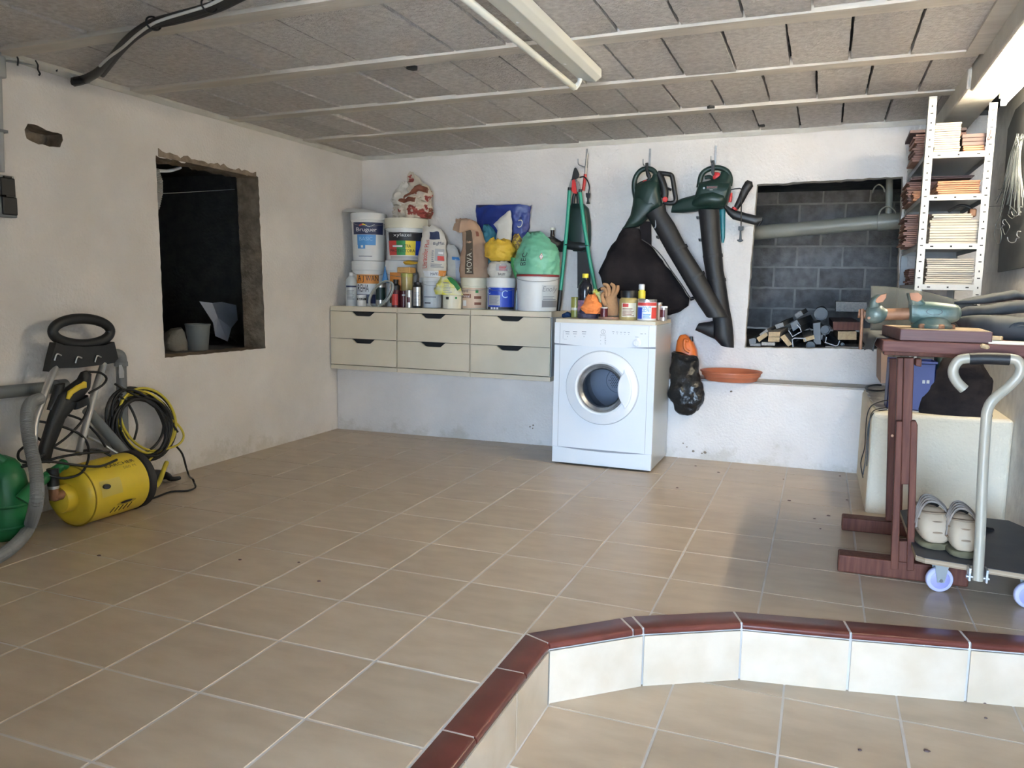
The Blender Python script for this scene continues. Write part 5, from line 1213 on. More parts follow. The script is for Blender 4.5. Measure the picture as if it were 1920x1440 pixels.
b = MB(); q = PY(1080, 334, yb_ + .012); b.lathe(q, [(0.0065, 0), (0.0065, -.004), (0.005, -.004), (0.005, -.001), (.001, -.001)], M['steel'], 20, (0, 1, 0)); b.build('emblem', lb)
b = MB(); q = PY(1130, 345, yb_ + .012); b.box((q.x - .011, q.y - .0005, q.z - .0015), (q.x + .008, q.y, q.z + .001), M['prgrey']); b.build('small_print', lb, smooth=0)
b = MB(); lo(b, [(1040, 482, 1180, 482, .053), (1046, 520, 1184, 520, .055), (1062, 680, 1192, 680, .055), (1076, 820, 1204, 800, .056), (1090, 900, 1212, 890, .056), (1104, 970, 1226, 960, .056), (1130, 1150, 1252, 1140, .054), (1142, 1260, 1270, 1230, .052), (1152, 1352, 1280, 1330, .05), (1196, 1398, 1282, 1412, .036)], y - .005, M['blackr'], 24, 2.0, sub=3); b.build('blower_tube', lb, smooth=50)
for s0 in ((1072, 800, 1206, 785), (1100, 962, 1228, 950)):
    b = MB(); lo(b, [(s0[0], s0[1] - 10, s0[2], s0[3] - 10, .0565), (s0[0], s0[1], s0[2] + 1, s0[3], .0585), (s0[0] + 4, s0[1] + 12, s0[2] + 3, s0[3] + 12, .0565)], y - .005, M['blackr'], 24, sub=1); b.build('tube_joint', lb, smooth=50)
b = MB(); lo(b, [(1022, 1294, 1046, 1246, .03), (1060, 1310, 1078, 1240, .036), (1110, 1335, 1120, 1235, .04), (1150, 1352, 1150, 1225, .04)], y, M['blackr'], 18); b.build('side_nozzle', lb, smooth=50)
for v in (525, 675):
    b = MB(); lo(b, [(1026 + (v - 525) * .1, v, 1050 + (v - 525) * .1, v, .010), (1030 + (v - 525) * .1, v + 18, 1056 + (v - 525) * .1, v + 20, .008)], y - .01, M['black'], 10); b.build('catch', lb)
b = MB(); lo(b, [(1212, 462, 1235, 450, .02), (1240, 510, 1262, 468, .024), (1275, 545, 1290, 480, .026), (1360, 568, 1372, 505, .026), (1430, 585, 1440, 520, .022), (1462, 570, 1480, 522, .014)], y - .03, M['black'], 18, 2.6, sub=3); b.build('support_arm', lb, smooth=45)
b = MB(); lo(b, [(1436, 588, 1452, 592, .010), (1452, 565, 1468, 572, .012), (1462, 548, 1484, 540, .012)], y - .03, M['blackr'], 12); b.build('arm_tip', lb, smooth=45)
b = MB(); lo(b, [(1282, 458, 1310, 480, .022), (1308, 400, 1345, 432, .026), (1335, 330, 1385, 360, .028), (1358, 290, 1412, 322, .026), (1372, 280, 1406, 292, .012)], y - .035, M['blackr'], 18, sub=3); b.build('grip', lb, smooth=50)
b = MB(); lo(b, [(1266, 470, 1300, 488, .024), (1274, 458, 1308, 474, .024)], y - .035, M['red'], 14); b.build('red_collar', lb, smooth=45)
b = MB(); lo(b, [(1244, 430, 1266, 428, .012), (1250, 395, 1272, 395, .014), (1256, 370, 1272, 366, .010)], y - .03, M['red'], 12); b.build('red_lever', lb, smooth=45)
b = MB(); tb(b, [(1262, 345), (1300, 338), (1335, 348), (1332, 450), (1330, 590)], y - .065, 0.0035, M['black'], n=8); b.build('cord', lb)
b = MB(); slab(b, [(1312, 592), (1348, 592), (1346, 618), (1332, 622), (1334, 680), (1344, 682), (1344, 690), (1324, 700), (1304, 690), (1304, 682), (1318, 680), (1322, 622), (1312, 618)], y - .065, 0.014, M['black']); b.build('plug', lb, smooth=0, bevel=.003)
# teal tool behind the blower
b = MB(); lo(b, [(1192, 225, 1222, 215, .012), (1184, 480, 1226, 480, .016), (1188, 560, 1224, 560, .016), (1196, 690, 1222, 665, .012), (1198, 702, 1214, 704, .008)], 3.722, M['teal'], 14, 3.0)
tag(b.build('teal_tool', org=PY(1205, 480, 3.722), smooth=45), 'teal tool handle hanging behind the leaf blower tube', 'tool')

# ================================================================ ON THE LEDGE BESIDE THE DRYER
LZ = 0.5045
sc = thing('plant_saucer', 'terracotta plastic plant saucer lying on the white ledge', 'saucer', (0.288, 3.555, LZ))
b = MB(); r = 0.188; c = (0.292, 3.56, LZ)
b.lathe(c, [(r * .80, 0.0005), (r * .83, 0.003), (r * .90, 0.028), (r * .94, 0.031), (r * .96, 0.050), (r, 0.053), (r, 0.060), (r * .965, 0.061), (r * .90, 0.050), (r * .80, 0.008), (0.001, 0.006)], M['terra'], 56); b.build('dish', sc, smooth=35)
jg = thing('orange_jug', 'orange plastic jug with moulded handle standing in a black bag on the ledge', 'jug', AY(1288, 715, 3.63))
b = MB(); lo(b, [(1268, 716, 1300, 716, .05), (1267, 690, 1306, 690, .055), (1266, 668, 1308, 668, .055), (1268, 650, 1306, 655, .05), (1270, 638, 1300, 642, .04), (1274, 630, 1290, 630, .025), (1276, 628, 1286, 627, .012)], 3.66, M['orange'], 24, 3.0, crop=False); b.build('body', jg, smooth=50)
b = MB(); tb(b, [(1291, 640), (1284, 637), (1283, 646), (1285, 655), (1293, 660)], 3.600, 0.010, M['orange'], crop=False, n=10); b.build('handle', jg, smooth=60)
b = MB(); lo(b, [(1292, 640, 1300, 640, .012), (1293, 631, 1299, 631, .011)], 3.66, M['black'], 14, crop=False); b.build('cap', jg)
b = MB(); lo(b, [(1260, 660, 1306, 668, .05, .06), (1258, 676, 1311, 676, .06, .045), (1257, 700, 1312, 700, .06, 0.0), (1257, 722, 1316, 722, .05, -.05), (1254, 742, 1321, 740, .05, -.06), (1260, 756, 1318, 756, .05, -.06), (1266, 768, 1310, 768, .04, -.055), (1276, 776, 1298, 777, .02, -.05)], 3.475, M['binbag'], 40, 2.0, crop=False, noi=0.014, nsc=17, sub=5)
tag(b.build('bin_bag', org=AY(1288, 715, 3.5), smooth=40), 'crumpled black bin bag hanging over the edge of the ledge beside the dryer', 'bag')

# ================================================================ CRAWL SPACE SEEN THROUGH THE OPENING
def P4(u, v, y): return AY(1380 + u / 4.115, 320 + v / 4.115, y)
def plank(name, label, cat, pts, y0, ln, mt, yaw=0.0, group=None, mt_end=None, rise=0.0):
    """board lying along the depth of the crawl space; pts = outline of its end face in the crop"""
    e = [P4(u, v, y0) for u, v in pts]; n = len(e); b = MB()
    off = Vector((yaw * ln, ln, rise * ln))
    b.rings([e, [p_ + off for p_ in e]], mt, cap0=False, cap1=True)
    b.add(e, [tuple(reversed(range(n)))], mt_end or mt)
    return tag(b.build(name, org=e[0], smooth=0, bevel=0.0015, seg=1), label, cat, group)
GL = 'lengths of timber in the wall opening'
for k_, (pts_, y_, l_, yw_, lab_) in enumerate((([(180, 1262), (236, 1222), (252, 1240), (196, 1282)], 4.10, 1.3, .03, 'long weathered timber behind the stacked pale-ended boards'),
        ([(110, 1330), (190, 1334), (190, 1356), (108, 1352)], 3.93, .9, .02, 'flat grey timber on the sill at the far end from the vise'),
        ([(300, 1190), (360, 1170), (372, 1200), (312, 1222)], 4.25, 1.2, .02, 'weathered timber sticking up behind the upper metal channel'),
        ([(450, 1110), (500, 1080), (520, 1110), (470, 1142)], 4.6, .9, .02, 'long timber at the very back of the pile'),
        ([(620, 1270), (690, 1262), (694, 1300), (624, 1308)], 4.12, 1.0, -.03, 'grey timber behind the plastic pipe end'),
        ([(770, 1010), (1010, 1015), (1012, 1090), (772, 1086)], 4.9, .4, 0, 'dark wide board lying far back above the red-brown board'))):
    e_ = [AY(1380 + u / 4.115, 320 + v / 4.115, y_) for u, v in pts_]; b = MB(); off_ = Vector((yw_ * l_, l_, 0))
    b.rings([e_, [q_ + off_ for q_ in e_]], M['greywood']); tag(b.build('timber_length', org=e_[0], smooth=0), lab_, 'timber', GL)
plank('timber_length', 'square timber with pale end at the far end of the pile from the vise', 'timber', [(158, 1290), (232, 1248), (248, 1270), (178, 1322)], 3.90, 1.2, M['greywood'], 0.02, GL, M['pale'])
plank('timber_length', 'upper of two stacked pale-ended boards in the wall opening', 'timber', [(252, 1244), (342, 1244), (336, 1282), (250, 1282)], 3.88, 0.7, M['greywood'], 0.03, GL, M['pale'])
plank('timber_length', 'lower of two stacked pale-ended boards in the wall opening', 'timber', [(250, 1285), (336, 1285), (334, 1322), (246, 1320)], 3.88, 0.9, M['greywood'], 0.03, GL, M['pale'])
plank('timber_length', 'flat weathered offcut beneath the two stacked pale-ended boards', 'timber', [(198, 1324), (300, 1326), (298, 1350), (196, 1348)], 3.89, 0.5, M['greywood'], 0.0, GL)
plank('timber_length', 'tilted square timber between the stacked boards and the metal channels', 'timber', [(340, 1284), (374, 1264), (434, 1338), (402, 1358)], 3.89, 0.8, M['greywood'], 0.06, GL, M['pale'])
plank('timber_length', 'small pale-ended batten above the plastic tube in the opening', 'timber', [(516, 1292), (600, 1268), (608, 1298), (524, 1322)], 3.90, 0.8, M['greywood'], -0.04, GL, M['pale'])
plank('timber_length', 'wide red-brown board end on top of the pale board behind the vise', 'timber', [(748, 1166), (958, 1168), (960, 1232), (752, 1230)], 3.90, 0.9, M['woodd'], -0.02, GL, M['wood'])
plank('timber_length', 'pale board lying under the wide red-brown board', 'timber', [(786, 1240), (930, 1240), (930, 1305), (786, 1305)], 3.90, 0.9, M['pale'], -0.02, GL)
plank('timber_length', 'low dark board on the sill below the pale board', 'timber', [(690, 1356), (1060, 1362), (1080, 1384), (690, 1378)], 3.875, 0.3, M['greywood'], 0.0, GL)
def channel(label, pts, th, y0, ln, mt, yaw=0.0):
    """bent sheet profile: open outline pts with a wall thickness"""
    c = [P4(u, v, y0) for u, v in pts]; out = []
    b = MB(); rings = []
    for t in (0, 1):
        off = Vector((yaw * ln, ln, 0)) * t; L_, R_ = [], []
        for k, p_ in enumerate(c):
            a = c[max(0, k - 1)]; d = (c[min(len(c) - 1, k + 1)] - a).normalized(); nn = Vector((-d.z, 0, d.x)) * th / 2
            L_.append(p_ + nn + off); R_.append(p_ - nn + off)
        rings.append(L_ + R_[::-1])
    n = len(rings[0]); m2 = n // 2
    b.rings(rings, mt, cap0=False, cap1=False)
    for r_ in rings:
        o_ = len(b.v); b.add(r_, [(k, k + 1, n - 2 - k, n - 1 - k) for k in range(m2 - 1)], M['prgrey'])
    return tag(b.build('metal_channel', org=c[0], smooth=0), label, 'channel', 'metal channels in the wall opening')
channel('upper U-shaped metal channel leaning in the timber pile', [(406, 1232), (436, 1280), (504, 1242), (492, 1210), (470, 1188)], .006, 3.89, .9, M['gunmetal'], .05)
channel('lower U-shaped metal channel beside the plastic tube', [(440, 1362), (434, 1302), (452, 1292), (532, 1294), (540, 1320)], .006, 3.89, 1.0, M['gunmetal'], .03)
channel('U-shaped metal channel next to the pale board by the vise', [(698, 1284), (690, 1326), (770, 1352), (786, 1346), (800, 1312)], .006, 3.89, .9, M['gunmetal'], -.08)
def pipe_len(label, u, v, r, y0, ln, mt, yaw=0.0):
    c = P4(u, v, y0); d = Vector((yaw, 1, 0)).normalized(); b = MB()
    b.lathe(c, [(r * .88, 0.05), (r * .88, 0), (r, 0), (r, ln), (r * .8, ln)], mt, 24, d, True, True)
    return tag(b.build('plastic_pipe', org=c, smooth=40), label, 'pipe', 'pipe offcuts in the wall opening')
pipe_len('dark plastic pipe end between two metal channels on the sill', 574, 1352, .028, 3.90, 0.8, M['gunmetal'], .06)
pipe_len('wide dark pipe end standing out at the back of the timber pile', 655, 1105, .044, 4.35, 0.6, M['gunmetal'], 0)
pipe_len('thin pipe end with pale rim under the pale board', 822, 1340, .011, 3.885, 0.5, M['greypvc'], -.05)
pipe_len('thin pale wooden rod end nearest the vise handle', 1002, 1360, .011, 3.87, 0.4, M['pale'], .1)
pipe_len('grey pipe lying over the timber pile', 690, 1230, .030, 3.97, 0.9, M['gunmetal'], -.1)
plank('steel_bar', 'flat grey steel bar at the far end of the sill from the vise', 'bar', [(100, 1300), (140, 1292), (156, 1300), (150, 1340), (104, 1338)], 3.89, 1.1, M['gunmetal'], .03)
plank('steel_bar', 'long dark square tube running back across the timber pile', 'bar', [(420, 1180), (470, 1150), (500, 1200), (440, 1240)], 3.95, 1.3, M['gunmetal'], .05)
plank('steel_bar', 'dark tube lying upright between plastic pipe and pale board', 'bar', [(595, 1180), (650, 1170), (655, 1340), (600, 1340)], 3.97, 0.5, M['gunmetal'], .0)
# drain pipes hanging under the ceiling of the crawl space
dp = thing('drain_pipe', 'cream drain pipe running across the dark crawl space', 'pipe', AY(1550, 455, 4.6))
yq = 4.62
A_, B_ = AY(1380, 440, yq), AY(1700, 409, yq - .1); A2, B2_ = AY(1401, 445, yq), AY(1650, 418, yq - .1)
b = MB(); b.cyl(A_, AY(1720, 410, yq - .1), 0.051, M['creampvc'], n=28); b.build('pipe', dp, smooth=60)
dd = (AY(1700, 412, yq - .1) - A_).normalized()
cc = AY(1652, 417, yq - .1); b = MB(); b.lathe(cc, [(0.051, -.022), (0.058, -.02), (.058, .02), (.056, .14), (.051, .142)], M['creampvc'], 28, dd); b.build('collar', dp, smooth=40)
b = MB(); b.tube([AY(1666, 402, yq - .1), AY(1667, 380, yq - .1), AY(1668, 330, yq - .1)], 0.022, M['creampvc'], 14, sub=2); b.build('riser', dp, smooth=60)
for u, v, w in ((1664, 393, 17), (1648, 352, 12)):
    b = MB(); b.tube([AY(u - w, v + 10, yq - .16), AY(u - w * .7, v, yq - .16), AY(u, v - 6, yq - .16), AY(u + w * .7, v, yq - .16), AY(u + w * .9, v + 8, yq - .16)], 0.005, M['creampvc'], 8); b.build('pipe_clip', dp)

# ================================================================ RIGHT SIDE: lit lamp, shelving with spare tiles, hanging wires
lamp = thing('tube_lamp', 'lit fluorescent tube fitted under the lintel at the right wall', 'lamp', (1.52, 2.2, 1.95))
b = MB(); b.box((1.503, 1.60, 1.966), (1.540, 2.83, 2.000), M['batten']); b.build('batten', lamp, smooth=0, bevel=.002)
b = MB(); b.lathe((1.521, 1.625, 1.945), [(0.0125, 0), (0.013, 0.004), (0.013, 1.176), (0.0125, 1.18)], M['lampon'], 16, (0, 1, 0)); b.build('tube', lamp, smooth=40)
for y in (1.61, 2.803):
    b = MB(); b.box((1.509, y, 1.930), (1.533, y + 0.014, 1.967), M['prwhite']); b.build('holder', lamp, smooth=0, bevel=.003)

ys0, ys1 = 2.845, 3.715
sh = thing('shelving_unit', 'tall narrow white slotted metal shelving unit in the corner, end on', 'shelf', (1.36, 3.28, 0.505))
PX0, PX1 = 1.214, 1.506
for ix, (xa, sx) in enumerate(((PX0, 1), (PX1, -1))):
    for iy, (ya, sy) in enumerate(((ys0, 1), (ys1, -1))):
        b = MB(); ztp = 1.965 if iy == 1 else 2.0
        if ix == 1: ztp = 1.955
        t = 0.002; w = 0.036
        b.box((min(xa, xa + sx * w), min(ya, ya + sy * t), 0.505), (max(xa, xa + sx * w), max(ya, ya + sy * t), ztp), M['shelfw'])
        b.box((min(xa, xa + sx * t), min(ya, ya + sy * w), 0.505), (max(xa, xa + sx * t), max(ya, ya + sy * w), ztp), M['shelfw'])
        po = b.build('post', sh, smooth=0)
        b = MB(); z = 0.55; k = 0                              # dark plates painted as the shade in punched slots, alternately across and round
        while z < ztp - 0.02:
            wx, wz = ((0.0065, 0.0026) if k % 2 else (0.0028, 0.0045)); cxp = xa + sx * 0.018
            yf = ya - sy * 0.0004
            b.box((cxp - wx, min(yf, yf + sy * .0006), z - wz), (cxp + wx, max(yf, yf + sy * .0006), z + wz), M['dark'])
            cyp = ya + sy * 0.018; xf = xa - sx * .0004
            b.box((min(xf, xf + sx * .0006), cyp - wx, z - wz), (max(xf, xf + sx * .0006), cyp + wx, z + wz), M['dark'])
            z += 0.033 if k % 2 else 0.045; k += 1
        b.build('slots', po, smooth=0, kind='stuff')
SZ = [AY(1745, 287, 2.85).z, AY(1739, 366, 2.85).z, AY(1731, 457, 2.85).z, AY(1726, 533, 2.85).z, 0.72]
for z in SZ:
    b = MB(); x0, x1 = PX0 + 0.003, PX1 - 0.003
    b.box((x0, ys0 + .003, z - 0.0015), (x1, ys1 - .003, z), M['shelfg'])
    b.box((x0 + 0.03, ys0 - 0.001, z - 0.026), (x1 - 0.03, ys0 + 0.003, z + .0005), M['shelfw']); b.box((x0, ys1 - .004, z - 0.026), (x1, ys1 - .003, z), M['shelfw'])
    b.box((x0, ys0 + .003, z - 0.026), (x0 + .0015, ys1 - .003, z), M['shelfg']); b.box((x1 - .0015, ys0 + .003, z - 0.026), (x1, ys1 - .003, z), M['shelfg'])
    s_ = b.build('shelf_board', sh, smooth=0)
    b = MB()
    for k, xx in enumerate((x0 + .06, (x0 + x1) / 2, x1 - .06)):
        w_ = (0.007, 0.003) if k != 1 else (0.004, 0.004)
        b.box((xx - w_[0], ys0 - .0016, z - .013 - w_[1]), (xx + w_[0], ys0 - .0008, z - .013 + w_[1]), M['dark'])
    b.build('slots', s_, smooth=0, kind='stuff')  # dark plates paint the shade of the holes in the lip

ORD = 'first second third fourth fifth sixth seventh eighth ninth tenth eleventh twelfth thirteenth fourteenth fifteenth sixteenth seventeenth'.split()
TP = {}
def stack(n, u0, u1, ya, yb, z0, th, mk, label, group, jit=0.004, x0=None, x1=None):
    xa = AY(u0, 400, ya).x if x0 is None else x0; xb = AY(u1, 400, ya).x if x1 is None else x1
    key = (round(xb - xa, 3), round(yb - ya, 3), th, mk)
    for k in range(n):
        if key not in TP:
            b = MB(); hx, hy = (xb - xa) / 2, (yb - ya) / 2
            b.box((-hx, -hy, 0.0003), (hx, hy, th - 0.0012), M[mk]); o = b.build('ceramic_tile', smooth=0, bevel=.0008, seg=1); TP[key] = o
        else:
            o = TP[key].copy(); COL.objects.link(o)
        o.location = ((xa + xb) / 2 + random.uniform(-jit, jit), (ya + yb) / 2 + random.uniform(-jit, jit) * .6, z0 + th * k)
        o.rotation_euler = (0, 0, random.uniform(-.02, .02))
        tag(o, label.replace('#', ORD[k] + ' from the bottom') if n > 1 else label, 'tile', group)
    return z0 + th * n
def uz(u, v, y): return AY(u, v, y).x
A1, A2_, A3, A4 = [z + 0.0004 for z in SZ[:4]]
YT = 2.875
xr = lambda u0, u1, v, y=YT: dict(x0=AY(u0, v, y).x, x1=AY(u1, v, y).x)
stack(14, 0, 0, YT, YT + .20, A1, 0.0103, 'twhite', 'white tile, # of the tall pile on the highest shelf', 'white tiles on the highest shelf', .003, **xr(1752, 1801, 255))
z = stack(3, 0, 0, YT, YT + .20, A1, 0.0105, 'torange', 'orange-brown tile, # of the short pile on the highest shelf', 'orange tiles on the highest shelf', .003, **xr(1808, 1848, 270))
stack(3, 0, 0, YT + .0, YT + .22, z, 0.0185, 'tdark', 'thick dark tile, # above the orange tiles on the highest shelf', 'dark tiles on the highest shelf', .004, **xr(1804, 1851, 255))
z = stack(12, 0, 0, 3.12, 3.38, A1, 0.0115, 'tbrown', 'brown tile, # of the back pile on the highest shelf', 'brown tiles behind on the highest shelf', .010, x0=1.192, x1=1.42)
o_ = stack(1, 0, 0, 3.08, 3.42, z, 0.016, 'tdark', 'large dark brown tile topping the back pile on the highest shelf', 'dark tile topping the back pile', .002, x0=1.165, x1=1.42)
z = stack(7, 0, 0, YT, YT + .20, A2_, 0.0098, 'torange', 'orange-brown tile, # of the front pile on the second shelf down', 'orange tiles on the second shelf', .005, **xr(1758, 1838, 350))
z = stack(5, 0, 0, 3.10, 3.20, A2_, 0.0098, 'torange', 'short orange tile, # of the side pile on the second shelf down', 'orange tiles at the side of the second shelf', .004, x0=1.200, x1=1.42)
z = stack(13, 0, 0, 3.23, 3.55, A2_, 0.0085, 'tbrown', 'brown tile, # of the back pile on the second shelf down', 'brown tiles behind on the second shelf', .009, x0=1.185, x1=1.44)
stack(2, 0, 0, 3.14, 3.62, z, 0.008, 'tdark', 'long dark tile, # across the back pile on the second shelf down', 'long dark tiles on the second shelf', .012, x0=1.20, x1=1.48)
z = stack(9, 0, 0, YT, YT + .22, A3, 0.0128, 'twhite', 'white tile, # of the wide pile on the third shelf down', 'white tiles on the third shelf', .002, x0=AY(1738, 430, YT).x + .012, x1=AY(1841, 430, YT).x - .008)
stack(3, 0, 0, YT, YT + .20, z, 0.0098, 'twhite', 'narrower white tile, # on top of the wide pile, third shelf down', 'narrow white tiles on the third shelf', .004, x0=AY(1741, 430, YT).x + .012, x1=AY(1820, 430, YT).x)
stack(17, 0, 0, 3.14, 3.46, A3, 0.0098, 'tbrown', 'red-brown tile, # of the back pile on the third shelf down', 'brown tiles behind on the third shelf', .010, x0=1.178, x1=1.44)
stack(13, 0, 0, YT, YT + .20, A4, 0.0098, 'twhite', 'cream tile, # of the front pile on the lowest visible shelf', 'cream tiles on the lowest visible shelf', .005, x0=AY(1733, 510, YT).x + .008, x1=AY(1826, 510, YT).x)
stack(8, 0, 0, 3.15, 3.40, A4, 0.0105, 'tbrown', 'brown tile, # of the back pile on the lowest visible shelf', 'brown tiles behind on the lowest visible shelf', .010, x0=1.215, x1=1.43)
b = MB(); b.tube([AY(u, v, 2.93) for u, v in ((1778, 397), (1792, 388), (1805, 385), (1818, 389), (1826, 398))], 0.007, M['black'], 8); tag(b.build('rubber_strip', org=AY(1800, 395, 2.93)), 'curved black rubber strip on the white tiles of the third shelf', 'strip')
b = MB(); c = AY(1824, 398, 2.93); b.box((c.x - .016, 2.91, c.z - .022), (c.x + .014, 2.98, c.z + .016), M['rust']); tag(b.build('rusty_bracket', org=c, smooth=0, bevel=.006), 'small rusty block beside the black rubber strip on the third shelf', 'bracket')
b = MB(); b.tube([AY(u, v, 2.838) for u, v in ((1858, 243), (1856, 252), (1852, 262), (1860, 258), (1864, 258))], 0.0022, M['tdark'], 6); b.tube([AY(u, v, 2.838) for u, v in ((1852, 256), (1858, 262), (1856, 268))], 0.002, M['steel'], 6); tag(b.build('wire_tie', org=AY(1858, 258, 2.838)), 'twisted wire tie on the right-hand post of the shelving', 'wire')

b = MB(); xw = XR - 0.002
b.prism([(3.275, 1.180), (3.345, 1.915), (3.20, 1.985), (2.45, 1.985), (2.45, 1.195)], M['panel'], 'x', 1.640, 1.6485); tag(b.build('grey_sheet', org=(1.64, 3.3, 1.18), smooth=0), 'flat dark grey sheet fixed to the rough right wall behind the wires', 'sheet')
wr = thing('wire_bundle', 'bundle of thin grey wires hanging from the right wall over the grey sheet', 'wire', AX(1915, 250, 1.63))
random.seed(11)
for k in range(26):
    t = k / 25; ub = 1866 + 52 * t + random.uniform(-3, 3); vb = 368 + random.uniform(-18, 30) + 14 * math.sin(t * 3.1)
    xx = 1.615 - 0.03 * random.random()
    pts = [AX(1908 + random.uniform(-3, 14), 254 + random.uniform(-4, 6), xx + .01), AX(1902 + 12 * t - 6 * (1 - t), 284, xx), AX(1890 + 24 * t - 3 * (1 - t), 320, xx), AX((ub + 1893 + 22 * t) / 2, 350, xx), AX(ub, vb, xx)]
    b = MB(); b.tube(pts, 0.0013 + 0.0006 * random.random(), M['wire'] if random.random() < .7 else M['greypvc'], 5, sub=3); b.build('wire', wr, smooth=60)
for k, q in enumerate((((1892, 385), (1900, 392), (1906, 400), (1898, 410), (1890, 402), (1894, 390)), ((1878, 395), (1870, 415), (1864, 438), (1868, 454), (1874, 458), (1878, 440), (1874, 420)), ((1884, 412), (1893, 424), (1890, 432), (1884, 440), (1880, 428)))):
    b = MB(); b.tube([AX(u, v, 1.605) for u, v in q], .0018, M['wire'], 5, sub=3); b.build('wire', wr, smooth=60)
for k, (du, dv, lab_) in enumerate(((0, 0, 'lowest pale wire hook on the grey sheet'), (4, -48, 'uppermost pale wire hook on the grey sheet'), (-27, -24, 'pale wire hook nearest the shelving on the grey sheet'))):
    b = MB(); sc_ = 1 if k == 0 else .8
    b.tube([AX(1909 + du + (u - 1909) * sc_, 445 + dv + (v - 445) * sc_, 1.628) for u, v in ((1914, 434), (1908, 434), (1907, 442), (1912, 446), (1906, 447), (1904, 453), (1897, 455), (1891, 452), (1889, 445))], 0.0016, M['prwhite'], 6, sub=3)
    tag(b.build('wire_hook', org=AX(1909 + du, 434 + dv, 1.63)), lab_, 'hook', 'wire hooks on the grey sheet')
b = MB(); b.tube([AX(1843, 388, 1.60), AX(1862, 387, 1.60), AX(1880, 386, 1.60), AX(1890, 384, 1.60)], .0014, M['black'], 5); tag(b.build('thin_rod', org=AX(1862, 387, 1.6)), 'thin dark rod sticking out sideways between shelving and wires', 'rod')

# ================================================================ WORKBENCH WITH VISE
wbn = thing('workbench', 'red-brown wooden trestle table carrying the green vise', 'table', (1.13, 1.95, 0))
yF, yBk = 1.62, 2.30
b = MB(); b.prism([(1.002, 1.505), (XR - 0.02, 1.505), (XR - 0.02, 2.46), (0.985, 2.46)], M['woodx'], 'z', 0.862, 0.902); b.build('tabletop', wbn, smooth=0, bevel=.004)
def quad(q, y, th, mt, name, par, bev=.003):
    e = [AY(u, v, y) for u, v in q]; b = MB(); b.prism([(p_.x, p_.z) for p_ in e], mt, 'y', y - th / 2, y + th / 2); return b.build(name, par, smooth=0, bevel=bev)
b = MB(); b.prism([(0.913, 1.655), (1.357, 1.672), (1.357, 1.757), (0.913, 1.735)], M['wood'], 'z', 0.0005, 0.068); b.build('foot', wbn, smooth=0, bevel=.006)
b = MB(); b.prism([(0.939, 2.235), (1.33, 2.255), (1.33, 2.335), (0.939, 2.315)], M['wood'], 'z', 0.0005, 0.060); b.build('foot', wbn, smooth=0, bevel=.006)
quad([(1669, 1066), (1684, 1066), (1692, 789), (1680, 789)], 1.675, .03, M['wood'], 'leg_board', wbn)
quad([(1699, 1068), (1713, 1068), (1720, 796), (1717, 788), (1707, 788)], 1.675, .03, M['wood'], 'leg_board', wbn)
quad([(1683, 1068), (1700, 1068), (1702, 1012), (1685, 1012)], 1.69, .04, M['wood'], 'leg_spacer', wbn)
quad([(1688, 906), (1705, 906), (1713, 670), (1694, 670)], 1.69, .045, M['wood'], 'inner_post', wbn)
quad([(1679, 790), (1692, 790), (1695, 670), (1682, 670)], 1.72, .04, M['wood'], 'leg_board', wbn)
quad([(1674, 1066), (1684, 1066), (1691, 800), (1684, 800)], 1.73, .04, M['wood'], 'leg_board', wbn)
quad([(1660, 990), (1672, 990), (1682, 672), (1668, 672)], 2.285, .03, M['wood'], 'leg_board', wbn)
quad([(1676, 990), (1690, 990), (1698, 740), (1686, 740)], 2.285, .03, M['wood'], 'leg_board', wbn)
quad([(1671, 905), (1682, 905), (1690, 672), (1680, 672)], 2.30, .03, M['wood'], 'inner_post', wbn)
quad([(1716, 672), (1727, 672), (1726, 687), (1715, 685)], 1.66, .06, M['wood'], 'top_block', wbn)
b = MB(); b.box((1.02, 1.68, .838), (1.60, 1.75, .862), M['wood']); b.build('cross_rail', wbn, smooth=0, bevel=.003)
b = MB(); b.cyl(AY(1673, 817, 1.72), AY(1673, 817, 1.675), .005, M['rust']); b.build('bolt', wbn)
# board under the vise
vb = MB(); q = [(1.055, 1.515), (1.335, 1.52), (1.345, 1.80), (1.02, 1.86)]
vb.prism(q, M['woodd'], 'z', 0.9025, 0.942); o = vb.build('vise_board', org=(1.19, 1.66, .9025), smooth=0, bevel=.003); tag(o, 'thick dark red-brown board under the green vise', 'board')
b = MB(); b.prism([(1.062, 1.525), (1.328, 1.53), (1.336, 1.79), (1.030, 1.85)], M['boardtop'], 'z', 0.942, 0.9432); o2 = b.build('worn_face', None, org=(1.19, 1.66, .9025), smooth=0); o2.parent = o; o2.location = (0, 0, 0)
VY = 1.66
vs_ = thing('bench_vise', 'old green bench vise with rusty jaws on a red-brown board', 'vise', AY(1747, 618, VY))
V_ = lambda u, v, dy=0.0: AY(u, v, VY + dy)
cv = V_(1747, 612); zb_ = .9435
b = MB(); b.lathe((cv.x, VY, zb_), [(.066, 0), (.068, .010), (.060, .016), (.057, .028), (.054, .034), (.040, .040)], M['vise'], 36); b.build('swivel_base', vs_, smooth=40)
for k in range(3):
    a = -2.2 + k * 1.0; b = MB(); b.lathe((cv.x + .062 * math.cos(a), VY + .062 * math.sin(a), zb_), [(.012, 0), (.012, .012), (.007, .016), (.001, .016)], M['rust'], 8); b.build('bolt', vs_)
b = MB(); b.loft([(V_(1704, 601), V_(1704, 570), .020), (V_(1708, 605), V_(1708, 564), .034), (V_(1722, 606), V_(1722, 565), .038), (V_(1750, 607), V_(1750, 566), .040), (V_(1780, 606), V_(1778, 569), .038), (V_(1793, 603), V_(1792, 571), .034), (V_(1797, 600), V_(1797, 573), .026)], M['vise'], 28, 2.6, sub=3); b.build('body', vs_, smooth=50)
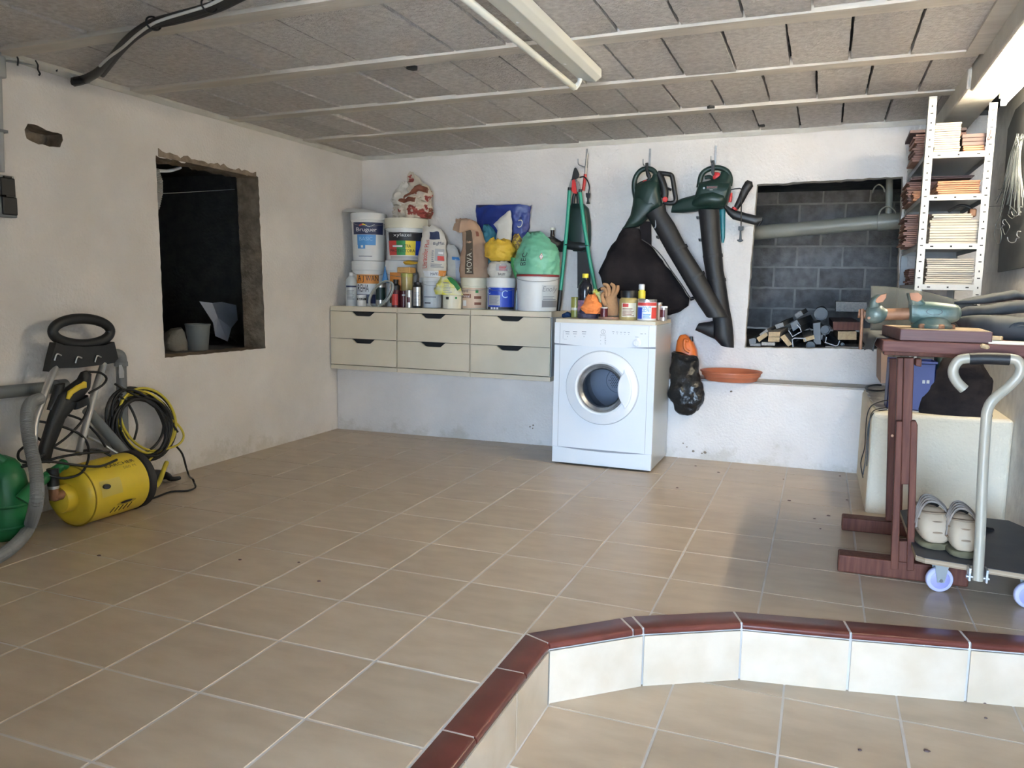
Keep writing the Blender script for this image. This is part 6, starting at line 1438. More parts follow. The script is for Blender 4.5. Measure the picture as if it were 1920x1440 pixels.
b = MB(); b.loft([(V_(1796, 598), V_(1796, 575), .022), (V_(1800, 597), V_(1800, 576), .020), (V_(1802, 592), V_(1802, 580), .010)], M['vise'], 20); b.build('rear_cap', vs_, smooth=50)
b = MB(); b.loft([(V_(1728, 606), V_(1766, 606), .030), (V_(1724, 613), V_(1770, 613), .036)], M['vise'], 20); b.build('neck', vs_, smooth=50)
b = MB(); b.loft([(V_(1706, 575), V_(1742, 575), .030), (V_(1703, 566), V_(1732, 564), .036), (V_(1701, 556), V_(1727, 557), .036), (V_(1700, 550), V_(1718, 549), .034)], M['vise'], 20, 3.5, sub=2); b.build('fixed_jaw', vs_, smooth=45)
b = MB(); e = [V_(1703, 549.5), V_(1719, 548.5), V_(1727, 555), V_(1726, 562), V_(1718, 566), V_(1706, 562)]; b.prism([(p_.x, p_.z) for p_ in e], M['rust2'], 'y', VY - .040, VY - .030); b.build('jaw_face', vs_, smooth=0, bevel=.002)
b = MB(); b.cyl(V_(1655, 590), V_(1708, 588), .0215, M['rust'], n=24); b.build('slide_bar', vs_, smooth=50)
b = MB(); b.loft([(V_(1622, 600), V_(1624, 578), .018), (V_(1628, 605), V_(1630, 572), .030), (V_(1640, 607), V_(1642, 570), .036), (V_(1652, 605), V_(1652, 572), .034), (V_(1659, 600), V_(1659, 578), .024), (V_(1665, 597), V_(1665, 580), .020)], M['vise'], 24, 2.2, sub=3); b.build('moving_head', vs_, smooth=50)
b = MB(); b.loft([(V_(1628, 578), V_(1652, 574), .028), (V_(1630, 566), V_(1650, 568), .034), (V_(1634, 559), V_(1656, 560), .034), (V_(1642, 553), V_(1662, 551), .030)], M['vise'], 20, 3.0, sub=2); b.build('moving_jaw', vs_, smooth=45)
b = MB(); e = [V_(1642, 560), V_(1650, 553), V_(1661, 550), V_(1660, 558), V_(1654, 566), V_(1645, 568), V_(1640, 566)]; b.prism([(p_.x, p_.z) for p_ in e], M['rust2'], 'y', VY - .040, VY - .030); b.build('jaw_face', vs_, smooth=0, bevel=.002)
b = MB(); b.cyl(V_(1609, 588), V_(1625, 590), .016, M['rust'], n=18); b.build('screw_head', vs_, smooth=50)
b = MB(); b.tube([V_(1616, 579, -.02), V_(1616, 600, -.02), V_(1614, 640, -.02), V_(1613, 655, -.02)], [.0075, .0055, .0055, .0065], M['rust'], 10, sub=2); b.build('handle_bar', vs_)
b = MB(); b.lathe(V_(1629, 596, -.030), [(.0055, 0), (.005, -.004), (.001, -.004)], M['rust'], 12, (0, 1, 0)); b.build('set_screw', vs_)
b = MB()
ec = V_(1752, 584.5, -.041)
b.rings([[(ec.x + r_ * math.cos(2 * PI * k / 28), ec.y, ec.z + r_ * .45 * math.sin(2 * PI * k / 28)) for k in range(28)] for r_ in (.026, .0235)], M['prblack'], cap0=False, cap1=False); b.build('emblem_ring', vs_, smooth=0)
lettering('580 M', flat((ec.x, ec.y - .0003, ec.z), (1, 0, 0), (0, 0, 1), .026, .009), M['prblack'], vs_) if False else None
# grey mesh cloth: standing sheet behind the vise and the loose roll beside it
def sheet(name, label, cat, top, bot, mt, n=30, m=10, wav=0.012, th=0.0012):
    def samp(L_, t):
        x = t * (len(L_) - 1); k = min(int(x), len(L_) - 2); f = x - k
        a = Vector(L_[k]); c_ = Vector(L_[k + 1]); return a.lerp(c_, f)
    b = MB(); rings = []
    for j in range(m + 1):
        r_ = []
        for i in range(n + 1):
            p_ = samp(top, i / n).lerp(samp(bot, i / n), j / m)
            p_.y += wav * noise.noise(Vector((p_.x * 7, p_.z * 4, 3))) * 2
            r_.append(p_)
        rings.append(r_)
    b.rings(rings, mt, close=False)
    o = b.build(name, org=rings[-1][0], smooth=80)
    s_ = o.modifiers.new('thickness', 'SOLIDIFY'); s_.thickness = th
    return tag(o, label, cat)
T_ = lambda u, v, y: AY(u, v, y)
sheet('mesh_sheet', 'sheer grey mesh sheet standing up behind the green vise', 'cloth', [T_(1633, 536, 2.30), T_(1660, 537, 2.32), T_(1700, 541, 2.30), T_(1745, 549, 2.27), T_(1790, 561, 2.24), T_(1835, 573, 2.2)],
      [T_(1632, 622, 2.20), T_(1660, 620, 2.22), T_(1700, 618, 2.20), T_(1745, 616, 2.17), T_(1790, 614, 2.12), T_(1835, 612, 2.08)], M['sheer'])
b = MB(); rings = []
for k in range(19):
    t = k / 18; yy_ = 1.60 + 0.80 * t; dr = 0.012 + 0.034 * (1 - abs(2 * t - 0.7)) + 0.02 * noise.noise(Vector((t * 6, 0, 3))); wv = 0.006 * math.sin(t * 14)
    rings.append([(1.020 + 0.05 * t + .012 * math.sin(t * 9), yy_, .9045), (1.004, yy_, .9050), (.988 - .015 * t, yy_, .9035), (.980 - .015 * t + wv, yy_, .885), (.976 - .015 * t + wv * 1.5, yy_, .885 - dr)])
b.rings(rings, M['mesh_cloth'], close=False)
o = b.build('mesh_offcut', org=(.98, 2.0, .88), smooth=80); s_ = o.modifiers.new('thickness', 'SOLIDIFY'); s_.thickness = .0012
tag(o, 'grey mesh piece drooping over the end of the bench under the vise handle', 'cloth')
rl = thing('mesh_roll', 'loose roll of dark grey mesh cloth lying on the bench behind the vise', 'cloth', T_(1850, 630, 1.95))
b = MB(); b.loft([(T_(1792, 606, 2.05), T_(1794, 596, 2.05), .03), (T_(1815, 634, 1.98), T_(1818, 592, 1.98), .07), (T_(1850, 640, 1.92), T_(1850, 590, 1.92), .09), (T_(1885, 642, 1.87), T_(1890, 592, 1.87), .085), (T_(1930, 640, 1.83), T_(1945, 596, 1.83), .07)], M['mesh_cloth'], 30, 2.2, noi=0.008, nsc=8, sub=4); b.build('roll', rl, smooth=60)
for q in range(3):
    b = MB(); pts = []
    for k in range(22):
        a = 2 * PI * k / 21 * (1.0) + 0.6; r0 = 1.0 - 0.25 * q
        pts.append(T_(1915 + 24 * r0 * math.cos(a), 616 - 13 * r0 * math.sin(a), 1.76 + .004 * k))
    rings = [[p_ + Vector((0, 0, 0)), p_ + Vector((.02, .14, 0))] for p_ in pts]
    b.rings(rings, M['mesh_cloth'], close=False); o = b.build('rolled_edge', rl, smooth=80); s_ = o.modifiers.new('thickness', 'SOLIDIFY'); s_.thickness = .004
b = MB(); b.loft([(T_(1782, 600, 2.14), T_(1782, 590, 2.14), .02), (T_(1812, 593, 2.10), T_(1810, 574, 2.10), .05), (T_(1845, 590, 2.05), T_(1842, 572, 2.05), .07), (T_(1885, 588, 2.0), T_(1880, 566, 2.0), .08), (T_(1935, 586, 1.96), T_(1935, 562, 1.96), .07)], M['mesh_cloth'], 26, 2.2, noi=0.007, nsc=9, sub=4); b.build('fold', rl, smooth=60)
b = MB(); b.loft([(T_(1790, 572, 2.22), T_(1790, 566, 2.22), .01), (T_(1830, 570, 2.2), T_(1828, 556, 2.2), .05), (T_(1870, 566, 2.16), T_(1866, 548, 2.16), .07), (T_(1905, 562, 2.12), T_(1902, 543, 2.12), .06), (T_(1940, 566, 2.1), T_(1940, 556, 2.1), .03)], M['mesh_cloth'], 26, 2.6, noi=0.006, nsc=9, sub=4); b.build('fold', rl, smooth=60)
for k, (a_, lab_) in enumerate((((1845, 641, 1925, 643, 1.545), 'upper pale slat lying along the front edge of the bench'), ((1853, 646, 1925, 648, 1.515), 'lower pale slat lying along the front edge of the bench'))):
    p0, p1 = AY(a_[0], a_[1], a_[4]), AY(a_[2], a_[3], a_[4]); b = MB(); b.box((p0.x, a_[4], .9023 + .004 * (1 - k)), (1.60, a_[4] + .022, .9075 + .004 * (1 - k)), M['pcream']); tag(b.build('timber_strip', org=p0, smooth=0, bevel=.001), lab_, 'slat')
b = MB(); c = AY(1864, 636, 1.60); b.prism([(c.x - .024, 1.56), (c.x + .012, 1.545), (c.x + .022, 1.575), (c.x - .02, 1.61)], M['pale'], 'z', .912, .926); tag(b.build('wood_wedge', org=c, smooth=0, bevel=.003), 'small pale wooden wedge lying on the slats beside the vise board', 'wedge')
b = MB(); c = AY(1847, 648, 1.50); b.lathe((c.x - .014, 1.500, .897), [(.003, 0), (.008, .004), (.008, .022), (.003, .028)], M['pale'], 10, (1, -.1, -.25)); tag(b.build('wood_peg', org=c), 'short pale wooden peg at the edge of the bench below the vise board', 'peg')

# ================================================================ CORNER BENCH: crate, bag, cables, board
BZ = .505
cr = thing('plastic_crate', 'blue plastic crate standing on the white corner bench under the table', 'crate', (1.2, 3.0, BZ))
ca, cb_ = AY(1664, 735, 2.68), AY(1752, 735, 2.68); x0, x1 = ca.x, cb_.x; zt_ = AY(1700, 676, 2.68).z; y0, y1 = 2.68, 2.84
for lo_, hi_ in (((x0, y0, BZ), (x1, y0 + .006, zt_)), ((x0, y1 - .006, BZ), (x1, y1, zt_)), ((x0, y0, BZ), (x0 + .006, y1, zt_)), ((x1 - .006, y0, BZ), (x1, y1, zt_)), ((x0, y0, BZ), (x1, y1, BZ + .006))):
    b = MB(); b.box(lo_, hi_, M['crate']); b.build('side', cr, smooth=0, bevel=.0015)
b = MB(); b.box((x0 - .005, y0 - .005, zt_ - .012), (x1 + .005, y0 + .006, zt_), M['crate']); b.build('rim', cr, smooth=0, bevel=.002)
for k in range(2):
    q = AY(1732 + 8 * k, 716, y0); b = MB(); b.box((q.x - .006, y0 - .001, q.z - .008), (q.x + .006, y0 + .0005, q.z + .008), M['prgrey']); b.build('slot', cr, smooth=0)
q = AY(1737, 681, y0); b = MB(); b.box((q.x - .03, y0 - .002, q.z - .006), (q.x + .03, y0 + .0005, q.z + .008), M['dark']); b.build('grip_hole', cr, smooth=0)
b = MB(); e = [AY(u, v, 2.95) for u, v in ((1651, 718), (1663, 718), (1664, 660), (1652, 660))]; b.prism([(p_.x, p_.z) for p_ in e[:]], mat('tan_board', (0.27, 0.18, 0.13), .7), 'y', 2.93, 3.3); tag(b.build('upright_board', org=(e[0].x, 3.1, e[0].z), smooth=0), 'tan board standing upright beside the blue crate', 'board')
b = MB(); b.loft([(T_(1712, 780, 2.745), T_(1864, 782, 2.745), .10), (T_(1711, 766, 2.745), T_(1862, 766, 2.745), .105), (T_(1714, 745, 2.745), T_(1858, 742, 2.745), .10), (T_(1726, 725, 2.745), T_(1859, 718, 2.745), .095), (T_(1742, 706, 2.75), T_(1856, 706, 2.75), .09), (T_(1756, 688, 2.755), T_(1842, 686, 2.755), .10), (T_(1766, 668, 2.76), T_(1836, 668, 2.76), .06)], M['blackcloth'], 44, 2.4, noi=0.014, nsc=10, sub=5)
tag(b.build('black_sack', org=T_(1790, 780, 2.745), smooth=50), 'large slumped black cloth sack on the corner bench under the table', 'bag')
b = MB(); lo(b, [(1756, 706, 1778, 706, .05), (1752, 690, 1776, 690, .06), (1752, 672, 1776, 672, .06), (1756, 655, 1774, 655, .04)], 2.80, mat('dark_green_tin', (0.012, 0.028, 0.020), .5), 22, crop=False, power=3); tag(b.build('dark_canister', org=T_(1764, 706, 2.8), smooth=45), 'dark green canister between the blue crate and the black sack', 'canister')
b = MB(); pts = [AZ(1645 + 21 * math.cos(2 * PI * k / 16), 727 + 5.5 * math.sin(2 * PI * k / 16), BZ + .006) for k in range(14)]; b.tube(pts, .008, M['black'], 8, sub=3, flat=.6); tag(b.build('black_ring', org=AZ(1645, 727, BZ)), 'flat black ring lying on the bench ledge in front of the blue crate', 'ring')
cbk = thing('black_cable', 'thin black cable looped over the edge of the corner bench', 'cable', T_(1640, 755, 2.58))
for q in ([(1672, 750), (1655, 752), (1635, 760), (1626, 778), (1623, 810), (1621, 840), (1614, 868), (1618, 896)], [(1672, 764), (1645, 767), (1633, 778), (1629, 810), (1627, 850), (1625, 874)], [(1672, 768), (1642, 772), (1630, 790), (1626, 820), (1623, 860), (1618, 890)]):
    b = MB(); b.tube([T_(u, v, 2.70 if u > 1668 else 2.63 if u > 1640 else 2.572) for u, v in q], .0026, M['black'], 6, sub=4); b.build('cable_loop', cbk)

# ================================================================ DOLLY, SHOES
dl = thing('platform_dolly', 'flat dolly with dark anti-slip deck and bent grey pole handle', 'trolley', (1.35, 1.8, 0))
P_ = [(1.158, 1.505), (1.185, 1.482), (1.50, 1.435), (1.60, 1.435), (1.60, 2.06), (1.560, 2.14), (1.19, 2.15), (1.158, 2.12)]
b = MB(); b.prism(P_, M['antislip'], 'z', .1485, .1505); b.prism(P_, M['ply'], 'z', .130, .1485); b.build('deck', dl, smooth=0, bevel=.001)
for wx, wy in ((1.249, 1.590), (1.515, 1.545), (1.245, 2.04), (1.50, 2.04)):
    b = MB(); ax_ = Vector((.22, -1, 0)).normalized() if wy < 1.8 else Vector((1, .2, 0)).normalized(); c0 = Vector((wx, wy, .046))
    b.lathe(c0 - ax_ * .011, [(.012, 0), (.030, .001), (.034, .003), (.044, .003), (.046, .006), (.046, .016), (.044, .019), (.034, .019), (.030, .021), (.012, .022)], M['lilac'], 32, ax_)
    wh = b.build('wheel', dl, smooth=35)
    for sg in (-1, 1):
        b = MB(); b.lathe(c0 + ax_ * sg * .0112, [(.033, 0), (.031, sg * .0012), (.001, sg * .0012)], M['lilac2'], 28, ax_); b.build('disc', wh, smooth=35)
    b = MB(); s2 = Vector((-ax_.y, ax_.x, 0)); 
    for sg in (-1, 1):
        o_ = c0 + ax_ * sg * .0165
        e = [o_ + s2 * .012 + Vector((0, 0, -.008)), o_ - s2 * .012 + Vector((0, 0, -.008)), o_ - s2 * .026 + Vector((0, 0, .070)), o_ + s2 * .026 + Vector((0, 0, .070))]
        b.rings([[p_ - ax_ * .0012 for p_ in e], [p_ + ax_ * .0012 for p_ in e]], M['zinc'])
    b.rings([[c0 + ax_ * i * .018 + s2 * j * .026 + Vector((0, 0, .068)) for i, j in ((-1, -1), (1, -1), (1, 1), (-1, 1))], [c0 + ax_ * i * .018 + s2 * j * .026 + Vector((0, 0, .072)) for i, j in ((-1, -1), (1, -1), (1, 1), (-1, 1))]], M['zinc']); b.build('fork', dl, smooth=0)
    b = MB(); b.rings([[c0 + ax_ * i * .035 + s2 * j * .042 + Vector((0, 0, .0795)) for i, j in ((-1, -1), (1, -1), (1, 1), (-1, 1))], [c0 + ax_ * i * .035 + s2 * j * .042 + Vector((0, 0, .0835)) for i, j in ((-1, -1), (1, -1), (1, 1), (-1, 1))]], M['zinc']); b.cyl(c0 + Vector((0, 0, .07)), c0 + Vector((0, 0, .081)), .02, M['zinc']); b.build('mounting_plate', dl, smooth=0)
    b = MB(); b.cyl(c0 - ax_ * .021, c0 + ax_ * .021, .0065, M['steel'], n=8); b.build('axle', dl)
yp = 1.437
pole = [AY(1833, 1088, yp - .02), AY(1838, 1000, yp - .01), AY(1843, 880, yp), AY(1849, 790, yp), AY(1852, 768, yp), AY(1862, 750, yp), AY(1892, 724, yp + .01), AY(1908, 707, yp + .01), AY(1914, 692, yp + .01), AY(1909, 678, yp + .01), AY(1896, 673, yp + .012), AY(1850, 671, yp + .015), AY(1814, 672, yp + .015), AY(1798, 676, yp + .015), AY(1788, 690, yp + .015), AY(1788, 704, yp + .015), AY(1796, 718, yp + .015), AY(1808, 730, yp + .015)]
b = MB(); b.tube(pole, .0165, M['polegrey'], 16, sub=4); b.build('pole_handle', dl, smooth=60)
b = MB(); b.tube([AY(1893, 674, yp + .012), AY(1850, 672, yp + .015), AY(1817, 673, yp + .015)], .0195, M['blackr'], 16, sub=2); b.build('hand_grip', dl, smooth=50)
b = MB(); c = AY(1833, 1083, yp - .02); b.cyl(c - Vector((.034, 0, 0)), c + Vector((.034, 0, 0)), .0065, M['steel'], n=10); b.box((c.x - .028, c.y - .012, c.z - .012), (c.x - .022, c.y + .03, c.z + .032), M['steel']); b.box((c.x + .022, c.y - .012, c.z - .012), (c.x + .028, c.y + .03, c.z + .032), M['steel']); b.build('pivot', dl, smooth=0, kind='stuff')
def shoe(label, u, v, w, ang):
    c = AZ(u, v, .152); root = thing('shoe', label, 'shoe', c, 'pair of worn cream shoes')
    R_ = Matrix.Rotation(ang, 3, 'Z')
    P = lambda x, y, z: c + R_ @ Vector((x, y, z))
    def ring(y, hw, z0, z1, pw=2.4, n=24):
        r_ = []
        for k in range(n):
            a = 2 * PI * k / n; ct, st = math.cos(a), math.sin(a)
            r_.append(P(math.copysign(abs(ct) ** (2 / pw), ct) * hw, y, (z0 + z1) / 2 + math.copysign(abs(st) ** (2 / pw), st) * (z1 - z0) / 2))
        return r_
    w2 = w / 2
    up = [(-.004, .40, .030, .070), (.000, .70, .022, .088), (.010, .88, .018, .104), (.03, 1.0, .016, .122), (.06, 1.03, .016, .134), (.085, 1.01, .016, .138), (.12, .98, .016, .134), (.17, .90, .016, .118), (.22, .82, .016, .112), (.26, .74, .016, .108), (.275, .55, .02, .09)]
    b = MB(); b.rings([ring(y, hw * w2, z0, z1) for y, hw, z0, z1 in up], M['shoe']); b.build('upper', root, smooth=60)
    so = [(-.010, .45), (-.004, .78), (.01, .96), (.04, 1.05), (.09, 1.03), (.16, .84), (.24, .80), (.285, .55)]
    b = MB(); b.rings([ring(y, hw * w2, .0005, .024, 3.5) for y, hw in so], M['sole']); b.build('sole', root, smooth=60)
    for zz, f, dy in ((.058, 1.03, .062), (.094, .93, .050), (.120, .70, .030)):   # stitched bands across the toe
        b = MB(); pts = []
        for k in range(13):
            a = PI * k / 12
            pts.append(P(-math.cos(a) * w2 * f, .060 - math.sin(a) * dy, zz + .004 * math.sin(a)))
        b.tube(pts, .0052, M['shoeb'], 6, sub=2, flat=.9); b.build('band', root, smooth=60)
    b = MB(); b.rings([[P(math.cos(2 * PI * k / 20) * w2 * .55 * s_, .125 + math.sin(2 * PI * k / 20) * .060 * s_, .1385 - .010 * (1 - s_) - .10 * max(0, math.sin(2 * PI * k / 20) * .060 * s_)) for k in range(20)] for s_ in (1, .5, .05)], M['dark'], cap0=False); b.build('opening', root, smooth=60)  # dark patch paints the shade inside the shoe
    for k in range(4):
        q = k * .012
        b = MB(); b.tube([P(-w2 * (1.05 - .03 * k), .055 + .02 * k, .060 + q), P(-w2 * .86, .060 + .012 * k, .118 + .4 * q), P(-w2 * .45, .082 + .02 * k, .146 + .2 * q), P(0, .092 + .024 * k, .152 + .2 * q), P(w2 * .45, .082 + .02 * k, .146 + .2 * q), P(w2 * .86, .060 + .012 * k, .118 + .4 * q), P(w2 * (1.05 - .03 * k), .055 + .02 * k, .060 + q)], .0046, M['lace'], 6, sub=4); b.build('lace', root, smooth=60)
    return root
shoe('worn cream shoe with thick grey laces on the dolly, beside the table leg', 1755, 1030, .108, .14)
shoe('worn cream shoe with thick grey laces on the dolly, beside the pole', 1808, 1046, .096, .05)
b = MB(); b.tube([AZ(1800, 975, .24), AZ(1785, 968, .25), AZ(1768, 964, .25)], .005, M['lace'], 6); tag(b.build('loose_lace', org=AZ(1785, 968, .25)), 'grey lace lying across both cream shoes', 'lace')
b = MB(); c = AZ(1852, 1000, .152); b.loft([(c + Vector((-.02, 0, 0)), c + Vector((-.02, 0, .006)), .01), (c + Vector((0, .03, 0)), c + Vector((0, .03, .014)), .02), (c + Vector((.03, .06, 0)), c + Vector((.03, .06, .006)), .02)], M['blackcloth'], 14, noi=.004); tag(b.build('dark_scrap', org=c), 'small dark scrap lying on the dolly deck behind the pole', 'scrap')

# ================================================================ LEFT WALL: sockets, conduit, cables, pipes
XW = XL
U6 = lambda u, v: (u / 2.88, 560 + v / 2.88)
def W6(u, v, x): q = U6(u, v); return AX(q[0], q[1], x)
for k, (v0, v1, u0, u1, lab_) in enumerate(((335, 366, 2, 27, 'upper of two black-lidded grey sockets on the white wall'), (371, 402, 5, 31, 'lower of two black-lidded grey sockets on the white wall'))):
    a, c_ = AX(u0, v1, XW + .045), AX(u1, v0, XW + .045)
    root = thing('wall_socket', lab_, 'socket', (XW, (a.y + c_.y) / 2, a.z), 'pair of sockets on the white wall')
    b = MB(); b.box((XW + .001, a.y - .035, a.z - .010), (XW + .040, c_.y + .004, c_.z + .010), M['greypvc'] if k else mat('light_grey_box', (0.36, 0.36, 0.35), .5)); b.build('box', root, smooth=0, bevel=.004)
    b = MB(); b.box((XW + .040, a.y, a.z), (XW + .050, c_.y, c_.z), M['black']); b.build('lid', root, smooth=0, bevel=.008, seg=3)
    b = MB(); b.box((XW + .040, a.y + .016, c_.z - .001), (XW + .052, c_.y - .016, c_.z + .006), M['black']); b.build('hinge', root, smooth=0)
root = thing('cable_conduit', 'grey vertical conduit on the white wall above the sockets', 'conduit', AX(2, 320, XW))
b = MB(); b.tube([AX(-6, 60, XW + .02), AX(-2, 200, XW + .02), AX(2, 322, XW + .02)], .014, mat('conduit_grey', (0.36, 0.36, 0.36), .5), 12, sub=3); b.build('tube', root, smooth=60)
for u, v in ((2, 246),):
    b = MB(); c = AX(u, v, XW + .02); b.box((XW + .001, c.y - .02, c.z - .006), (XW + .036, c.y + .02, c.z + .006), M['greypvc']); b.build('saddle', root, smooth=0)
b = MB(); a, c_ = AX(-40, 132, XW + .05), AX(11, 90, XW + .05); b.box((XW + .001, a.y, a.z - .004), (XW + .05, c_.y, min(c_.z, 1.985)), MATS['light_grey_box']); tag(b.build('junction_box', org=(XW, c_.y, a.z), smooth=0, bevel=.008, seg=3), 'pale grey junction box high on the white wall under the ceiling', 'box')
# thick black cable bundle running over the ceiling
cb = thing('cable_bundle', 'thick black cable bundle with a white cable, running under the ceiling to the white wall', 'cable', AX(150, 153, XW + .03))
def zc(p_): return p_
pts = [AX(137, 154, XW + .03), AX(158, 149, XW + .06)] + [AZ(u, v, 1.975) for u, v in ((178, 139), (196, 124), (214, 104), (235, 80), (258, 60), (286, 44), (325, 33), (370, 21), (412, 8), (450, -8), (520, -40))]
b = MB(); b.tube(pts, [.020, .020, .018] + [.0165] * 10, M['black'], 12, sub=5); b.build('black_cable', cb, smooth=60)
b = MB(); b.tube([AZ(u, v, 1.968) for u, v in ((192, 140), (206, 122), (224, 99), (246, 76), (270, 58), (293, 47), (330, 39), (376, 27), (418, 12), (455, -6), (520, -34))], .0125, M['blackr'], 10, sub=5); b.build('black_cable', cb, smooth=60)
b = MB(); b.tube([AZ(u, v, 1.957) for u, v in ((187, 124), (204, 108), (230, 89), (256, 66), (284, 46), (310, 35), (350, 23), (388, 11), (420, -4), (460, -24))], .0052, mat('white_cable', (0.62, 0.62, 0.58), .5), 8, sub=5); b.build('white_cable', cb, smooth=60)
for u, v in ((288, 44), (392, 10)):
    b = MB(); c = AZ(u, v, 1.965); d = (AZ(u + 20, v - 8, 1.965) - c).normalized(); e = d.cross(Vector((0, 0, 1))).normalized()
    b.tube([c + (e * math.cos(a) * .027 + Vector((0, 0, 1)) * math.sin(a) * .022) for a in [2 * PI * k / 12 for k in range(12)]], .0032, M['black'], 6, closed=True, sub=2); b.build('cable_tie', cb)
b = MB(); b.loft([(AX(134, 148, XW + .05), AX(136, 160, XW + .05), .01), (AX(145, 145, XW + .05), AX(146, 160, XW + .05), .03), (AX(158, 146, XW + .05), AX(160, 158, XW + .05), .03), (AX(166, 150, XW + .05), AX(167, 156, XW + .05), .012)], M['black'], 14, depth_dir=(1, 0, 0)); b.build('cable_end', cb, smooth=50)
b = MB(); b.tube([AX(u, v, XW + .012) for u, v in ((8, 110), (40, 113), (75, 116), (104, 122), (128, 138), (140, 146))], .005, MATS['white_cable'], 8); b.tube([AX(u, v, XW + .010) for u, v in ((10, 114), (45, 119), (80, 124), (112, 131), (136, 143))], .004, mat('grey_cable', (0.30, 0.30, 0.29), .6), 8)
root = thing('wall_cables', 'pale thin cables running along the top of the white wall under the ceiling', 'cable', AX(75, 118, XW)); 
b.build('thin_cables', root, smooth=60, kind='stuff')
for k, q in enumerate((((31, 104), (34, 112), (33, 123)), ((66, 113), (71, 122), (71, 130), (75, 138), (73, 141)), ((107, 120), (107, 128), (106, 134)))):
    b = MB(); b.tube([AX(u, v, XW + .020) for u, v in q], .0038, M['black'], 6); b.build('cable_strap', root)
# grey waste pipes
pp_ = thing('waste_pipe', 'grey plastic waste pipe along the white wall behind the pressure washer', 'pipe', AX(60, 735, XW + .06))
b = MB(); b.tube([AX(-30, 739, XW + .06), AX(60, 730, XW + .06), AX(120, 724, XW + .06)], .028, M['greypvc'], 18, sub=2); b.build('pipe', pp_, smooth=60)
b = MB(); b.lathe(AX(112, 725, XW + .06), [(.028, -.02), (.033, -.018), (.033, .03), (.028, .032)], M['greypvc'], 18, (0, 1, 0)); b.build('collar', pp_, smooth=40)
pq = thing('waste_pipe', 'grey elbow pipe standing up beside the pressure washer handle', 'pipe', AX(230, 800, XW + .06))
b = MB(); b.tube([W6(585, 300, XW + .05), W6(620, 300, XW + .055), W6(645, 310, XW + .06), W6(652, 345, XW + .06), W6(654, 380, XW + .06), W6(660, 560, XW + .06), W6(668, 770, XW + .06)], [.028, .028, .030, .030, .025, .025, .025], M['greypvc'], 18, sub=4); b.build('pipe', pq, smooth=60)
b = MB(); c = W6(653, 352, XW + .06); b.lathe(c, [(.030, -.012), (.0325, -.010), (.0325, .010), (.030, .012)], M['greypvc'], 18); b.build('collar', pq, smooth=40)
b = MB(); c = W6(660, 395, XW + .085); b.loft([(c + Vector((0, -.02, -.03)), c + Vector((0, .01, -.03)), .003), (c + Vector((0, -.022, .0)), c + Vector((0, .012, .0)), .004), (c + Vector((0, -.018, .035)), c + Vector((0, .0, .035)), .002)], M['prgrey'], 10, depth_dir=(1, 0, 0)); b.build('mortar_splash', pq)
b = MB(); b.tube([W6(470, 600, XW + .12), W6(540, 680, XW + .12), W6(610, 760, XW + .13), W6(690, 850, XW + .15)], .024, M['greypvc'], 14, sub=4); tag(b.build('grey_hose', org=W6(690, 850, XW + .15), smooth=60), 'thick dark grey hose slanting down behind the yellow pressure washer', 'hose')

# ================================================================ PRESSURE WASHER
pw = thing('pressure_washer', 'yellow pressure washer lying on its side against the white wall', 'pressure washer', (-2.17, 1.0, 0))
C0 = Vector((-2.165, .87, .137)); ax = Vector((-0.03, 1, 0.0)).normalized()
b = MB(); b.lathe(C0, [(.060, -.004), (.098, -.006), (.118, .004), (.128, .020), (.130, .03), (.132, .12), (.133, .24), (.133, .315)], M['yellow'], 48, ax); b.build('body', pw, smooth=40)
b = MB(); b.lathe(C0, [(.001, -.058), (.045, -.057), (.056, -.050), (.059, -.035), (.059, -.004)], M['yellow'], 32, ax); b.build('neck_cap', pw, smooth=40)
b = MB(); b.lathe(C0, [(.1325, .020), (.1338, .0205), (.1338, .024), (.1325, .0245)], mat('dark_yellow', (0.35, .24, .02), .6), 48, ax); b.build('seam_ring', pw, smooth=40)
for h in (.362,):
    b = MB(); b.lathe(C0, [(.095, h - .046), (.128, h - .045), (.137, h - .038), (.137, h - .004), (.130, h), (.09, h), (.06, h + .004), (.001, h + .004)], M['blackr'], 44, ax); b.build('wheel', pw, smooth=40)
def onb(a, h, off=0.0015):
    """point on the barrel: angle a from the side facing the room (+X), h along the axis"""
    e1 = Vector((1, 0, 0)) - ax * ax.x; e1.normalize(); e2 = ax.cross(e1)
    return C0 + ax * h + (e1 * math.cos(a) - e2 * math.sin(a)) * (.133 + off)
def bpatch(a0, a1, h0, h1, mt, name, off=.0015, par=None):
    b = MB(); b.rings([[onb(a0 + (a1 - a0) * j / 10, h0 + (h1 - h0) * k / 6, off) for j in range(11)] for k in range(7)], mt, close=False); return b.build(name, par or pw, smooth=60)
up = 1 if onb(.5, .1).z > C0.z else -1
lettering('KARCHER', lambda x, y: onb(up * (.98 + y * .13), .205 + x * .16, .002), M['prblack'], pw)
lettering('580 M', lambda x, y: onb(up * (.78 + y * .10), .24 + x * .07, .002), mat('faded_print', (0.30, .22, .04), .6), pw)
bpatch(up * -.02, up * .52, .05, .16, mat('pale_yellow', (0.60, .47, .10), .5), 'recess')
b = MB(); q = [onb(up * (.32 + .08 * math.cos(t)), .075 + .018 * math.sin(t), .003) for t in [2 * PI * k / 12 for k in range(12)]]; b.rings([q, [p_ + Vector((.010, 0, 0)) for p_ in q]], M['black']); b.build('switch', pw, smooth=0)
b = MB(); q = [onb(up * (-.42 + .09 * math.cos(t)), .19 + .055 * math.sin(t), .001) for t in [2 * PI * k / 16 for k in range(16)]]; b.add(q + [onb(up * -.42, .19, .002)], [(k, (k + 1) % 16, 16) for k in range(16)], mat('ochre', (0.42, .30, .03), .5)); b.build('hollow', pw, smooth=0)
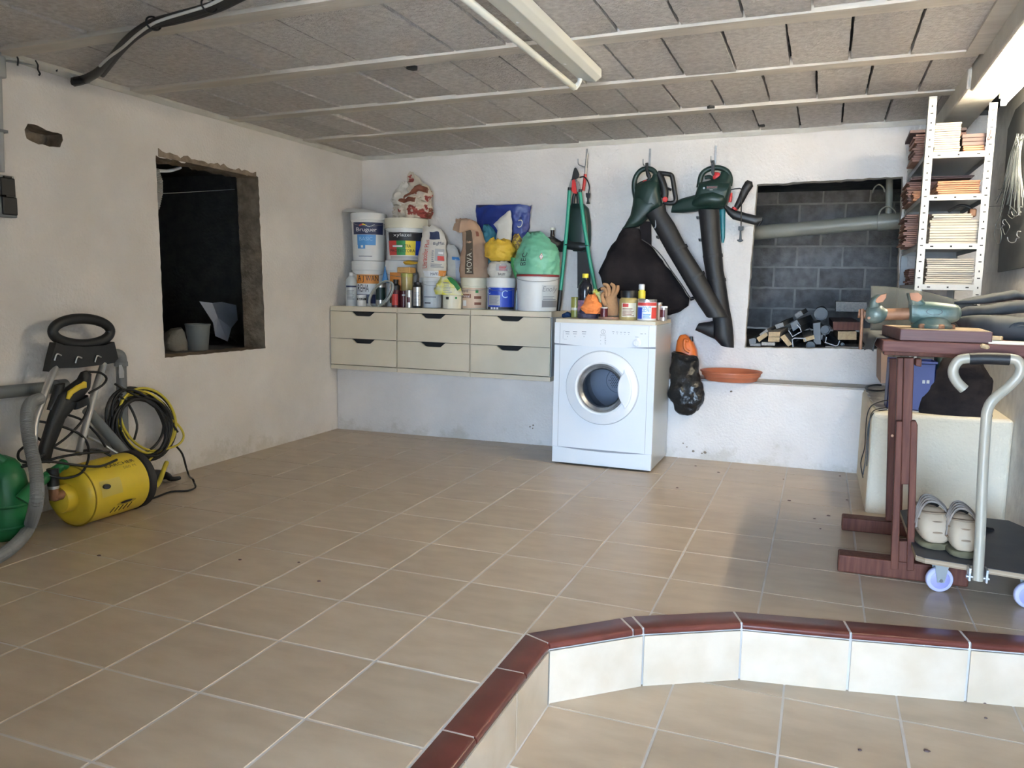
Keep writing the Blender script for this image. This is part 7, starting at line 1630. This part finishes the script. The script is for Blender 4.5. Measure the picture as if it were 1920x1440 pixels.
b = MB(); q = [onb(up * (-.38 + .05 * math.cos(t)), .185 + .034 * math.sin(t), .004) for t in [2 * PI * k / 12 for k in range(12)]]; b.add(q + [onb(up * -.38, .185, .005)], [(k, (k + 1) % 12, 12) for k in range(12)], M['prblack']); b.build('symbol', pw, smooth=0)
b = MB()
for k in range(5):
    h = .115 + .024 * k; b.tube([onb(up * -.50, h + .012, .002), onb(up * -.72, h, .002)], .0018, M['prblack'], 5, sub=1)
b.build('symbol_strokes', pw, smooth=0, kind='stuff')
b = MB(); q = W6(292, 1070, -2.14); b.cyl(q + Vector((0, .045, 0)), q + Vector((0, -.002, 0)), .020, M['rust'], n=14); b.cyl(q + Vector((0, .0, -.012)), q + Vector((0, .0, .035)), .019, M['rust'], n=14); b.cyl(q + Vector((0, 0, .036)), q + Vector((0, 0, .048)), .022, M['alu'], n=14); b.build('brass_inlet', pw, smooth=40, kind='stuff')
b = MB(); b.cyl(q + Vector((0, 0, .048)), q + Vector((0, 0, .12)), .023, M['black'], n=16); b.build('hose_connector', pw, smooth=40)
xh = -2.37
hd = MB(); pts = [AX(153 + 54 * math.cos(2 * PI * k / 20), 621.5 + 24 * math.sin(2 * PI * k / 20), xh) for k in range(20)]
hd.tube(pts, .024, M['black'], 12, closed=True, sub=3, flat=.75); hd.build('ring_handle', pw, smooth=60)
b = MB(); e = [W6(u, v, xh) for u, v in ((284, 235), (330, 250), (440, 258), (550, 250), (600, 232), (622, 322), (600, 346), (520, 358), (400, 372), (300, 374), (262, 378), (246, 394), (262, 320))]; b.prism([(p_.y, p_.z) for p_ in e], M['black'], 'x', xh - .02, xh + .022); b.build('handle_plate', pw, smooth=0, bevel=.005)
for u, v in ((308, 316), (420, 330), (525, 325)):
    b = MB(); c = W6(u, v, xh + .026); b.tube([c + Vector((0, -.014, -.014)), c + Vector((.004, -.004, .014)), c + Vector((.004, .018, .006))], .0038, M['alu'], 6, sub=3); b.build('clip', pw)
for q in ([(296, 372, -2.36), (268, 440, -2.33), (225, 560, -2.30), (192, 650, -2.28), (182, 730, -2.26), (178, 840, -2.24)], [(560, 352, -2.36), (520, 470, -2.32), (480, 620, -2.28), (440, 770, -2.24), (424, 838, -2.21)]):
    b = MB(); b.tube([W6(*p_) for p_ in q], .0155, M['alu'], 12, sub=2); b.build('frame_tube', pw, smooth=60)
b = MB(); b.tube([W6(640, 840, -2.26), W6(560, 790, -2.30), W6(470, 745, -2.30)], .007, M['alu'], 8); b.build('frame_stay', pw, smooth=60)
# spray gun
gn = thing('spray_gun', 'black spray gun with yellow trigger leaning on the pressure washer frame', 'spray gun', W6(240, 880, -2.26))
def lo6(b, secs, x, mt, n=18, power=2.4, sub=3, **k): b.loft([(W6(s_[0], s_[1], x), W6(s_[2], s_[3], x), s_[4]) for s_ in secs], mt, n, power, depth_dir=(1, 0, 0), sub=sub, **k)
b = MB(); lo6(b, [(438, 400, 470, 388, .012), (420, 440, 488, 405, .022), (360, 480, 486, 440, .026), (310, 520, 482, 480, .028), (290, 570, 420, 560, .028), (268, 630, 345, 650, .026), (240, 720, 315, 730, .024), (215, 800, 285, 800, .022), (205, 880, 265, 890, .018)], -2.265, M['black']); b.build('body', gn, smooth=50)
b = MB(); lo6(b, [(360, 560, 430, 550, .02), (400, 560, 470, 520, .024), (400, 600, 480, 560, .02)], -2.25, M['black']); b.build('guard', gn, smooth=50)
b = MB(); lo6(b, [(358, 540, 372, 545, .008), (368, 500, 392, 515, .010), (410, 470, 432, 490, .010), (440, 455, 465, 482, .010), (452, 446, 466, 452, .006)], -2.235, M['yellow'], 12); b.build('trigger', gn, smooth=50)
b = MB(); lo6(b, [(300, 470, 345, 455, .02), (270, 560, 330, 560, .02), (255, 600, 310, 610, .016)], -2.28, M['black']); b.build('lance_socket', gn, smooth=50)
# yellow and black high pressure hose coil
hc = thing('pressure_hose', 'coil of black and yellow pressure hose hanging beside the pressure washer', 'hose', W6(770, 880, -2.38))
random.seed(21)
for k in range(17):
    yel = k in (5, 6, 7, 8)
    cu, cv = (790 + random.uniform(-10, 10), 665 + random.uniform(-10, 10)) if yel else (762 + random.uniform(-26, 26), 690 + random.uniform(-26, 26))
    ru, rv = (140 + random.uniform(-16, 10), 178 + random.uniform(-14, 10)) if yel else (152 + random.uniform(-30, 18), 182 + random.uniform(-30, 22))
    th = -.62 + random.uniform(-.12, .12); n = 20; pts = []
    for j in range(n):
        a = 2 * PI * j / n; x_ = ru * math.cos(a); y_ = rv * math.sin(a)
        u = cu + x_ * math.cos(th) - y_ * math.sin(th) * .9; v = cv + x_ * math.sin(th) + y_ * math.cos(th)
        pts.append(W6(u, v, XL + .055 + .011 * (k % 5) + .03 * (v - 480) / 400 + .006 * math.sin(2 * a + k)))
    b = MB(); b.tube(pts, .0066, M['yhose'] if yel else M['black'], 8, closed=True, sub=2); b.build('hose_loop', hc, smooth=60)
b = MB(); b.tube([W6(780, 905, -2.36), W6(850, 830, -2.37), W6(960, 790, -2.38), W6(992, 740, -2.39), W6(960, 680, -2.40), W6(880, 625, -2.41)], .006, M['yhose'], 8); b.build('hose_tail', hc, smooth=60)
b = MB(); b.tube([W6(900, 885, -2.37), W6(882, 930, -2.34), W6(862, 985, -2.31), W6(840, 1020, -2.29)], .012, M['yhose'], 10); b.build('hose_sleeve', hc, smooth=60)
b = MB(); b.cyl(W6(848, 1008, -2.30), W6(828, 1034, -2.28), .010, M['alu'], n=12); b.build('coupling', hc)
for k, q in enumerate(([(620, 460, -2.42), (700, 505, -2.40), (800, 560, -2.38), (900, 640, -2.38), (960, 720, -2.38)], [(640, 520, -2.40), (700, 580, -2.40), (740, 680, -2.38), (725, 760, -2.36)])):
    b = MB(); b.tube([W6(*p_) for p_ in q], .006, M['black'], 8); b.build('hose_tail', hc, smooth=60)
pcab = thing('power_cable', 'thin black power cable tangled round the pressure washer and trailing on the floor', 'cable', AZ(360, 920, 0))
for q in ([(955, 800, -2.40), (985, 840, -2.40), (1005, 910, -2.40)],
          [(195, 660, -2.30), (300, 680, -2.26), (420, 725, -2.24), (470, 780, -2.22), (478, 860, -2.15), (440, 940, -2.10), (350, 970, -2.09), (270, 955, -2.12)],
          [(90, 915, -2.26), (200, 890, -2.22), (350, 850, -2.16), (500, 830, -2.13), (590, 828, -2.16)],
          [(200, 750, -2.3), (280, 800, -2.26), (400, 825, -2.22), (520, 815, -2.2), (600, 850, -2.16)],
          [(360, 625, -2.28), (450, 660, -2.28), (530, 740, -2.28), (570, 800, -2.27)],
          [(290, 800, -2.26), (370, 740, -2.26), (450, 650, -2.26), (478, 560, -2.26), (430, 500, -2.27)],
          [(130, 800, -2.30), (100, 830, -2.28), (105, 870, -2.26), (160, 880, -2.24), (240, 840, -2.24)],
          [(470, 395, -2.27), (540, 400, -2.28), (575, 430, -2.29), (550, 470, -2.30), (480, 510, -2.30)],
          [(120, 900, -2.16), (260, 880, -2.12), (420, 900, -2.08), (540, 905, -2.07), (630, 870, -2.12)]):
    b = MB(); b.tube([W6(*p_) for p_ in q], .0055, M['black'], 8); b.build('cable_run', pcab, smooth=60)
b = MB()
b.tube([W6(1005, 910, -2.40), W6(1022, 958, -2.39), AZ(361, 898, .075), AZ(364, 905, .05), AZ(366, 914, .006), AZ(352, 920, .0055), AZ(320, 922, .0055), AZ(290, 933, .0055), AZ(268, 938, .0055)], .005, M['black'], 8); b.build('cable_run', pcab, smooth=60)
b = MB(); nz = [AZ(272, 905, .03), AZ(292, 892, .035), AZ(312, 892, .03), AZ(322, 898, .024), AZ(337, 896, .02)]; b.tube(nz, [.03, .034, .02, .014, .010], M['black'], 12, sub=3)
tag(b.build('spray_lance', org=AZ(300, 905, 0), smooth=60), 'black spray nozzle lying on the floor beside the washer wheel', 'nozzle')

# ================================================================ WATERING CAN AND CORRUGATED HOSE
wc = thing('watering_can', 'green plastic watering can cut off by the picture edge, beside the yellow pressure washer', 'watering can', AZ(-10, 1012, 0))
c = AZ(-6, 1012, 0); cx, cy = c.x - .02, c.y + .05
S = [(0, .100, .085), (.012, .112, .095), (.08, .116, .098), (.18, .112, .094), (.26, .098, .082), (.31, .075, .062), (.335, .045, .04), (.34, .02, .02)]
B = Body([(z, cx, cy, a_, c_) for z, a_, c_ in S], smooth=True)
b = MB(); B.mesh(b, M['cangreen'], 36, 20); b.build('body', wc, smooth=50)
for h in (.16, .42):
    b = MB(); b.rings([[B.pt(2 * PI * k / 36, h + dh, off) for k in range(36)] for dh, off in ((-.02, 0), (-.012, .003), (.012, .003), (.02, 0))], M['cangreen'], cap0=False, cap1=False); b.build('moulded_band', wc, smooth=50)
b = MB(); b.tube([W6(120, 1090, -2.16), W6(190, 1010, -2.15), W6(260, 955, -2.15), W6(340, 900, -2.15)], [.030, .026, .021, .019], M['cangreen'], 14, sub=3); b.lathe(W6(330, 905, -2.15), [(.020, 0), (.024, .008), (.024, .02), (.020, .024)], M['cangreen'], 16, (W6(340, 900, -2.15) - W6(260, 955, -2.15))); b.build('spout', wc, smooth=50, kind='stuff')
b = MB(); b.tube([W6(20, 880, -2.2), W6(-30, 850, -2.22), W6(-60, 920, -2.24), W6(-60, 1060, -2.24)], .016, M['cangreen'], 12); b.build('handle', wc, smooth=60)
ctrl = [W6(215, 540, -2.28), W6(170, 560, -2.24), W6(148, 610, -2.20), W6(148, 700, -2.16), W6(165, 800, -2.12), W6(188, 900, -2.08), W6(200, 1000, -2.04), W6(196, 1100, -2.0)] + [AZ(56, 985, .05), AZ(38, 1012, .028), AZ(10, 1036, .026), AZ(-25, 1056, .026)]
dense = []
n_ = len(ctrl)
for k in range(n_ - 1):
    p0, p1, p2, p3 = ctrl[max(0, k - 1)], ctrl[k], ctrl[k + 1], ctrl[min(n_ - 1, k + 2)]
    q_ = max(4, int((p2 - p1).length / .0035))
    for j in range(q_):
        t = j / q_; dense.append(0.5 * ((2 * p1) + (p2 - p0) * t + (2 * p0 - 5 * p1 + 4 * p2 - p3) * t * t + (3 * p1 - p0 - 3 * p2 + p3) * t ** 3))
b = MB(); b.tube(dense, [.0255 if k % 2 else .0225 for k in range(len(dense))], M['corr'], 14, sub=1); tag(b.build('corrugated_hose', org=AZ(10, 1036, 0), smooth=20), 'grey corrugated drain hose curving down past the green watering can', 'hose')

# ================================================================ IN THE DARK STORE BEHIND THE OPENING
SZf = .646
def store_xy(u, v): q = AZ(u, v, SZf); return q
p_ = store_xy(372, 656); pb = thing('dark_bucket', 'dark grey bucket standing in the dark store behind the broken wall opening', 'bucket', (p_.x, p_.y, SZf))
b = MB(); b.lathe((p_.x, p_.y, SZf), [(.058, 0), (.072, .15), (.075, .152), (.075, .160), (.066, .160), (.055, .01), (.001, .01)], M['greypvc'], 28); b.build('pail', pb, smooth=35)
b = MB(); p_ = store_xy(328, 657); b.loft([(p_ + Vector((0, -.07, 0)), p_ + Vector((0, .06, 0)), .06), (p_ + Vector((0, -.075, .05)), p_ + Vector((0, .065, .05)), .065), (p_ + Vector((0, -.05, .10)), p_ + Vector((0, .06, .11)), .05), (p_ + Vector((0, -.02, .13)), p_ + Vector((0, .04, .14)), .03)], M['stone'], 22, 2.6, noi=.012, depth_dir=(1, 0, 0)); tag(b.build('rubble_stone', org=p_, smooth=30), 'rough stone block lying beside the dark bucket in the store', 'stone')
xs_ = -2.95
b = MB(); e = lambda u, v, d=0: AX(u, v, xs_ + d)
vsx = [e(374, 565), e(398, 568, .02), e(408, 595, .05), e(415, 566, -.02), e(443, 572, -.05), e(446, 600, -.03), e(434, 615, .03), e(427, 640, .06), e(404, 630, .05), e(400, 605, .06)]
b.add(vsx, [(0, 1, 2), (2, 9, 0), (1, 3, 2), (3, 4, 5), (3, 5, 6), (3, 6, 2), (2, 6, 7), (2, 7, 8), (2, 8, 9)], M['sheetb'])
o = b.build('plastic_sheet', org=e(415, 640), smooth=0); s_ = o.modifiers.new('thickness', 'SOLIDIFY'); s_.thickness = .003
tag(o, 'creased bluish white sheet sticking up in the dark store', 'sheet')
b = MB(); p_ = store_xy(402, 645); b.loft([(p_ + Vector((-.05, -.12, 0)), p_ + Vector((-.05, .25, 0)), .1), (p_ + Vector((-.1, -.08, .06)), p_ + Vector((-.1, .2, .08)), .06), (p_ + Vector((-.12, 0, .09)), p_ + Vector((-.12, .1, .11)), .02)], M['binbag'], 24, noi=.02, depth_dir=(1, 0, 0)); tag(b.build('dark_bag', org=p_, smooth=40), 'dark crumpled bag lying behind the bucket in the store', 'bag')
b = MB(); b.tube([AX(u, v, -2.75) for u, v in ((280, 318), (296, 320), (318, 320), (338, 314))], .010, M['prwhite'], 10); tag(b.build('white_pipe', org=AX(296, 320, -2.75), smooth=60), 'white pipe crossing the top corner of the dark store', 'pipe')
b = MB(); b.tube([AX(u, v, -2.9) for u, v in ((300, 363), (360, 360), (440, 355))], .0018, M['prgrey'], 5, sub=2); tag(b.build('string_line', org=AX(360, 360, -2.9)), 'thin pale line stretched across the dark store', 'line')
cpts = [AX(u, v, -2.72) for u, v in ((286, 318), (293, 340), (293, 360), (287, 388))]; dn = []
for k in range(40):
    t = k / 39 * 3; i = min(2, int(t)); dn.append(cpts[i].lerp(cpts[i + 1], t - i))
b = MB(); b.tube(dn, [.036 if k % 2 else .032 for k in range(40)], MATS['light_grey_box'], 14, sub=1); tag(b.build('ribbed_duct', org=cpts[-1], smooth=20), 'pale ribbed duct at the near edge of the dark store opening', 'duct')

# ================================================================ CEILING LAMP (switched off)
cl = thing('ceiling_lamp', 'unlit white fluorescent batten under the concrete ceiling', 'lamp', (-.24, 1.4, 2.03))
b = MB(); b.prism([(-.285, 2.034), (-.285, 1.995), (-.205, 1.980), (-.180, 1.998), (-.180, 2.034)], M['batten'], 'y', .62, 2.03); b.build('housing', cl, smooth=0, bevel=.003)
b = MB(); b.lathe((-.296, .66, 1.955), [(.012, 0), (.0135, .005), (.0135, 1.335), (.012, 1.34)], M['lampoff'], 16, (0, 1, 0)); b.build('tube', cl, smooth=40)
for y in (.64, 1.995):
    b = MB(); b.tube([(-.27, y + .008, 2.0), (-.275, y + .008, 1.975), (-.296, y + .008, 1.955)], [.012, .010, .0145], M['batten'], 10, sub=3); b.build('holder', cl, smooth=50)
for y in (1.2, 1.75):
    b = MB(); b.lathe((-.262, y, 1.9955), [(.008, 0), (.007, -.006), (.001, -.008)], M['prwhite'], 12); b.build('screw_cap', cl)

# ================================================================ dry leaf crumbs on the floor
random.seed(5)
b = MB()
for u, v in ((1270, 915), (1347, 886), (1304, 874), (1469, 899), (1480, 939), (1553, 967), (1527, 973), (1588, 938), (1538, 992), (560, 1055), (598, 1090), (186, 1042), (1845, 1318), (1848, 1347), (1612, 1407), (1737, 1408), (1575, 893), (450, 1050)):
    c = AZ(u, v, 0.0 if v < 1300 else ZL); r = 0.004 + 0.004 * random.random(); a0 = random.random() * 6
    b.rings([[c + Vector((math.cos(a0 + k * 1.05) * r * f * (1 + .4 * (k % 2)), math.sin(a0 + k * 1.05) * r * f, h)) for k in range(6)] for f, h in ((1, 0.0006), (.8, .003), (.2, .004))], M['tdark'])
o = b.build('leaf_crumbs', org=AZ(1469, 899, 0), smooth=0); o['kind'] = 'stuff'; tag(o, 'dry dark leaf crumbs scattered on the beige tiled floor', 'debris')

# chipped paint on the lower wall and dark blobs painting the shade of holes in the ceiling: small marks joined on the piece they belong to
random.seed(9)
b = MB()
for u, v, y in ((994, 800, 3.462), (999, 803, 3.462), (1000, 797, 3.462), (1281, 831, 3.479), (1288, 838, 3.479), (1300, 846, 3.479), (1316, 850, 3.479), (1322, 848, 3.479), (1371, 734, 3.479), (818, 778, 3.43), (900, 826, 3.45), (934, 828, 3.455)):
    c = AY(u, v, y); r = 0.004 + 0.006 * random.random(); a0 = random.random() * 6
    ring = [(c.x + math.cos(a0 + k * .9) * r * (.6 + .8 * random.random()), c.z + math.sin(a0 + k * .9) * r * (.5 + .6 * random.random())) for k in range(7)]
    b.prism(ring, M['raw'], 'y', y - 0.004, y + 0.030)
b.build('paint_chips', wb, smooth=0, kind='stuff')
b = MB()
for u, v, r in ((772, 136, .022), (1429, 247, .020), (1333, 214, .022), (1410, 213, .012)):
    c = AZ(u, v, 2.01); z = ZC(c.x) - 0.002
    ring = [(c.x + math.cos(k * .9) * r * (.7 + .7 * random.random()), c.y + math.sin(k * .9) * r * (.8 + 1.0 * random.random())) for k in range(7)]
    b.prism(ring, M['dark'], 'z', z, z + 0.03)
b.build('hole_shade', ce, smooth=0, kind='stuff')
